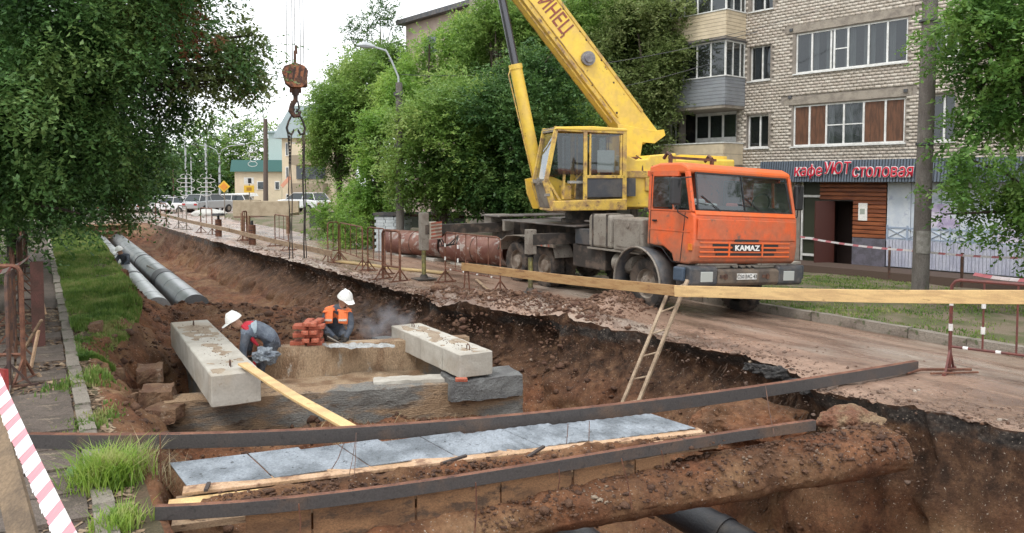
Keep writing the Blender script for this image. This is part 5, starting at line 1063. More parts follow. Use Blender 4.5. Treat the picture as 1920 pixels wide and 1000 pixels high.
b = MB(); b.b2((X0w, .4, -.5), (X0w+.3, 12, Z1w)); b.b2((X0w, 11.7, -.5), (X1w, 12, Z1w)); b.b2((X1w-.3, .4, -.5), (X1w, 12, Z1w)); b.build('inner_wall', band_m, bld)
b = MB(); b.b2((X0w, .9, cz1), (X1w, .93, Z1w)); b.build('room_wall', interior, bld)
b = MB(); b.b2((X0w-.3, -.3, Z1w), (X1w+.3, 12.3, Z1w+.3)); b.build('roof', dkgrey, bld)
# concrete lintel bands over the loggias
bands = []
for (W, up) in ((W3, .02), (W2, .02)):
    z0 = W[3]+.03; bands.append((W[0]-.35, W[1]+.2, z0, z0+.27))
for k, (x0, x1, z0, z1) in enumerate(bands): b = MB(); b.b2((x0, -.022, z0), (x1, .1, z1)); b.build('lintel', band_m, bld)
bands.append((W3[0]-.35, W3[1]+.2, W3[3]+2.52-(W3[3]-W3[2])-.6+.9, 0)) if False else None
# bricks as geometry
BW, BH = .20, .105
def near_b(x, z):
    return any(o[0]-.02 < x < o[1]+.02 and o[2]-.02 < z < o[3]+.02 for o in ops) or any(o[0]-.05 < x < o[1]+.05 and o[2]-.03 < z < o[3]+.03 for o in bands)
br = []
for j in range(int((9.3-2.4)/BH)):
    z = 2.45+j*BH; off = (j % 2)*.5*BW
    for i in range(int((4.9+14.5)/BW)):
        x = -14.5+off+i*BW
        if near_b(x, z) or near_b(x+BW*.45, z) or near_b(x-BW*.45, z): continue
        br.append((x, z))
def view_size(x, z): p = B0+be*x; return 1/(p.y)
br.sort(key=lambda q: -view_size(*q))
vv = [q for q in br if 4.7 > q[0] and q[1] < 8.2]; first = vv[:300]; fs_ = set(first); rest = [q for q in br if q not in fs_]
one = MB().b2((-.0945, -.012, -.0465), (.0945, .02, .0465)).build('t', brk); bme = one.data; bpy.data.objects.remove(one)
two = [bme]
for k in range(3):
    o = MB().b2((-.0945, -.012, -.0465), (.0945, .02, .0465)).build('t', mat('silicate_brick_%d' % k, [(.54, .49, .42), (.44, .385, .32), (.47, .41, .35)][k], .9, bump=.2, grain=.14)); two.append(o.data); bpy.data.objects.remove(o)
for x, z in first:
    o = bpy.data.objects.new('brick', random.choice(two)); C.objects.link(o); o.parent = bld; o.location = (x, random.uniform(-.004, .004), z)
Bx = np.array(rest); n = len(Bx); cube = np.array([(x, y, z) for x in (-.0945, .0945) for y in (-.012, .02) for z in (-.0465, .0465)])
VV = cube[None]+np.stack([Bx[:, 0], rng.uniform(-.005, .005, n), Bx[:, 1]], -1)[:, None]; fc = np.array([(0, 1, 3, 2), (4, 6, 7, 5), (0, 4, 5, 1), (0, 2, 6, 4), (1, 5, 7, 3)])
FF = fc[None]+(np.arange(n)*8)[:, None, None]; o = npmesh('bricks', VV.reshape(-1, 3), FF.reshape(-1, 4), brk, bld); o['kind'] = 'stuff'
for m_ in two[1:]: o.data.materials.append(m_.materials[0])
mi = np.repeat(rng.choice(4, n, p=[.55, .2, .1, .15]), 5).astype(np.int32); o.data.polygons.foreach_set('material_index', mi)
brown_p = mat('brown_curtain', (.14, .06, .03), .6, (.08, .035, .018), 2, stretch=(6, 6, 1), bump=0)
curtain = mat('curtain', (.5, .5, .48), .9, (.35, .35, .34), 5, stretch=(8, 8, .5), bump=0)
def window(W, divs, y=.06, fw_=.055, fill=None, mids=(), name='window', sill=True, open_=None, par=None):
    x0, x1, z0, z1 = W; par = par or bld
    b = MB(); b.b2((x0, y, z0), (x0+fw_, y+.06, z1)); b.b2((x1-fw_, y, z0), (x1, y+.06, z1)); b.b2((x0+fw_, y, z0), (x1-fw_, y+.06, z0+fw_)); b.b2((x0+fw_, y, z1-fw_), (x1-fw_, y+.06, z1))
    for d in divs: x = x0+(x1-x0)*d; b.b2((x-.03, y-.004, z0+fw_), (x+.03, y+.056, z1-fw_))
    for (a, c, f) in mids: b.b2((x0+(x1-x0)*a+.03, y+.006, z0+(z1-z0)*f-.018), (x0+(x1-x0)*c-.03, y+.05, z0+(z1-z0)*f+.018))
    f = b.build(name, whitep, par)
    ed = [0]+list(divs)+[1]
    for i in range(len(ed)-1):
        a, c = x0+(x1-x0)*ed[i]+.03, x0+(x1-x0)*ed[i+1]-.03; p = MB(); p.add([(a, y+.03, z0+.03), (c, y+.03, z0+.03), (c, y+.03, z1-.03), (a, y+.03, z1-.03)], [(0, 1, 2, 3)])
        p.build('pane', brown_p if (fill and fill[i] == 1) else gl_dark, f, None if not (fill and fill[i] == 1) else 'brown boarded pane')
    if sill: s = MB(); s.b2((x0-.06, -.07, z0-.05), (x1+.06, y+.02, z0-.005)); s.build('sill', whitep, f)
    return f
window(W3, (.155, .335, .365, .49, .67, .83), mids=((.365, .49, .5),)); window(W2, (.155, .315, .475, .65, .835), fill=(1, 1, 0, 0, 1, 1), mids=((.315, .475, .48), (.475, .65, .48)))
for W in (W1a, W1b, W1c, WR2): window(W, (.55,), y=.14)
window(WR3, (.4, .75), y=.14); window(WL, (.5,), y=.14)
for W in (W3, W2):   # room behind: curtains and dark back
    for k in range(5): x = W[0]+(W[1]-W[0])*(.1+.17*k); b = MB(); b.sheet(lambda u, v: (x+u*.38, .22+.025*math.sin(u*22), W[2]+v*(W[3]-W[2])), 16, 1); b.build('curtain', curtain, bld)
b = MB()
for x, z in ((W3[0]-.15, W3[3]+.15), (W3[1]+.0, W3[2]-.9), (W2[0]-.1, W2[3]+.3)): b.box((x, -.03, z), (.12, .06, .1))
b.build('bracket', dkgrey, bld)
# balconies
siding = mat('grey_siding', (.25, .265, .285), .5, (.21, .22, .24), 3, bump=.03, grain=.05); beige = mat('beige_siding', (.62, .52, .37), .6, (.54, .45, .32), 3, bump=.03, grain=.05)
def balcony(zb, zp, zt, skin, glazed, label, nb, xr=xj, roof=True):
    dp, wd = 1.2, 3.1; xl = xr-wd
    f = MB(); f.b2((xl, -dp, zb-.10), (xr, -.016, zb)); o = f.build('balcony', band_m, bld, label)
    h = (zp-zb)/nb
    for k in range(nb):
        z = zb+k*h; b = MB(); b.b2((xl, -dp-.02, z+.006), (xr, -dp+.012, z+h-.006)); b.b2((xr-.01, -dp+.014, z+.006), (xr+.02, -.02, z+h-.006)); b.b2((xl-.02, -dp+.014, z+.006), (xl+.01, -.02, z+h-.006)); b.build('siding_board', skin, o)
    b = MB(); b.b2((xl, -dp+.015, zb), (xr-.012, -dp+.05, zp)); b.b2((xr-.05, -dp+.05, zb), (xr-.014, -.02, zp)); b.b2((xl-.02, -dp-.05, zp), (xr+.05, -.02, zp+.04)); b.build('rail', whitep, o)
    if glazed:
        b = MB()
        for x in np.linspace(xl+.03, xr-.03, 6): b.b2((x-.03, -dp, zp+.04), (x+.03, -dp+.05, zt))
        for y in (-dp+.45, -dp+.9): b.b2((xr-.05, y-.025, zp+.04), (xr, y+.025, zt))
        b.b2((xr-.05, -.07, zp+.04), (xr, -.02, zt)); b.b2((xl, -dp-.01, zt), (xr, -.02, zt+.06)); b.build('balcony_frame', whitep, o)
        for k in range(5): x0_ = xl+.03+k*(wd-.06)/5; b = MB(); b.add([(x0_, -dp+.02, zp), (x0_+(wd-.06)/5, -dp+.02, zp), (x0_+(wd-.06)/5, -dp+.02, zt), (x0_, -dp+.02, zt)], [(0, 1, 2, 3)]); b.build('pane', gl_dark, o)
        for k in range(3): y0 = -dp+.02+k*.39; b = MB(); b.add([(xr-.025, y0, zp), (xr-.025, y0+.39, zp), (xr-.025, y0+.39, zt), (xr-.025, y0, zt)], [(0, 1, 2, 3)]); b.build('pane', gl_dark, o)
        b = MB(); b.b2((xl-.1, -dp-.15, zt+.06), (xr+.08, -.016, zt+.10)); b.build('balcony_roof', dkgrey, o)
def bz(px, py): return bl(px, py, -1.2)[1]
balcony(bz(1362, 196), bz(1362, 142), bz(1362, 77), siding, True, 'balcony clad in grey siding with white glazing', 8)
balcony(bz(1362, 67), bz(1362, 18), bz(1362, 18)+1.3, beige, True, 'top balcony clad in beige siding', 7)
balcony(bz(1362, 309), bz(1362, 268), 0, beige, False, 'lowest balcony with plain beige panels, unglazed', 2, xr=xj-.05)
x0, x1, z0, z1 = REC
b = MB(); b.b2((x0+.5, .3, z0), (x1, .34, z1)); b.build('balcony_door_frame', whitep, bld)
for k in range(3): a = x0+.6+k*.62; b = MB(); b.b2((a, .27, z0+.5), (a+.5, .295, z1-.12)); b.build('balcony_pane', gl_dark, bld)
# ---- cafe front
cafe = thing('cafe_front', 'ground floor cafe front with striped canopy, wood cladding, open dark doorway and pale printed panels', 'cafe', B0, BRZ)
zc1 = bl(1500, 302, -.5)[1]; zc0 = bl(1500, 341, -.5)[1]; xc0 = bl(1424, 320, -.5)[0]; xc1 = 5.5
rib_a = mat('canopy_blue_grey', (.10, .125, .16), .45, bump=.02); rib_b = mat('canopy_dark', (.045, .05, .06), .5, bump=.02)
nrib = int((xc1-xc0)/.092)
for i in range(nrib):
    x = xc0+i*.092; b = MB(); b.add([(x, -.53, zc0), (x+.056, -.53, zc0), (x+.056, -.43, zc1), (x, -.43, zc1), (x, -.50, zc0), (x+.056, -.50, zc0), (x+.056, -.40, zc1), (x, -.40, zc1)], [(0, 1, 2, 3), (4, 5, 6, 7), (0, 3, 7, 4), (1, 2, 6, 5), (0, 1, 5, 4)]); b.build('canopy_rib', rib_a, cafe)
b = MB(); b.add([(xc0, -.505, zc0), (xc1, -.505, zc0), (xc1, -.405, zc1), (xc0, -.405, zc1)], [(0, 1, 2, 3)]); b.b2((xc0, -.4, zc1-.03), (xc1, -.02, zc1)); b.b2((xc0, -.49, zc0-.02), (xc1, -.02, zc0+.02)); b.build('canopy', rib_b, cafe)
red_s = mat('sign_red', (.62, .02, .05), .35, bump=0, grain=0); wht = mat('sign_white', (.85, .82, .82), .4, bump=0, grain=0)
def sign(txt, pxl, pxr, pyt, pyb, size_k=1.25):
    x0, z1 = bl(pxl, pyt, -.56); x1, z0 = bl(pxr, pyb, -.56); 
    for (m, off, yy) in ((wht, .018, -.545), (red_s, .0, -.575)):
        M0 = Matrix.Translation(((x0+x1)/2, yy, (z0+z1)/2)) @ Matrix(((1, 0, 0, 0), (0, 0, -1, 0), (0, 1, 0, 0), (0, 0, 0, 1)))
        o = text('sign_letters', txt, (z1-z0)*size_k, Matrix.Identity(4), m, cafe, .012, off, shear=.12)
        w_ = max(v.co.x for v in o.data.vertices)-min(v.co.x for v in o.data.vertices); sx = (x1-x0)/w_; o.data.transform(M0 @ Matrix.Diagonal((sx, 1, 1, 1)))
        o['label'] = 'red sign letters' if m is red_s else 'white outline of the sign letters'
sign('кафе', 1489, 1541, 312, 331, 1.5); sign('УЮТ', 1545, 1594, 306, 328, 1.35); sign('столовая', 1598, 1712, 312, 332, 1.6)
def cb(px, py, yp=0): return bl(px, py, yp)
zg = -.05
xa, xb_, xd0, xd1, xw1 = cb(1503, 400)[0], cb(1537, 400)[0], cb(1538, 400)[0], cb(1600, 420)[0], cb(1662, 420)[0]
ztop = zc0+.02; zdoor = cb(1570, 377)[1]
# left glazed porch with white bars
b = MB(); b.b2((xa, .1, -.3), (xb_, .14, ztop)); b.build('porch_panel', mat('dark_olive', (.035, .04, .025), .4, bump=0), cafe)
b = MB(); b.b2((xa-.03, .02, -.2), (xa+.03, .08, ztop));
for py in (368, 447, 478): z = cb(1515, py)[1]; b.b2((xa+.031, .02, z-.04), (xb_+.1, .08, z+.04))
b.build('porch_frame', whitep, cafe)
board_m = mat('cladding_wood', (.30, .095, .035), .45, (.17, .05, .022), 3, stretch=(.4, 1, 3), bump=.06, grain=.12)
z = cb(1650, 448)[1]; hb = .135
while z < ztop-.02:
    if z < zdoor-.02: b = MB(); b.prism([(-.02, z+.004), (-.055, z+.02), (-.055, z+hb-.03), (-.02, z+hb-.008)], xd1, xw1, ax='yz'); b.build('cladding_board', board_m, cafe)
    else: b = MB(); b.prism([(-.02, z+.004), (-.055, z+.02), (-.055, z+hb-.03), (-.02, z+hb-.008)], xd0, xw1, ax='yz'); b.build('cladding_board', board_m, cafe)
    z += hb
b = MB(); b.b2((xd1+.01, -.015, -.3), (xw1-.01, .1, ztop)); b.b2((xd0, -.015, zdoor), (xd1, .1, ztop)); b.build('cladding_back', interior, cafe)
b = MB(); b.b2((xd1, -.06, -.3), (xw1, -.016, cb(1650, 448)[1])); b.build('plinth_panel', mat('plinth_purple', (.13, .12, .15), .7, (.09, .085, .10), 5), cafe)
b = MB(); b.b2((xd0, 1.2, -.3), (xd1, 1.25, zdoor)); b.b2((xd0-.05, .1, -.3), (xd0-.0, 1.2, zdoor)); b.b2((xd1, .1, -.3), (xd1+.05, 1.2, zdoor)); b.b2((xd0, .1, zdoor), (xd1, 1.2, zdoor+.05)); b.build('doorway', mat('doorway_dark', (.028, .014, .011), .8), cafe)
b = MB(); b.box((xd0+.28, -.22, (zdoor-.15)/2), (.05, .72, zdoor+.15), -.5); dr = b.build('door', mat('door_brown', (.07, .02, .014), .4, bump=.02), cafe, 'brown door leaf standing open'); b = MB(); b.box((xd0+.12, -.5, .95), (.05, .03, .2)); b.build('door_handle', greybox, dr)
p0, p1 = cb(1610, 381, -.06), cb(1626, 414, -.06); b = MB(); b.b2((p0[0], -.075, p1[1]), (p1[0], -.065, p0[1])); nt_ = b.build('notice', mat('notice_paper', (.78, .76, .72), .7, bump=0), cafe, 'white paper notice beside the doorway')
b = MB(); b.b2((p0[0]+.05, -.078, p1[1]+.2), (p1[0]-.08, -.076, p1[1]+.38)); b.build('notice_print', mat('print_grey', (.35, .38, .33), .7, bump=0), nt_)
# printed panels on the right
pp = mat('printed_pale_panel', (.50, .55, .62), .35, (.60, .64, .68), 2.2, spots=(.38, .42, .52), spot_scale=4, spot_thr=(.55, .68), bump=0, grain=.02)
xe = [xw1+.02, cb(1708, 420)[0], cb(1765, 420)[0], cb(1800, 420)[0], 4.2, 5.4, 6.8]
for i in range(len(xe)-1): b = MB(); b.b2((xe[i]+.008, -.03, .0), (xe[i+1]-.008, .02, ztop)); b.build('print_panel', pp, cafe)
vio = mat('violet_print', (.36, .30, .46), .4, (.50, .44, .58), 3, bump=0); blu = mat('fence_print', (.30, .36, .46), .5, bump=0, grain=.03)
for i, (px, py, sx, sz) in enumerate(((1764, 395, .34, .2), (1742, 412, .42, .26), (1775, 418, .3, .22), (1890, 440, .4, .3))):
    x, z = cb(px, py, -.04); b = MB(); b.add([(x+sx*math.cos(a)*(1+.25*math.sin(3*a+i)), -.036-.002*i, z+sz*math.sin(a)) for a in np.linspace(0, 2*PI, 22)[:-1]], [tuple(range(21))]); b.build('printed_flower', [vio, mat('pale_violet', (.62, .57, .68), .4, bump=0)][i % 2], cafe, 'soft violet flower shape printed on the panel')
zf1 = cb(1700, 428)[1]; zf0 = cb(1700, 448)[1]
b = MB(); 
b.b2((xw1+.03, -.045, zf1-.025), (6.7, -.034, zf1+.025)); b.b2((xw1+.03, -.045, zf0-.02), (6.7, -.034, zf0+.02))
for k in range(14):
    x = xw1+.05+k*.62; b.b2((x-.03, -.05, zf0-.1), (x+.03, -.035, zf1+.08)); b.bar((x, -.042, zf0), (x+.62, -.042, zf1), .008, .03, up=(0, 1, 0)); b.bar((x, -.0425, zf1), (x+.62, -.0425, zf0), .008, .03, up=(0, 1, 0))
b.build('print_rail', blu, cafe, 'grey-blue railing pattern on the panels')
pale_slat = mat('pale_slat', (.46, .47, .55), .6, (.36, .37, .46), 6, stretch=(1, 1, .3), bump=.03)
x = xw1+.04
while x < 6.7: b = MB(); b.b2((x, -.06, .02), (x+.085, -.04, zf0-.05)); b.build('print_slat', pale_slat, cafe); x += .1
b = MB(); b.b2((xa-.4, -1.5, -.3), (7, -.08, -.02)); b.build('step', mat('step_brown', (.09, .06, .045), .9), cafe, 'low dark wooden step along the cafe front')
b = MB(); b.b2((xa-.3, -1.9, -.3), (xa+.7, -1.2, .05)); b.build('step_block', concrete, cafe)

# ---- further block behind the trees
far = thing('apartment_block', 'further brick apartment block showing its top corner above the trees', 'apartment block', atd(763, 340, 62).xy.to_3d(), BRZ)
pink_brick = mat('pink_brick', (.40, .32, .27), .9, (.33, .26, .22), .8, bump=.1)
b = MB(); b.b2((0, 0, -1), (44, 12, 14.6)); b.build('wall', pink_brick, far)
b = MB(); b.b2((-.5, -.6, 14.6), (44.5, 12.6, 14.95)); b.build('roof', dkgrey, far)
for k in range(9):
    for z in (11.9, 9.1): 
        b = MB(); b.b2((2.6+k*4.2, -.05, z), (4.4+k*4.2, .05, z+1.4)); f = b.build('window', dkgrey, far); b = MB(); b.b2((2.7+k*4.2, -.08, z+.08), (3.45+k*4.2, -.06, z+1.3)); b.b2((3.55+k*4.2, -.08, z+.08), (4.3+k*4.2, -.06, z+1.3)); b.build('pane', gl_dark, f)
# ---- small yellow house with green roof
def far_house(label, px0, px1, Y, zt_, wallc, roofc, roof_h, wins, rz=0, dep=10):
    a = atd(px0, 385, Y); c_ = atd(px1, 385, Y); W_ = (c_-a).length; rt = thing('house', label, 'building', (a.x, a.y, -1.0), rz)
    b = MB(); b.b2((0, 0, 0), (W_, dep, zt_+1)); b.build('wall', wallc, rt)
    b = MB(); b.prism([(-.4, zt_+1), (W_+.4, zt_+1), (W_+.2, zt_+1+roof_h), (-.2, zt_+1+roof_h)], -.4, dep+.4); b.build('roof', roofc, rt)
    for (x, z, w_, h) in wins:
        b = MB(); b.b2((x*W_, -.06, z+1), (x*W_+w_, .02, z+1+h)); f = b.build('window', whitep, rt); b = MB(); b.b2((x*W_+.1, -.1, z+1.1), (x*W_+w_-.1, -.07, z+.9+h)); b.build('pane', gl_dark, f)
    return rt
cream = mat('cream_wall', (.64, .55, .40), .9, (.58, .5, .37), 1, bump=.05); green_roof = mat('green_roof', (.06, .17, .16), .5, bump=.05); blue_roof = mat('grey_blue_roof', (.34, .42, .44), .4, (.28, .35, .37), 1, bump=.05)
far_house('low cream building with dark green flat roof behind the parked cars', 441, 528, 92, 3.6, cream, green_roof, 1.35, [(.48, 1.5, .9, 1.0), (.86, 1.5, .6, 1.0), (.5, -.7, .9, .7), (.86, -.7, .5, .9)], 0)
tall = far_house('tall cream building with steep blue-grey roof at the left end of the trees', 530, 560, 76, 6.8, cream, blue_roof, 0.1, [(.25, z, .35, 1.3) for z in (0, 2.6, 4.9)]+[(.7, z, .35, 1.3) for z in (0, 2.6, 4.9)], math.radians(-12), 14)
b = MB(); b.prism([(-.7, 7.6), (3.4, 7.6), (3.0, 10.6), (1.3, 10.6)], -.6, 13); b.build('steep_roof', blue_roof, tall)
b = MB(); b.b2((1.5, -1.5, .8), (6, 0, 7)); b.build('wing', cream, tall)
for z in (1.0, 3.6): b = MB(); b.b2((2.2, -2.6, z+1.4), (5.4, -1.5, z+2.3)); b.build('balcony', mat('balcony_brown', (.30, .25, .18), .8), tall); b = MB(); b.b2((2.3, -1.62, z+.1), (5.2, -1.52, z+1.3)); b.build('window', gl_dark, tall)
b = MB(); b.bar((1.0, -2.0, 3.0), (1.9, -2.0, 3.9), .05, .35); b.build('sign_board', mat('salmon_sign', (.62, .30, .2), .6, bump=0), tall, 'slanting salmon coloured sign')
far_house('pale grey-green building end seen between the cream houses', 505, 530, 100, 8.6, mat('greygreen', (.42, .50, .48), .8), blue_roof, .2, [], 0)
far_house('low white shed behind the warning sign', 418, 446, 80, .9, whitep, whitep, .3, [(.3, -.6, .5, .5)], 0, 5)

# ================================================================== BARRIERS
def barrier(p0, p1, label, H=1.22, n=3, m=rust, group='rusty tube barriers along the trench', stripes=False, thick=.02, feet=True, z0=None):
    p0 = Vector((p0[0], p0[1])); p1 = Vector((p1[0], p1[1])); L_ = (p1-p0).length; rz = math.atan2(p1.y-p0.y, p1.x-p0.x)
    rt = thing('barrier', label, 'barrier', (p0.x, p0.y, gz(p0.x, p0.y) if z0 is None else z0), rz, group)
    MB().tube([(0, 0, 0), (0, 0, H-.08), (.04, 0, H-.02), (.10, 0, H), (L_-.10, 0, H), (L_-.04, 0, H-.02), (L_, 0, H-.08), (L_, 0, 0)], thick, 7).build('frame', m, rt, smooth=True)
    MB().tube([(0, 0, .34), (L_, 0, .34)], thick*.85, 6).build('rail', m, rt, smooth=True)
    for k in range(n): x = L_*(k+1)/(n+1); MB().tube([(x, 0, .34), (x, 0, H)], thick*.6, 6).build('baluster', m, rt, smooth=True)
    if feet:
        for x in (0, L_): b = MB(); b.bar((x, -.3, .015), (x, .3, .015), .04, .03); b.bar((x, -.22, .03), (x, 0, .3), .025); b.bar((x, .22, .03), (x, 0, .3), .025); b.build('foot', m, rt)
    if stripes:
        for z in (.55, .88): 
            for x in (0, L_*.25): MB().cyl((x, 0, z), (x, 0, z+.09), thick+.004, None, 8).build('white_band', whitep, rt)
        for k in range(4): MB().cyl((L_*(.1+.25*k), 0, .34), (L_*(.1+.25*k)+.06, 0, .34), thick*.85+.004, None, 8).build('white_band', whitep, rt)
    return rt
G = lambda px, py: onz(px, py, 0).xy
barrier(G(615, 494), G(635, 491), 'narrow rusty barrier frame standing across the row, farthest of the middle cluster', n=1)
barrier(G(638, 491), G(680, 507), 'rusty barrier behind the hanging slings, left of the picture middle', n=3)
barrier(G(690, 510), G(722, 516), 'rusty barrier partly behind the thick frame', n=2)
barrier(G(718, 529), G(750, 534), 'thick rusty barrier frame nearest the left of the outrigger foot', n=1, thick=.032)
barrier(G(835, 529), G(938, 551), 'long rusty barrier with white ends under the crane outrigger beam', n=4, H=1.25, stripes=True, thick=.018)
barrier(G(516, 462), G(541, 470), 'rusty barrier seen through the hanging slings', n=2)
for i, (x0, y0, x1, y1) in enumerate(((455, 452, 463, 450), (377, 436, 398, 440), (335, 428, 350, 431), (292, 418, 312, 422), (262, 411, 280, 414))):
    barrier(G(x0, y0), G(x1, y1), ['far rusty barrier under the concrete trays', 'far grey barrier left of the dark bollard', 'far barrier in front of the white car', 'rusty far barrier post left of the white car', 'farthest barrier at the leaves'][i], n=1, m=[rust, rust, greybox, rust, greybox][i], thick=.03)
redwhite = mat('barrier_red', (.16, .045, .035), .6, (.11, .04, .035), 8, bump=.05)
barrier(G(1780, 698), G(2040, 735), 'red and white tube barrier standing on the road at the right edge', n=3, H=1.22, m=redwhite, group=None, stripes=True, thick=.022)
b = thing('barrier', 'rusty barrier lying flat where the upper channel meets the road', 'barrier', onz(1700, 700, .03)); MB().tube([(0, 0, 0), (.25, .12, .02), (.9, .12, .02)], .02, 6).build('frame', rust, b); MB().tube([(.3, -.02, .0), (.95, .05, .0)], .015, 6).build('rail', rust, b)
# left side barriers along the footpath
for i, (s0, s1, lb) in enumerate(((9.0, 9.9, ''), (11.2, 12.9, ''), (14.2, 16.1, ''), (17.5, 19.4, ''), (21, 23, ''), (25, 27, ''))):
    barrier(from_sr(s0, -.62 if i == 0 else -.35), from_sr(s1, -.9 if i == 0 else -.42+.1*(i % 2)), ['rusty barrier beside the foreground slabs at the left edge', 'rusty barrier with a wide board, second on the left footpath', 'third rusty barrier along the left footpath', 'fourth rusty barrier along the left footpath', 'fifth rusty barrier along the left footpath', 'farthest rusty barrier along the left footpath'][i], H=1.35, n=3, m=rust_dark if i % 2 else rust, thick=.025, group='rusty barriers along the left footpath')
p = onz(22, 712); barrier((p.x-1.6, p.y-.2), (p.x+.22, p.y-.1), 'rusty frame barrier at the left picture edge under the sagging tape', H=1.45, n=2, thick=.03, group='rusty barriers along the left footpath')
a = atd(72, 605, 11.8); MB().box((a.x, a.y, .62), (.17, .03, 1.35), .4).build('board', mat('dark_red_board', (.12, .05, .04), .8, (.08, .04, .03), 4), None, 'upright dark red board leaning on the left barrier', cat='board')
for i, (x0, y0, x1, y1, Y) in enumerate(((45, 655, 78, 600, 9.9), (58, 690, 72, 620, 10.2), (70, 700, 84, 718, 9.9), (85, 590, 78, 560, 12))): 
    MB().bar(atd(x0, y0, Y), atd(x1, y1, Y), .045, .025).build('stick', [wood_old, peach, wood_old, peach][i], None, ['grey stick slanting against the left barrier', 'pale broken lath beside the left barrier foot', 'short stick on the slabs at the barrier foot', 'pale splinter higher on the left barrier'][i], cat='stick')
# pale pallet boards far left
a = onz(104, 437, 0); pt = thing('pallet', 'pale wooden pallet boards at the far end of the left barriers', 'pallet', a, .1)
for k in range(3): MB().box((0, 0, .45+.38*k), (.72, .04, .16)).build('board', wood_new, pt, bevel=.005)
for x in (-.33, .33): MB().box((x, .04, .65), (.07, .04, 1.4)).build('post', wood_old, pt)
# wood rails along far barriers
for i, (x0, y0, x1, y1, z) in enumerate(((300, 402, 430, 432, .55), (430, 432, 622, 476, .45))): plank(['far long wooden rail on the barriers, left of the dark bollard', 'long wooden rail on the barriers, right of the dark bollard'][i], onz(x0, y0, z), onz(x1, y1, z), .16, .04, wood_old, PI/2)
plank('yellowish board lying on the road by the barriers', onz(635, 490, .04), onz(835, 512, .04), .3, .04, mat('sandy_board', (.42, .30, .14), .8, (.33, .24, .12), 2))

# ================================================================== CAUTION TAPES
tw, trd = mat('tape_white', (.74, .70, .71), .35, bump=0, grain=.02), mat('tape_red', (.60, .22, .25), .35, bump=0, grain=.02)
def tape(label, pts, w_, tilt=.3, stripe=.09):
    pts = [Vector(p) for p in pts]; 
    L_ = sum((pts[i+1]-pts[i]).length for i in range(len(pts)-1)); n = max(6, int(L_/stripe*2)); b = MB()
    def at(t):
        t = min(max(t, 0), .99999)*(len(pts)-1); i = int(t); return pts[i].lerp(pts[i+1], t-i)
    for k in range(n):
        a, c_ = at(k/n), at((k+1)/n); d = (c_-a).normalized(); sd = Vector((0, 0, 1))*math.cos(tilt)+d.cross(Vector((0, 0, 1)))*math.sin(tilt)
        sd = sd+d*.5; h0 = .006*math.sin(k*1.3); 
        b.add([a-sd*w_/2+Vector((0, h0, 0)), c_-sd*w_/2, c_+sd*w_/2, a+sd*w_/2], [(0, 1, 2, 3)], 1 if k % 5 in (0, 1) else 0)
    o = b.build('caution_tape', [tw, trd], None, label, cat='tape'); return o
def arc(a, c_, sag, n=10): a, c_ = Vector(a), Vector(c_); return [a.lerp(c_, i/n)-Vector((0, 0, sag*4*(i/n)*(1-i/n))) for i in range(n+1)]
tape('wide red and white caution tape crossing the bottom left corner close to the camera', arc(atd(150, 1060, 1.9), atd(-40, 640, 3.3), .02, 16), .052, 1.0, .055)
tape('pale caution tape sagging across the left edge over the rusty frame', arc(atd(-60, 515, 7.5), atd(70, 467, 12), .12), .07, .5, .3)
tape('thin caution tape strung past the cafe door behind the truck', arc(atd(1500, 444, 20.5), atd(1722, 471, 18.2), .05), .05, .1, .14)
tape('thin caution tape strung from the concrete pole to the right edge', arc(atd(1728, 472, 18.2), atd(1990, 484, 16.5), .05), .05, .1, .14)
tape('slack caution tape over the top of the right barrier', arc(atd(1826, 514, 10.6), atd(1980, 527, 10.2), .03), .05, .3, .2)
for i, (px, py0, py1) in enumerate(((1667, 475, 512), (1803, 472, 528))): b = MB(); c_ = onz(px, py1, .05); b.cyl((c_.x, c_.y, -.1), (c_.x, c_.y, .75), .035, None, 8); b.build('stake', rust_dark, None, ['dark stake holding the tape in front of the cafe wall', 'dark stake on the verge right of the concrete pole'][i], cat='stake')
# foreground plank at left edge
b = MB(); b.bar(atd(-15, 770, 4.6), atd(62, 1080, 3.6), .13, .03, up=(.3, -1, .2)); b.build('plank', mat('wet_plank', (.20, .14, .085), .8, (.12, .085, .055), 4, bump=.15, grain=.15), None, 'brown plank leaning at the bottom left corner', cat='plank')
b = MB(); b.bar(atd(-60, 715, 7.5), atd(12, 722, 7.0), .28, .04, up=(0, -1, .1)); b.build('board', mat('red_board', (.30, .03, .025), .6, (.2, .03, .025), 5), None, 'dark red board at the left edge beside the tape', cat='board')
# ================================================================== POLES AND LAMPS
pole_c = mat('pole_concrete', (.17, .155, .14), .9, (.12, .105, .095), 3, spots=(.08, .09, .05), spot_scale=4, bump=.3, grain=.15, stretch=(1, 1, .4))
p = onz(1725, 541, .1); pl = thing('utility_pole', 'thick grey concrete pole on the verge in front of the cafe', 'pole', (p.x, p.y, 0)); MB().cyl((0, 0, -.1), (.08, 0, 9.5), .18, .145, 20).build('shaft', pole_c, pl, smooth=True)
for z in (3.3, 6): MB().cyl((.02, 0, z), (.02, 0, z+.05), .19, None, 20).build('band', dkgrey, pl)
b = MB(); b.sheet(lambda u, v: (.19*math.cos(-2.6+u*2.0), .19*math.sin(-2.6+u*2), .9+v*.5), 8, 1); b.build('notice', mat('torn_notice', (.3, .29, .27), .8, (.2, .19, .17), 6, bump=0), pl)
lampm = mat('lamp_housing', (.42, .45, .47), .4, bump=0)
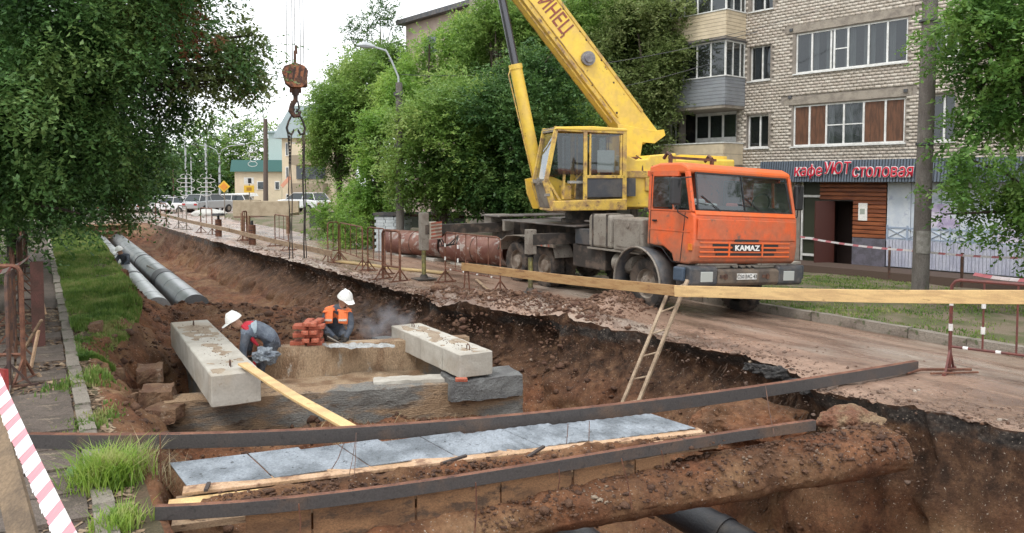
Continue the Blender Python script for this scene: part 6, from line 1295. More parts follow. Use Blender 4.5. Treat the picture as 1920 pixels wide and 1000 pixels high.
def street_lamp(p, H_, label, arm=2.2, dirx=-1, r=.13, m=pole_c, double=False):
    rt = thing('street_lamp', label, 'street lamp', (p[0], p[1], p[2] if len(p) > 2 else 0)); MB().cyl((0, 0, -.5), (0, 0, H_-1.2), r*1.15, r*.9, 14).build('pole', m, rt, smooth=True)
    for s_ in ((dirx, -dirx) if double else (dirx,)):
        MB().tube([(0, 0, H_-2.2), (.02*s_, 0, H_-1.0), (.25*s_, -.05, H_-.45), (arm*.5*s_, -.1, H_-.12), (arm*s_, -.2, H_)], .035, 7).build('arm', lampm, rt, smooth=True)
        b = MB(); b.tube([(arm*s_-.05*s_, -.2, H_), (arm*s_+.25*s_, -.2, H_+.05), (arm*s_+.55*s_, -.22, H_+.05)], [.05, .12, .05], 8); b.build('lamp_head', lampm, rt, smooth=True)
    for z in (H_-1.6, H_-2.5, H_-3.4): MB().box((.0, -.0, z), (r*2.6, r*2.6, .12)).build('clamp', dkgrey, rt)
    return rt
a = atd(750, 400, 27.5); street_lamp((a.x, a.y, 0), 7.1, 'tall street lamp with curved arm in front of the big green trees', .85, -1)
a = atd(498, 390, 60); rt = thing('utility_pole', 'dark utility pole in front of the cream building', 'pole', (a.x, a.y, -.8)); MB().cyl((0, 0, 0), (.1, 0, 8.0), .2, .15, 12).build('shaft', mat('pole_brown', (.13, .10, .085), .9), rt, smooth=True)
MB().tube([(0, 0, 7.5), (-.2, 0, 9.6)], .03, 5).build('spike', dkgrey, rt)
for k in range(5): b = MB(); c0 = (-.9+.08*math.sin(k), -.1, 4.6+.36*k); b.tube([(c0[0]+.35*math.cos(t)*(1-.3*(k % 2)), c0[1], c0[2]+.2*math.sin(t)) for t in np.linspace(0, 2*PI, 12)], .02, 4); b.build('light_ornament', whitep, rt)
a = atd(413, 392, 70); street_lamp((a.x, a.y, -.9), 6.6, 'far double-armed street lamp in front of the dark trees', 1.8, -1, .09, lampm, True)
for i, (px, Y, H_, w_) in enumerate(((350, 66, 6.8, .09), (360, 75, 5.6, .06), (388, 64, 6.4, .10), (326, 80, 5.0, .06))):
    a = atd(px, 390, Y); rt = thing('utility_pole', ['far pale pole left of the white ornaments', 'thin far pole between the two pale poles', 'far pale pole with white light ornaments, nearest the double lamp', 'thin brown far pole at the leaf edge'][i], 'pole', (a.x, a.y, -.8)); MB().cyl((0, 0, 0), (0, 0, H_), w_, w_*.8, 10).build('shaft', [lampm, lampm, lampm, rust_dark][i], rt, smooth=True)
    if i in (0, 2):
        for k in range(5): b = MB(); b.tube([(.75*(.6+.4*(k % 2))*math.cos(t), -.1, 2.3+.35*k+.2*math.sin(t)) for t in np.linspace(0, 2*PI, 14)], .022, 4); b.build('light_ornament', whitep, rt)
def wire(label, a, c_, sag, r=.012): b = MB(); b.tube(arc(a, c_, sag, 16), r, 4); b.build('overhead_wire', dkgrey, None, label, cat='wire')
wire('upper overhead wire from the street lamp towards the apartment block', atd(752, 140, 33), atd(1420, 60, 26), .5); wire('lower overhead wire from the street lamp towards the apartment block', atd(752, 190, 33), atd(1330, 120, 28), .6); wire('thin wire crossing the brick wall up to the right', atd(1290, 80, 24), atd(1560, 10, 23), .1, .008)
# road signs
for i, (px, py, Y, kind) in enumerate(((420, 350, 52, 'd'), (467, 350, 48, 's'))):
    a = atd(px, py, Y); rt = thing('road_sign', ['yellow diamond warning sign beside the road', 'yellow rectangular sign with a white sign above it'][i], 'road sign', (a.x, a.y, -.5)); ysg = mat('sign_yellow', (.75, .47, .04), .5, bump=0); zz_ = a.z+.5
    MB().cyl((0, .05, 0), (0, .05, zz_+.2), .035, None, 8).build('post', greybox, rt)
    if kind == 'd':
        MB().box((0, 0, zz_), (.56, .03, .56), 0, 0, Matrix.Rotation(PI/4, 3, 'Y')).build('sign_plate', ysg, rt); MB().box((0, -.02, zz_), (.36, .02, .36), 0, 0, Matrix.Rotation(PI/4, 3, 'Y')).build('sign_face', mat('sign_orange', (.72, .28, .04), .5, bump=0), rt)
    else:
        MB().box((0, 0, zz_-.15), (.62, .03, .42)).build('sign_plate', ysg, rt); MB().box((0, 0, zz_+.35), (.6, .03, .4)).build('sign_plate', whitep, rt); MB().box((.05, -.02, zz_+.35), (.2, .02, .3)).build('pictogram', cabin_dark, rt); MB().box((.0, -.02, zz_-.15), (.3, .02, .2)).build('pictogram', mat('sign_brown', (.4, .2, .03), .5, bump=0), rt)
# ================================================================== THINGS STORED ON THE FAR SIDE OF THE ROAD
rp_m = mat('rusty_pipe', (.15, .055, .04), .6, (.22, .11, .08), 2, spots=(.35, .30, .27), spot_scale=2.6, spot_thr=(.52, .62), bump=.05, metal=.1)
for i, (x0, y0, x1, y1, Y0, Y1, D) in enumerate(((733, 452, 836, 462, 27, 25.2, .80), (842, 463, 960, 476, 24.8, 23.0, .86))):
    a, c_ = atd(x0, y0, Y0), atd(x1, y1, Y1); rt = thing('steel_pipe', ['far rusty large pipe beside the white block, behind the outrigger', 'near rusty large pipe ending behind the truck wheels'][i], 'pipe', a); d = c_-a; d.z = 0
    o = MB().cyl((0, 0, 0), d, D/2, None, 32, caps=False).build('pipe_wall', rp_m, rt, smooth=True); sd_ = o.modifiers.new('s', 'SOLIDIFY'); sd_.thickness = .02; sd_.offset = -1
    for t in (.02, .5, .97): MB().cyl(d*t, d*(t+.012), D/2+.008, None, 32).build('weld_seam', rust_dark, rt, smooth=True) if t == .5 else None
    for t in (.25, .8): b = MB(); q = d*t; b.box((q.x, q.y, -D/2-.12), (.5, .8, .2), .6); b.build('support_block', concrete, rt)
wb = mat('white_brick_block', (.55, .60, .62), .8, (.45, .5, .52), 6, bump=.1)
c_ = atd(738, 470, 28.3); rt = thing('white_block', 'white painted brick pillar with a dark cap left of the rusty pipes', 'pillar', (c_.x, c_.y, 0), -.2)
for r in range(11): 
    for q in range(3): x = -.36+.36*q+(.03 if r % 2 else -.03); MB().box((x, 0, .06+.113*r), (.34, .8, .105)).build('brick', wb, rt)
MB().box((0, .05, 1.33), (1.2, 1.0, .1)).build('cap', dkgrey, rt)
MB().cyl((.1, .9, 1.25), (3.4, 1.2, 1.15), .05, None, 8).build('rail', rust_dark, rt)
def beam_obj(label, px0, px1, py, Y, h, w_, m, name='concrete_tray', cat='concrete tray', rz=.12, base=None):
    a, c_ = atd(px0, py, Y), atd(px1, py, Y); L_ = c_.x-a.x; rt = thing(name, label, cat, (a.x, a.y, a.z), -rz)
    b = MB(); b.b2((0, 0, -h), (L_, w_, -h+.12)); b.b2((0, 0, -h+.12), (L_, .12, 0)); b.b2((0, w_-.12, -h+.12), (L_, w_, 0)); b.build('tray_body', m, rt, bevel=.01); return rt
tanc = mat('tan_concrete', (.46, .38, .27), .85, (.36, .29, .2), 2, bump=.2)
beam_obj('long concrete tray standing on props behind the far barriers', 452, 545, 378, 34, .62, 1.2, tanc); beam_obj('second concrete tray behind the first, to its left', 436, 470, 376, 37, .75, 1.2, tanc)
for i, (px, py) in enumerate(((455, 440), (466, 446), (540, 438))): a = onz(px, py); z1 = 1.0; MB().box((a.x, a.y, z1/2), (.14, .14, z1)).build('prop_post', wood_old, None, ['left wooden prop under the concrete tray', 'middle wooden prop under the concrete tray', 'right wooden prop under the concrete tray'][i], cat='post')
for i, (px, py) in enumerate(((410, 444), (473, 459))): 
    a = onz(px, py); rt = thing('bollard', ['dark rusty bollard with a lamp on top, the farther one', 'rust-red bollard nearest the hanging slings'][i], 'bollard', a); MB().cyl((0, 0, 0), (0, 0, .78), .14, None, 14).build('post', rust, rt, smooth=True); MB().cyl((0, 0, .78), (0, 0, .95), .06, .05, 10).build('cap', cabin_dark, rt)
    for z in (.2, .55): MB().cyl((0, 0, z), (0, 0, z+.05), .146, None, 14).build('band', rust_dark, rt)
    if i == 0: MB().cyl((0, 0, .95), (0, 0, 1.05), .3, .25, 12).build('lamp', cabin_dark, rt)
a = atd(580, 398, 38); MB().b2((0, 0, -.75), (7.5, .5, -.0)).build('concrete_slab', mat('mossy_slab', (.12, .13, .11), .9, (.08, .085, .07), 2), None, 'dark mossy concrete slab behind the road, below the trees', cat='concrete slab').location = a
a = atd(392, 389, 58); lumpy('wrapped_roll', a+Vector((0, 0, -.5)), 1.3, .7, .4, mat('pale_wrap', (.5, .5, .47), .6), 'pale wrapped roll lying before the parked cars', 'roll', .15, 3)
a = atd(438, 381, 52); MB().b2((0, 0, -1.2), (1.7, 1.5, 0)).build('crate_wall', mat('brown_wall', (.2, .12, .09), .8), None, 'brown low wall of crates before the parked cars', cat='wall').location = a
# ================================================================== CARS
def car_proto():
    rt = thing('parked_car', 'white', 'car', (0, 0, 0))
    cw = mat('car_white', (.72, .73, .74), .25, bump=0, grain=.01, coat=.5)
    b = MB(); prof = [(-2.15, .35), (-2.2, .75), (-2.1, .95), (-1.2, 1.02), (1.3, 1.02), (2.05, .95), (2.2, .7), (2.15, .35)]
    b.prism(prof, -.85, .85); b.build('body', cw, rt, bevel=.08)
    b = MB(); b.add([(-1.95, -.78, 1.0), (1.25, -.78, 1.0), (1.25, .78, 1.0), (-1.95, .78, 1.0), (-1.6, -.62, 1.5), (.45, -.62, 1.5), (.45, .62, 1.5), (-1.6, .62, 1.5)], [(4, 5, 6, 7), (0, 1, 5, 4), (1, 2, 6, 5), (2, 3, 7, 6), (3, 0, 4, 7)]); b.build('windows', mat('car_glass', (.03, .04, .045), .08, bump=0), rt)
    b = MB(); b.b2((-1.65, -.66, 1.49), (.5, .66, 1.54))
    for x0, x1 in ((-1.95, -1.6), (-.6, -.6), (1.25, .45)):
        for y in (-1, 1): b.bar((x0, .79*y, 1.0), (x1, .63*y, 1.5), .06, .05)
    b.build('roof', cw, rt, bevel=.02)
    for x in (-1.35, 1.35):
        for y in (-.8, .8):
            w_ = MB().cyl((x, y-.11, .32), (x, y+.11, .32), .33, None, 18).build('wheel', black, rt, smooth=True); MB().cyl((x, y-.12, .32), (x, y+.12, .32), .19, None, 12).build('rim', greybox, w_)
    for x, m in ((2.17, 'lamp_glass'), (-2.17, 'tail_red')):
        for y in (-.6, .6): MB().box((x, y, .72), (.08, .3, .15)).build('headlight' if x > 0 else 'tail_light', MATS.get(m) or mat(m, (.4, .02, .02), .3), rt)
    return rt
c0 = car_proto(); cols = {}
cpos = [(325, 74, 2.85, 'w', 'white estate car seen side-on between the far poles'), (392, 66, 1.2, 'g', 'silver car right of the white ornaments pole'), (345, 96, 3.0, 'w', 'white car parked behind the estate car'), (300, 92, .3, 's', 'grey car left of the white estate car'), (278, 84, 1.3, 'w', 'white car at the edge of the hanging leaves'), (257, 88, 1.4, 'b', 'blue-grey car behind the hanging leaves'), (236, 82, 1.5, 'w', 'white car glimpsed through the hanging leaves'), (215, 86, 1.6, 's', 'grey car glimpsed below the leaves, middle of the left lot'), (192, 78, 1.6, 'w', 'white car in the left lot above the pipes'), (170, 88, 1.5, 'b', 'dark blue car in the left lot'), (150, 76, 1.7, 'w', 'white car second from the left end of the lot'), (128, 82, 1.6, 's', 'grey car at the left end of the lot'), (372, 100, 3.1, 'w', 'white car behind the far poles'), (410, 95, 3.0, 's', 'grey car behind the diamond sign'), (570, 62, 2.6, 'w', 'white car parked below the cream building'), (105, 90, 1.5, 'w', 'white car just above the pallet boards'), (283, 98, 1.2, 'w', 'white car in the back row left of the thin brown pole'), (318, 104, 1.4, 'w', 'white car in the back row behind the estate car roof'), (360, 108, 1.5, 'w', 'white car in the last row between the far poles'), (430, 72, 3.0, 'w', 'white van-like car below the diamond sign')]
colr = {'w': None, 'g': (.42, .44, .45), 's': (.2, .21, .22), 'b': (.05, .08, .13)}
for i, (px, Y, rz, k, lb) in enumerate(cpos):
    o = c0 if i == 0 else dup(c0); a = atd(px, 388, Y); z = -.9 if Y > 90 else float(terrain(np.array([a.x]), np.array([Y]), False)[0]); o.location = (a.x, Y, z); o.rotation_euler = (0, 0, rz); o['label'] = lb; o['group'] = 'cars parked at the far end of the street'
    if colr[k]:
        for ch in o.children:
            if ch.name.startswith(('body', 'roof')): 
                ch.data = ch.data.copy(); ch.data.materials[0] = mat('car_paint_'+k, colr[k], .25, bump=0, grain=.01, coat=.5)
# ================================================================== WORKERS
skin_m = mat('skin', (.42, .24, .16), .6, bump=0); navy = mat('navy_cloth', (.06, .075, .10), .85, (.10, .11, .13), 9, bump=.35, bscale=13); greyblue = mat('greyblue_cloth', (.16, .19, .23), .85, (.11, .13, .17), 7, bump=.35, bscale=13)
redc = mat('red_cloth', (.52, .03, .05), .8, bump=.05); orangec = mat('orange_vest', (.85, .20, .06), .7, bump=.05); helmet_m = mat('helmet_white', (.78, .78, .75), .35, bump=0); bootm = mat('boots', (.04, .035, .03), .8)
paleb = mat('pale_blue_patch', (.42, .52, .58), .8, bump=.05)
def person(label, J, loc, mats_of, helmet_dir, scale=1.0):
    """J: joints in metres; the body is one skinned surface whose faces take the cloth of the nearest limb"""
    root = thing('person', label, 'person', loc)
    E_ = [('pelvis', 'waist'), ('waist', 'chest'), ('chest', 'neck'), ('neck', 'head'), ('head', 'crown'), ('chest', 'shL'), ('shL', 'elL'), ('elL', 'wrL'), ('wrL', 'haL'), ('chest', 'shR'), ('shR', 'elR'), ('elR', 'wrR'), ('wrR', 'haR'),
          ('pelvis', 'hiL'), ('hiL', 'knL'), ('knL', 'anL'), ('anL', 'toL'), ('pelvis', 'hiR'), ('hiR', 'knR'), ('knR', 'anR'), ('anR', 'toR')]
    Rr = dict(pelvis=.15, waist=.145, chest=.165, neck=.06, head=.085, crown=.085, sh=.085, el=.06, wr=.042, ha=.03, hi=.115, kn=.078, an=.055, to=.05)
    names = list(J); me = bpy.data.meshes.new('body'); me.from_pydata([J[k] for k in names], [(names.index(a), names.index(b_)) for a, b_ in E_], [])
    o = bpy.data.objects.new('tmp', me); C.objects.link(o); sk = o.modifiers.new('skin', 'SKIN'); sk.use_smooth_shade = True; ss = o.modifiers.new('sub', 'SUBSURF'); ss.levels = ss.render_levels = 2
    for i, k in enumerate(names):
        r = Rr.get(k) or Rr[k[:2]]; me.skin_vertices[0].data[i].radius = (r, r*.8 if k in ('pelvis', 'waist', 'chest') else r); me.skin_vertices[0].data[i].use_root = (k == 'pelvis')
    bpy.context.view_layer.update(); nm = bpy.data.meshes.new_from_object(o.evaluated_get(bpy.context.evaluated_depsgraph_get())); bpy.data.objects.remove(o)
    ml = []; idx = {}
    for m in mats_of.values():
        if m.name not in idx: idx[m.name] = len(ml); ml.append(m)
    nm.materials.clear(); [nm.materials.append(m) for m in ml]
    segs = [(Vector(J[a]), Vector(J[b_]), a, b_) for a, b_ in E_]
    for f in nm.polygons:
        c_ = f.center; best = None
        for a, b_, na, nb in segs:
            t = max(0, min(1, (c_-a).dot(b_-a)/(b_-a).length_squared)); dd = (c_-a.lerp(b_, t)).length
            if best is None or dd < best[0]: best = (dd, na, nb, t)
        nb = best[2]; na = best[1]
        key = 'head' if nb in ('head', 'crown') else 'torso' if nb in ('waist', 'chest') else 'neck' if nb == 'neck' else 'shoulder' if nb[:2] == 'sh' else 'upper' if nb[:2] == 'el' else 'fore' if nb[:2] == 'wr' else 'hand' if nb[:2] == 'ha' else 'thigh' if nb[:2] in ('hi', 'kn') else 'shin' if nb[:2] == 'an' else 'boot'
        f.material_index = idx[mats_of[key].name]; f.use_smooth = True
    body = bpy.data.objects.new('body', nm); C.objects.link(body); body.parent = root
    # fingers
    for s_ in 'LR':
        h = Vector(J['ha'+s_]); d = (h-Vector(J['wr'+s_])).normalized(); sd = d.orthogonal().normalized(); b = MB()
        for k in range(4): q = h+sd*(.028*(k-1.5)/1.5)+d*.02; l = (.062, .075, .07, .055)[k]; b.tube([q, q+d*l*.5+Vector((0, 0, -.008)), q+d*l*.8+Vector((0, 0, -.03))], [.010, .009, .007], 6)
        b.tube([h-d*.03+sd*.03, h+d*.01+sd*.055, h+d*.04+sd*.06], [.012, .011, .008], 6); b.build('fingers', mats_of['hand'], root, smooth=True)
    hd = Vector(J['head']).lerp(Vector(J['crown']), .5); up = (Vector(J['crown'])-Vector(J['head'])).normalized(); fd = Vector(helmet_dir); fd = (fd-up*fd.dot(up)).normalized(); sd = up.cross(fd)
    b = MB(); b.tube([hd+fd*.08-up*.01, hd+fd*.125-up*.045, hd+fd*.10-up*.06], [.014, .017, .008], 6); b.build('nose', skin_m, root, smooth=True)
    for s_ in (-1, 1):
        b = MB(); b.tube([hd+sd*s_*.095+up*.02, hd+sd*s_*.107-up*.01, hd+sd*s_*.095-up*.04], [.008, .014, .008], 6); b.build('ear', skin_m, root, smooth=True)
        b = MB(); q = hd+fd*.088+sd*s_*.032+up*.01; b.lathe([(0, -.008), (.012, -.003), (.013, .002), (0, .008)], q, fd, 10); b.build('eye', cabin_dark, root, smooth=True)
    b = MB(); q = hd+fd*.088-up*.075; b.bar(q-sd*.025, q+sd*.025, .01, .008); b.build('mouth', mat('lips', (.3, .12, .1), .6, bump=0), root)
    top = hd+up*.045; b = MB(); prof = [(.138, -.012), (.136, .0), (.122, .035), (.10, .08), (.062, .115), (.025, .128), (0, .13)]
    M_ = Matrix((fd, sd, up)).transposed().to_4x4(); M_.translation = top; b.M = M_; b.lathe(prof, (0, 0, 0), (0, 0, 1), 24); b.add([(.05, -.12, -.006), (.20, -.07, -.025), (.215, 0, -.028), (.20, .07, -.025), (.05, .12, -.006), (.1, 0, .01)], [(0, 1, 5), (1, 2, 5), (2, 3, 5), (3, 4, 5)]); b.add([(-.13, -.012, .02), (.13, -.012, .02), (.13, .012, .02), (-.13, .012, .02), (-.06, -.012, .135), (.06, -.012, .135), (.06, .012, .135), (-.06, .012, .135)], [(4, 5, 6, 7), (0, 1, 5, 4), (2, 3, 7, 6), (1, 2, 6, 5), (3, 0, 4, 7)])
    b.build('helmet', helmet_m, root, smooth=True); return root
# worker 1: standing in the chamber, bent forward to the left
w1 = dict(pelvis=(.27, .08, .80), waist=(.22, .02, .98), chest=(.04, -.12, 1.13), neck=(-.13, -.22, 1.17), head=(-.20, -.27, 1.19), crown=(-.26, -.30, 1.31), shL=(-.04, -.33, 1.06), elL=(-.07, -.40, .80), wrL=(-.02, -.44, .60), haL=(.02, -.45, .54),
          shR=(.02, .06, 1.15), elR=(-.10, .12, .92), wrR=(-.12, .05, .70), haR=(-.10, .02, .63), hiL=(.26, -.05, .78), knL=(.10, -.16, .45), anL=(.22, -.12, .08), toL=(.06, -.20, .04), hiR=(.27, .20, .78), knR=(.16, .26, .44), anR=(.34, .28, .08), toR=(.2, .26, .04))
w1 = {k: Vector(v) for k, v in w1.items()}
a = atd(479, 645, 12.75); p1 = person('worker bending over behind the left beam in grey-blue jacket, red trims and white helmet', w1, (a.x, a.y, -.98), dict(head=skin_m, neck=redc, torso=greyblue, shoulder=greyblue, upper=navy, fore=navy, hand=bootm, thigh=navy, shin=navy, boot=bootm), (-.8, -.5, -.5))
b = MB(); b.sheet(lambda u, v: (.02+.10*u+.02*math.sin(v*3), -.295+.02*math.cos(u*3)-.03*math.sin(PI*v), 1.02+.20*v+.06*u), 6, 6); b.build('back_patch', paleb, p1, 'pale blue patch on the jacket', smooth=True)
b = MB(); b.tube([(-.10, -.30, 1.20), (-.02, -.31, 1.12), (.04, -.26, .95), (.10, -.2, .85)], [.04, .045, .035, .02], 7); b.tube([(.12, -.28, .75), (.04, -.30, .45), (.12, -.26, .15)], .03, 6); b.build('red_trim', redc, p1, smooth=True)
a = atd(498, 668, 12.3); lumpy('cement_bag', a, .17, .13, .13, mat('bag_grey', (.22, .25, .28), .7, (.12, .14, .17), 12, bump=.2), 'crumpled grey-blue cement bag beside the bent worker', 'bag', .5, 4)
# worker 2: crouching on the soil behind the inner wall, facing right
w2 = dict(pelvis=(-.10, .12, .20), waist=(-.10, .08, .36), chest=(-.02, .02, .56), neck=(.07, -.03, .70), head=(.11, -.08, .76), crown=(.15, -.12, .88), shL=(-.19, -.02, .60), elL=(-.24, -.15, .36), wrL=(-.02, -.27, .20), haL=(.07, -.31, .15),
          shR=(.19, -.02, .57), elR=(.24, -.14, .34), wrR=(.18, -.28, .18), haR=(.16, -.33, .11), hiL=(-.2, .06, .18), knL=(-.14, -.28, .28), anL=(-.12, -.14, -.10), toL=(-.08, -.3, -.12), hiR=(.03, .05, .18), knR=(.16, -.22, .24), anR=(.12, -.10, -.12), toR=(.18, -.26, -.14))
w2 = {k: Vector(v)*1.0 for k, v in w2.items()}
a = atd(633, 640, 13.72); p2 = person('bricklayer crouching on the chamber wall in orange vest and white helmet', w2, (a.x+.05, a.y-.12, -.35), dict(head=skin_m, neck=navy, torso=navy, shoulder=orangec, upper=navy, fore=navy, hand=bootm, thigh=navy, shin=bootm, boot=bootm), (.7, -.6, -.5))
b = MB()
for s_ in (-1, 1): b.sheet(lambda u, v: (-.01+s_*(.05+.15*u), -.175+.06*u*u-.05*(1-v)+.10*(v-.5)*0, .43+.22*v-.03*u), 5, 5); b.sheet(lambda u, v: (-.02+s_*(.03+.19*u), -.16+.30*v, .655-.03*u-.05*(v-.5)**2), 5, 5)
vst = b.build('vest', orangec, p2, 'orange high-visibility vest', smooth=True); vst.modifiers.new('s', 'SOLIDIFY').thickness = .02
strip = mat('reflective_strip', (.62, .62, .55), .3, bump=0)
for s_ in (-1, 1): b = MB(); b.bar((-.01+s_*.06, -.235, .48), (-.01+s_*.185, -.185, .475), .012, .035); b.build('reflective_strip', strip, p2)
b = MB(); b.box((.0, -.33, .12), (.30, .02, .17), .1, 0, Matrix.Rotation(.5, 3, 'Y')@Matrix.Rotation(.9, 3, 'X')); b.build('glove_board', greybox, p2)
roughbox('soil_ledge', (a.x+.05, a.y+.12, -.74), (1.0, .75, .5), VW, soil, cuts=(8, 6, 4), amp=.05, ns=3, kind='structure', label='packed soil ledge behind the inner wall')
# distant worker between the pipes
w3 = dict(pelvis=(0, 0, .45), waist=(0, .0, .58), chest=(-.05, -.08, .76), neck=(-.1, -.14, .88), head=(-.12, -.17, .93), crown=(-.14, -.2, 1.04), shL=(-.2, -.08, .8), elL=(-.26, -.2, .6), wrL=(-.16, -.36, .45), haL=(-.12, -.42, .42), shR=(.12, -.08, .8), elR=(.2, -.2, .6), wrR=(.1, -.36, .45), haR=(.06, -.42, .42), hiL=(-.1, 0, .43), knL=(-.12, -.35, .4), anL=(-.12, -.2, .05), toL=(-.12, -.36, .03), hiR=(.1, 0, .43), knR=(.12, -.35, .42), anR=(.12, -.2, .05), toR=(.12, -.36, .03))
w3 = {k: Vector(v)*.9 for k, v in w3.items()}
a = atd(235, 470, 26.5); person('distant worker in dark clothes crouching over the right heating pipe', w3, (a.x, a.y, -.72), dict(head=skin_m, neck=navy, torso=navy, shoulder=navy, upper=navy, fore=navy, hand=skin_m, thigh=navy, shin=bootm, boot=bootm), (-.5, -.8, -.4))
# dust cloud raised beside the bricklayer
def smoke():
    bm = bmesh.new(); bmesh.ops.create_icosphere(bm, subdivisions=3, radius=1); me = bpy.data.meshes.new('dust_cloud')
    for v in bm.verts: v.co = Vector((v.co.x*.75, v.co.y*.5, v.co.z*.55))
    bm.to_mesh(me); bm.free(); o = bpy.data.objects.new('dust_cloud', me); C.objects.link(o); o.location = atd(715, 608, 14.1); m = bpy.data.materials.new('dust'); m.use_nodes = True; t = m.node_tree; t.nodes.clear(); L = t.links
    out = nd(t, 'ShaderNodeOutputMaterial'); v = nd(t, 'ShaderNodeVolumePrincipled'); v.inputs['Color'].default_value = (.75, .78, .85, 1); tc = nd(t, 'ShaderNodeTexCoord'); n = nd(t, 'ShaderNodeTexNoise'); n.inputs['Scale'].default_value = 3.2; n.inputs['Detail'].default_value = 4; L.new(tc.outputs['Object'], n.inputs[0])
    ln = nd(t, 'ShaderNodeVectorMath', operation='LENGTH'); ms = nd(t, 'ShaderNodeVectorMath', operation='MULTIPLY'); ms.inputs[1].default_value = (1/.72, 1/.48, 1/.52); L.new(tc.outputs['Object'], ms.inputs[0]); L.new(ms.outputs[0], ln.inputs[0])
    f = nd(t, 'ShaderNodeMapRange'); f.inputs[1].default_value = 1; f.inputs[2].default_value = .1; L.new(ln.outputs['Value'], f.inputs[0])
    r = nd(t, 'ShaderNodeMapRange'); r.inputs[1].default_value = .48; r.inputs[2].default_value = .75; r.inputs[4].default_value = 3.2; L.new(n.outputs[0], r.inputs[0]); k = nd(t, 'ShaderNodeMath', operation='MULTIPLY'); L.new(f.outputs[0], k.inputs[0]); L.new(r.outputs[0], k.inputs[1])
    L.new(k.outputs[0], v.inputs['Density']); L.new(v.outputs[0], out.inputs['Volume']); me.materials.append(m); props(o, 'thin bluish dust drifting right of the bricklayer', 'dust', kind='stuff')
smoke()

# ================================================================== TREES
bark = mat('bark', (.065, .05, .038), .95, (.11, .085, .065), 6, bump=.5, stretch=(1, 1, .3))
def leaves(name, centres, k, spread, size, m, parent, droop=.3):
    # sprays: each centre carries a few drooping twigs with leaves set along both sides
    kt = 9; nt_ = max(1, int(k/kt*1.35)); tc_ = np.repeat(centres, nt_, 0)+rng.standard_normal((len(centres)*nt_, 3))*spread*.75*np.array([1, 1, .7])
    mid = centres.mean(0); out = tc_-mid; out /= np.linalg.norm(out, axis=1)[:, None]+1e-6; td = out*.7+rng.standard_normal(out.shape)*.6; td[:, 2] -= droop*.9; td /= np.linalg.norm(td, axis=1)[:, None]
    tl = spread*rng.uniform(1.3, 2.8, len(tc_)); sdv = np.cross(td, np.array([0, 0, 1.0])+rng.standard_normal(td.shape)*.35); sdv /= np.linalg.norm(sdv, axis=1)[:, None]+1e-6
    n = len(tc_)*kt; ts = np.tile(np.linspace(.05, 1, kt), len(tc_))+rng.uniform(-.05, .05, n); sg = np.tile(np.where(np.arange(kt) % 2 == 0, 1.0, -1.0), len(tc_))
    TD, SD, TL = np.repeat(td, kt, 0), np.repeat(sdv, kt, 0), np.repeat(tl, kt); P = np.repeat(tc_, kt, 0)+TD*(ts*TL)[:, None]; P[:, 2] -= droop*.35*TL*ts**2
    d = TD*.55+SD*sg[:, None]*.8+rng.standard_normal((n, 3))*.28; d[:, 2] -= droop*.35; d /= np.linalg.norm(d, axis=1)[:, None]; P = P+d*size*.45
    u = np.zeros((n, 3)); u[:, 2] = 1; u += rng.standard_normal((n, 3))*.42; s_ = np.cross(d, u); s_ /= np.linalg.norm(s_, axis=1)[:, None]+1e-6
    L_ = size*rng.uniform(.55, 1.25, n)[:, None]; W_ = L_*.52
    nn = np.cross(d, s_); VV = np.stack([P-d*L_*.5, P+s_*W_*.5+nn*L_*.08, P+d*L_*.5-nn*L_*.10, P-s_*W_*.5+nn*L_*.08], 1).reshape(-1, 3)
    o = npmesh(name, VV, np.arange(4*n).reshape(n, 4), m, parent); o['kind'] = 'stuff'; return o
def blob_pts(blobs, n):
    vol = np.array([b[3]*b[4]*b[5] for b in blobs])**.75; k = rng.choice(len(blobs), n, p=vol/vol.sum()); B = np.array(blobs)[k]; v = rng.standard_normal((n, 3)); v /= np.linalg.norm(v, axis=1)[:, None]
    r = rng.uniform(0, 1, n)**.42; P = B[:, :3]+v*r[:, None]*B[:, 3:6]
    far_ = rng.uniform(0, 1, n) < .10; P[far_] = B[far_, :3]+v[far_]*B[far_, 3:6]*rng.uniform(1.0, 1.28, far_.sum())[:, None]
    w_ = fbm(P[:, 0]*.8+3, P[:, 1]*.8, P[:, 2]*1.0, o=2); keep = w_ > -.22; return P[keep]
def tree(label, base, blobs, nclus, k, spread, size, m, trunk_r=.16, group=None, limbs=14, droop=.3, cat='tree', height=None, name='tree'):
    base = Vector(base); rt = thing(name, label, cat, base, 0, group); B = [(b_[0]-base.x, b_[1]-base.y, b_[2]-base.z, *b_[3:]) for b_ in blobs]
    P = blob_pts(B, nclus); top = height or max(b_[2] for b_ in B); rot = random.random()*6
    b = MB(); pts = [(0, 0, -.2)]+[(.12*math.sin(rot+i)*i*.4, .12*math.cos(rot+i*1.3)*i*.4, top*i/6) for i in range(1, 7)]; b.tube(pts, [trunk_r*(1-.13*i) for i in range(7)], 10); b.build('trunk', bark, rt, smooth=True)
    for q in P[rng.choice(len(P), min(limbs, len(P)), replace=False)]:
        q = Vector(q); h = min(top*.75, max(.25*top, q.z*.55)); s_ = Vector((0, 0, h)); b = MB(); mid_ = s_.lerp(q, .5)+Vector((0, 0, .12*(q-s_).length)); b.tube([s_, mid_, q], [trunk_r*.42, trunk_r*.25, .015], 6); b.build('limb', bark, rt, smooth=True)
    leaves('crown', P, k, spread, size, m, rt, droop); return rt
lm_dark = leafmat('leaf_dark', (.03, .08, .024), (.075, .16, .042), (.15, .24, .07), scale=.7, trans=.28)
lm_mid = leafmat('leaf_mid', (.075, .155, .035), (.19, .31, .07), (.34, .44, .14), scale=.45, trans=.35)
lm_bright = leafmat('leaf_bright', (.095, .20, .035), (.21, .36, .07), (.34, .46, .12), scale=.6, trans=.4)
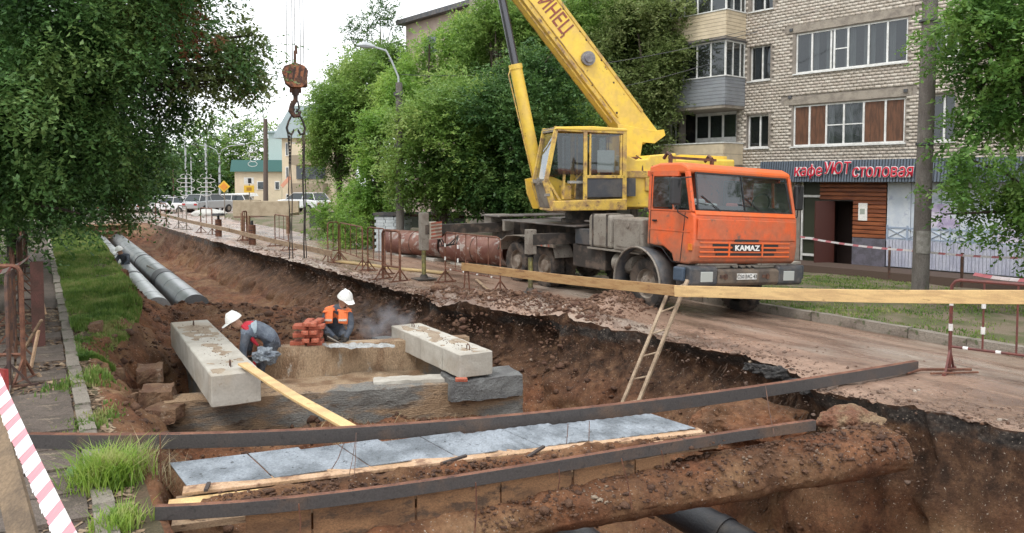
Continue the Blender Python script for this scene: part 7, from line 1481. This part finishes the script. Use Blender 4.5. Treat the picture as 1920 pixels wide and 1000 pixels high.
lm_olive = leafmat('leaf_olive', (.08, .125, .035), (.18, .24, .08), (.30, .34, .15), scale=.6, trans=.3)
lm_right = leafmat('leaf_right', (.045, .11, .025), (.12, .24, .05), (.21, .33, .09), scale=1.2, trans=.35)
def PB(px, py, Y, rx, ry, rz): p = atd(px, py, Y); return (p.x, p.y, p.z, rx, ry, rz)
# big left tree, crown hanging over the footpath
lb = [PB(60, 60, 13, 2.6, 2.4, 2.6), PB(-40, 200, 12, 2.2, 2.2, 1.5), PB(150, 200, 14.5, 2.0, 2.2, 1.7), PB(250, 60, 14, 2.0, 2.0, 1.7), PB(310, 70, 15, .8, 1.0, .8), PB(100, 270, 16, 2.2, 2.2, 1.1), PB(-60, 330, 13, 1.6, 2, .75), PB(60, 330, 15, 1.4, 2, .75), PB(205, 290, 15.5, .6, 1, .7), PB(290, 190, 15, .6, .8, .3), PB(150, -60, 13, 3, 2.5, 1.6), PB(350, -50, 14, 1.0, 1.2, .7)]
tree('huge dark green tree overhanging the left footpath and trench', (-10.9, 14.5, 0), lb, 5200, 40, .19, .095, lm_dark, .32, limbs=26, droop=.7)
lb2 = [PB(385, 95, 14.8, .8, 1.0, .7), PB(390, 30, 14.5, 1.0, 1.1, .75), PB(425, 110, 15, .6, .7, .5), PB(430, 70, 14.6, .45, .5, .5), PB(455, 150, 15, .38, .4, .35), PB(405, 165, 15, .5, .5, .35), PB(350, 190, 15, .6, .6, .4), PB(245, 340, 15.2, .34, .4, .45), PB(230, 385, 15.2, .22, .3, .28), PB(245, 290, 15.2, .3, .4, .35), PB(330, 60, 14.4, .9, .8, .9), PB(460, 30, 14.8, .2, .3, .35), PB(390, 205, 15.2, .25, .3, .14), PB(300, 150, 14.7, .8, .7, .7)]
tree('lighter maple tree with leaves hanging down in front of the far cars', (-11.6, 15.2, 0), lb2, 780, 24, .16, .11, lm_olive, .12, limbs=18, droop=.8, height=5)
rd = leafmat('leaf_rusty', (.13, .05, .02), (.22, .10, .04), scale=2, trans=.3); o = leaves('dead_leaves', blob_pts([PB(310, 50, 13.6, .75, .5, .9), PB(345, 110, 13.8, .35, .4, .5)], 90), 16, .12, .12, rd, None, .8); props(o, 'rust-brown dead leaves among the left tree crown', 'leaves', kind='stuff')
# left background trees and bushes
for i, (px, py, Y, sx, sz, lb) in enumerate(((20, 300, 24, 3.5, 2.3, 'dark tree behind the left footpath'), (-120, 250, 20, 3.5, 4, 'dark tree beyond the left edge'), (110, 290, 38, 3.2, 2.6, 'dark tree further along the left footpath'), (190, 320, 55, 3.6, 2.2, 'dark tree at the far end of the footpath'))):
    p = atd(px, 380, Y); tree(lb, (p.x, p.y, -.2), [PB(px, py, Y, sx, sx, sz), PB(px+15, py+40, Y, sx*.8, sx*.8, sz*.6)], 520, 26, .3, .2, lm_dark, .2, 'trees along the left footpath', 8)
for i, (px, Y) in enumerate(((30, 18), (8, 14.5), (60, 27))): p = onz(px, 340+2.5*F/Y, 0); tree(['green bush beyond the footpath, middle one', 'green bush beyond the footpath, nearest', 'green bush beyond the footpath, farthest'][i], (p.x-2.0, p.y, 0), [(p.x-2.0, p.y, .6, 1.3, 1.6, .8)], 240, 30, .14, .09, lm_mid, .04, None, 5, cat='bush', name='bush')
# far tree belt
for i, (px, py, Y, sx, sz, lb) in enumerate(((335, 315, 118, 6.5, 5.2, 'far dark tree left of the far poles'), (385, 300, 125, 6.5, 6.2, 'far dark tree behind the poles'), (432, 285, 130, 7, 7.2, 'far dark tree with the highest crown'), (480, 300, 128, 6.5, 6.0, 'far dark tree behind the cream building'), (300, 335, 110, 5, 4, 'far tree seen through the hanging leaves'), (260, 330, 115, 6, 4.5, 'far tree behind the left leaves'), (200, 325, 120, 7, 5, 'far tree above the left car lot'), (135, 330, 120, 7, 5, 'leftmost far tree above the car lot'), (70, 330, 110, 7, 5, 'far tree at the pallet boards'))):
    p = atd(px, 390, Y); tree(lb, (p.x, p.y, -1), [PB(px, py, Y, sx, sx*.6, sz), PB(px-12, py+25, Y, sx*.8, sx*.5, sz*.7)], 420, 18, .75, .62, lm_mid if i % 2 else lm_dark, .3, 'belt of far trees behind the cars', 4)
# the belt of trees behind the truck
T_ = [(640, 36, lm_mid, [(632, 220, 1.25, 1.7), (622, 290, 1.0, 1.2), (655, 165, 1.2, 1.4), (660, 250, 1.4, 1.5)], 'rounded tree at the left end of the row, its dark trunk showing'),
      (705, 31, lm_bright, [(705, 300, .95, 1.25), (712, 250, .7, .8), (700, 355, 1.1, .9)], 'bright green young tree below the street lamp'),
      (690, 40, lm_mid, [(690, 165, 2.0, 1.8), (722, 125, 1.1, 1.1), (670, 220, 1.8, 1.6)], 'mid green tree behind the bright young tree'),
      (815, 35, lm_bright, [(835, 140, 1.9, 1.7), (890, 75, 1.1, 1.1), (790, 190, 1.8, 1.7), (765, 175, 1.3, 1.2)], 'tall fresh green tree right of the street lamp'),
      (835, 28, lm_mid, [(830, 260, 1.7, 1.7), (870, 330, 1.6, 1.1), (790, 320, 1.2, 1.1), (880, 230, 1.4, 1.4)], 'broad low tree above the rusty pipes'),
      (930, 33, lm_mid, [(945, 90, 1.7, 1.9), (960, 20, 1.4, 1.8), (900, 180, 1.8, 1.7)], 'tall tree behind the hydraulic cylinder'),
      (960, 27.5, lm_dark, [(950, 260, 1.8, 1.9), (990, 340, 1.6, 1.0), (1010, 180, 1.7, 1.6), (930, 350, 1.2, .9)], 'dark dense tree behind the crane cab'),
      (1090, 33, lm_mid, [(1085, 60, 2.3, 2.2), (1060, 150, 2.2, 2.0), (1150, 30, 2.0, 1.9), (1120, 200, 2.0, 1.8)], 'tall tree behind the boom'),
      (1190, 30.5, lm_olive, [(1190, 130, 1.9, 1.9), (1230, 60, 1.5, 1.7), (1240, 190, 1.1, 1.3), (1180, 230, 1.5, 1.3), (1255, 110, .9, .9)], 'pale tree right of the boom in front of the brick wall'),
      (1075, 30, lm_mid, [(1075, 300, 2.0, 1.4), (1120, 260, 1.6, 1.4)], 'dark shaded tree directly behind the crane cab')]
for px, Y, m, bl_, lb in T_:
    p = atd(px, 420, Y); blobs = [PB(a, c_, Y+random.uniform(-.6, .6), rx, rx*.9, rz) for a, c_, rx, rz in bl_]; dens = sum(b_[3]*b_[5] for b_ in blobs)
    tree(lb, (p.x, p.y, 0), blobs, int(150*dens+100), 40, .25, .15, m, .17, 'row of trees behind the truck', 16)
p = atd(712, 400, 62); tree('slim dark poplar rising above the tree row', (p.x, p.y, 0), [PB(715, 35, 62, 1.1, 1.1, 2.4), PB(672, 70, 62, .8, .8, 2.2), PB(715, 100, 62, 1.4, 1.4, 2.5)], 260, 24, .3, .22, lm_dark, .16, 'row of trees behind the truck', 6)
for i, (px, Y) in enumerate(((612, 34), (655, 29.5), (1250, 29))): p = atd(px, 400, Y); tree(['low green bush at the left end of the tree row', 'low green bush under the lamp beside the barriers', 'low bush left of the lowest balcony'][i], (p.x, p.y, 0), [(p.x, p.y, .8, 1.0 if i else .9, .8, .9)], 150, 26, .15, .11, lm_bright, .04, None, 5, cat='bush', name='bush')
# right tree close to the pole
rbk = [PB(1870, 30, 15, 1.3, 1.3, 1.1), PB(1960, 130, 15.5, 1.7, 1.6, 1.6), PB(1868, 190, 15.5, .75, .8, .75), PB(1825, 110, 15.5, .3, .5, .35), PB(1830, 290, 15, .62, .7, .5), PB(1900, 370, 15.5, 1.1, 1.0, .75), PB(1800, 340, 15, .2, .3, .16), PB(1808, 20, 15.2, .3, .5, .3), PB(1960, 300, 15.5, 1.4, 1.3, 1.2), PB(1840, 430, 15.2, .3, .4, .22), PB(1890, 480, 15.5, .45, .5, .3), PB(1930, 450, 15.5, .6, .6, .4), PB(1795, 215, 15.3, .2, .3, .2), PB(2020, 60, 16, 2, 2, 2)]
p = onz(1905, 560, .1); tree('leafy tree at the right edge overlapping the concrete pole', (p.x+.5, 15.6, 0), rbk, 1250, 34, .17, .125, lm_right, .15, None, 26, droop=.5)
print('triangles about', sum(len(o.data.polygons)*2 for o in C.objects if o.type == 'MESH'))
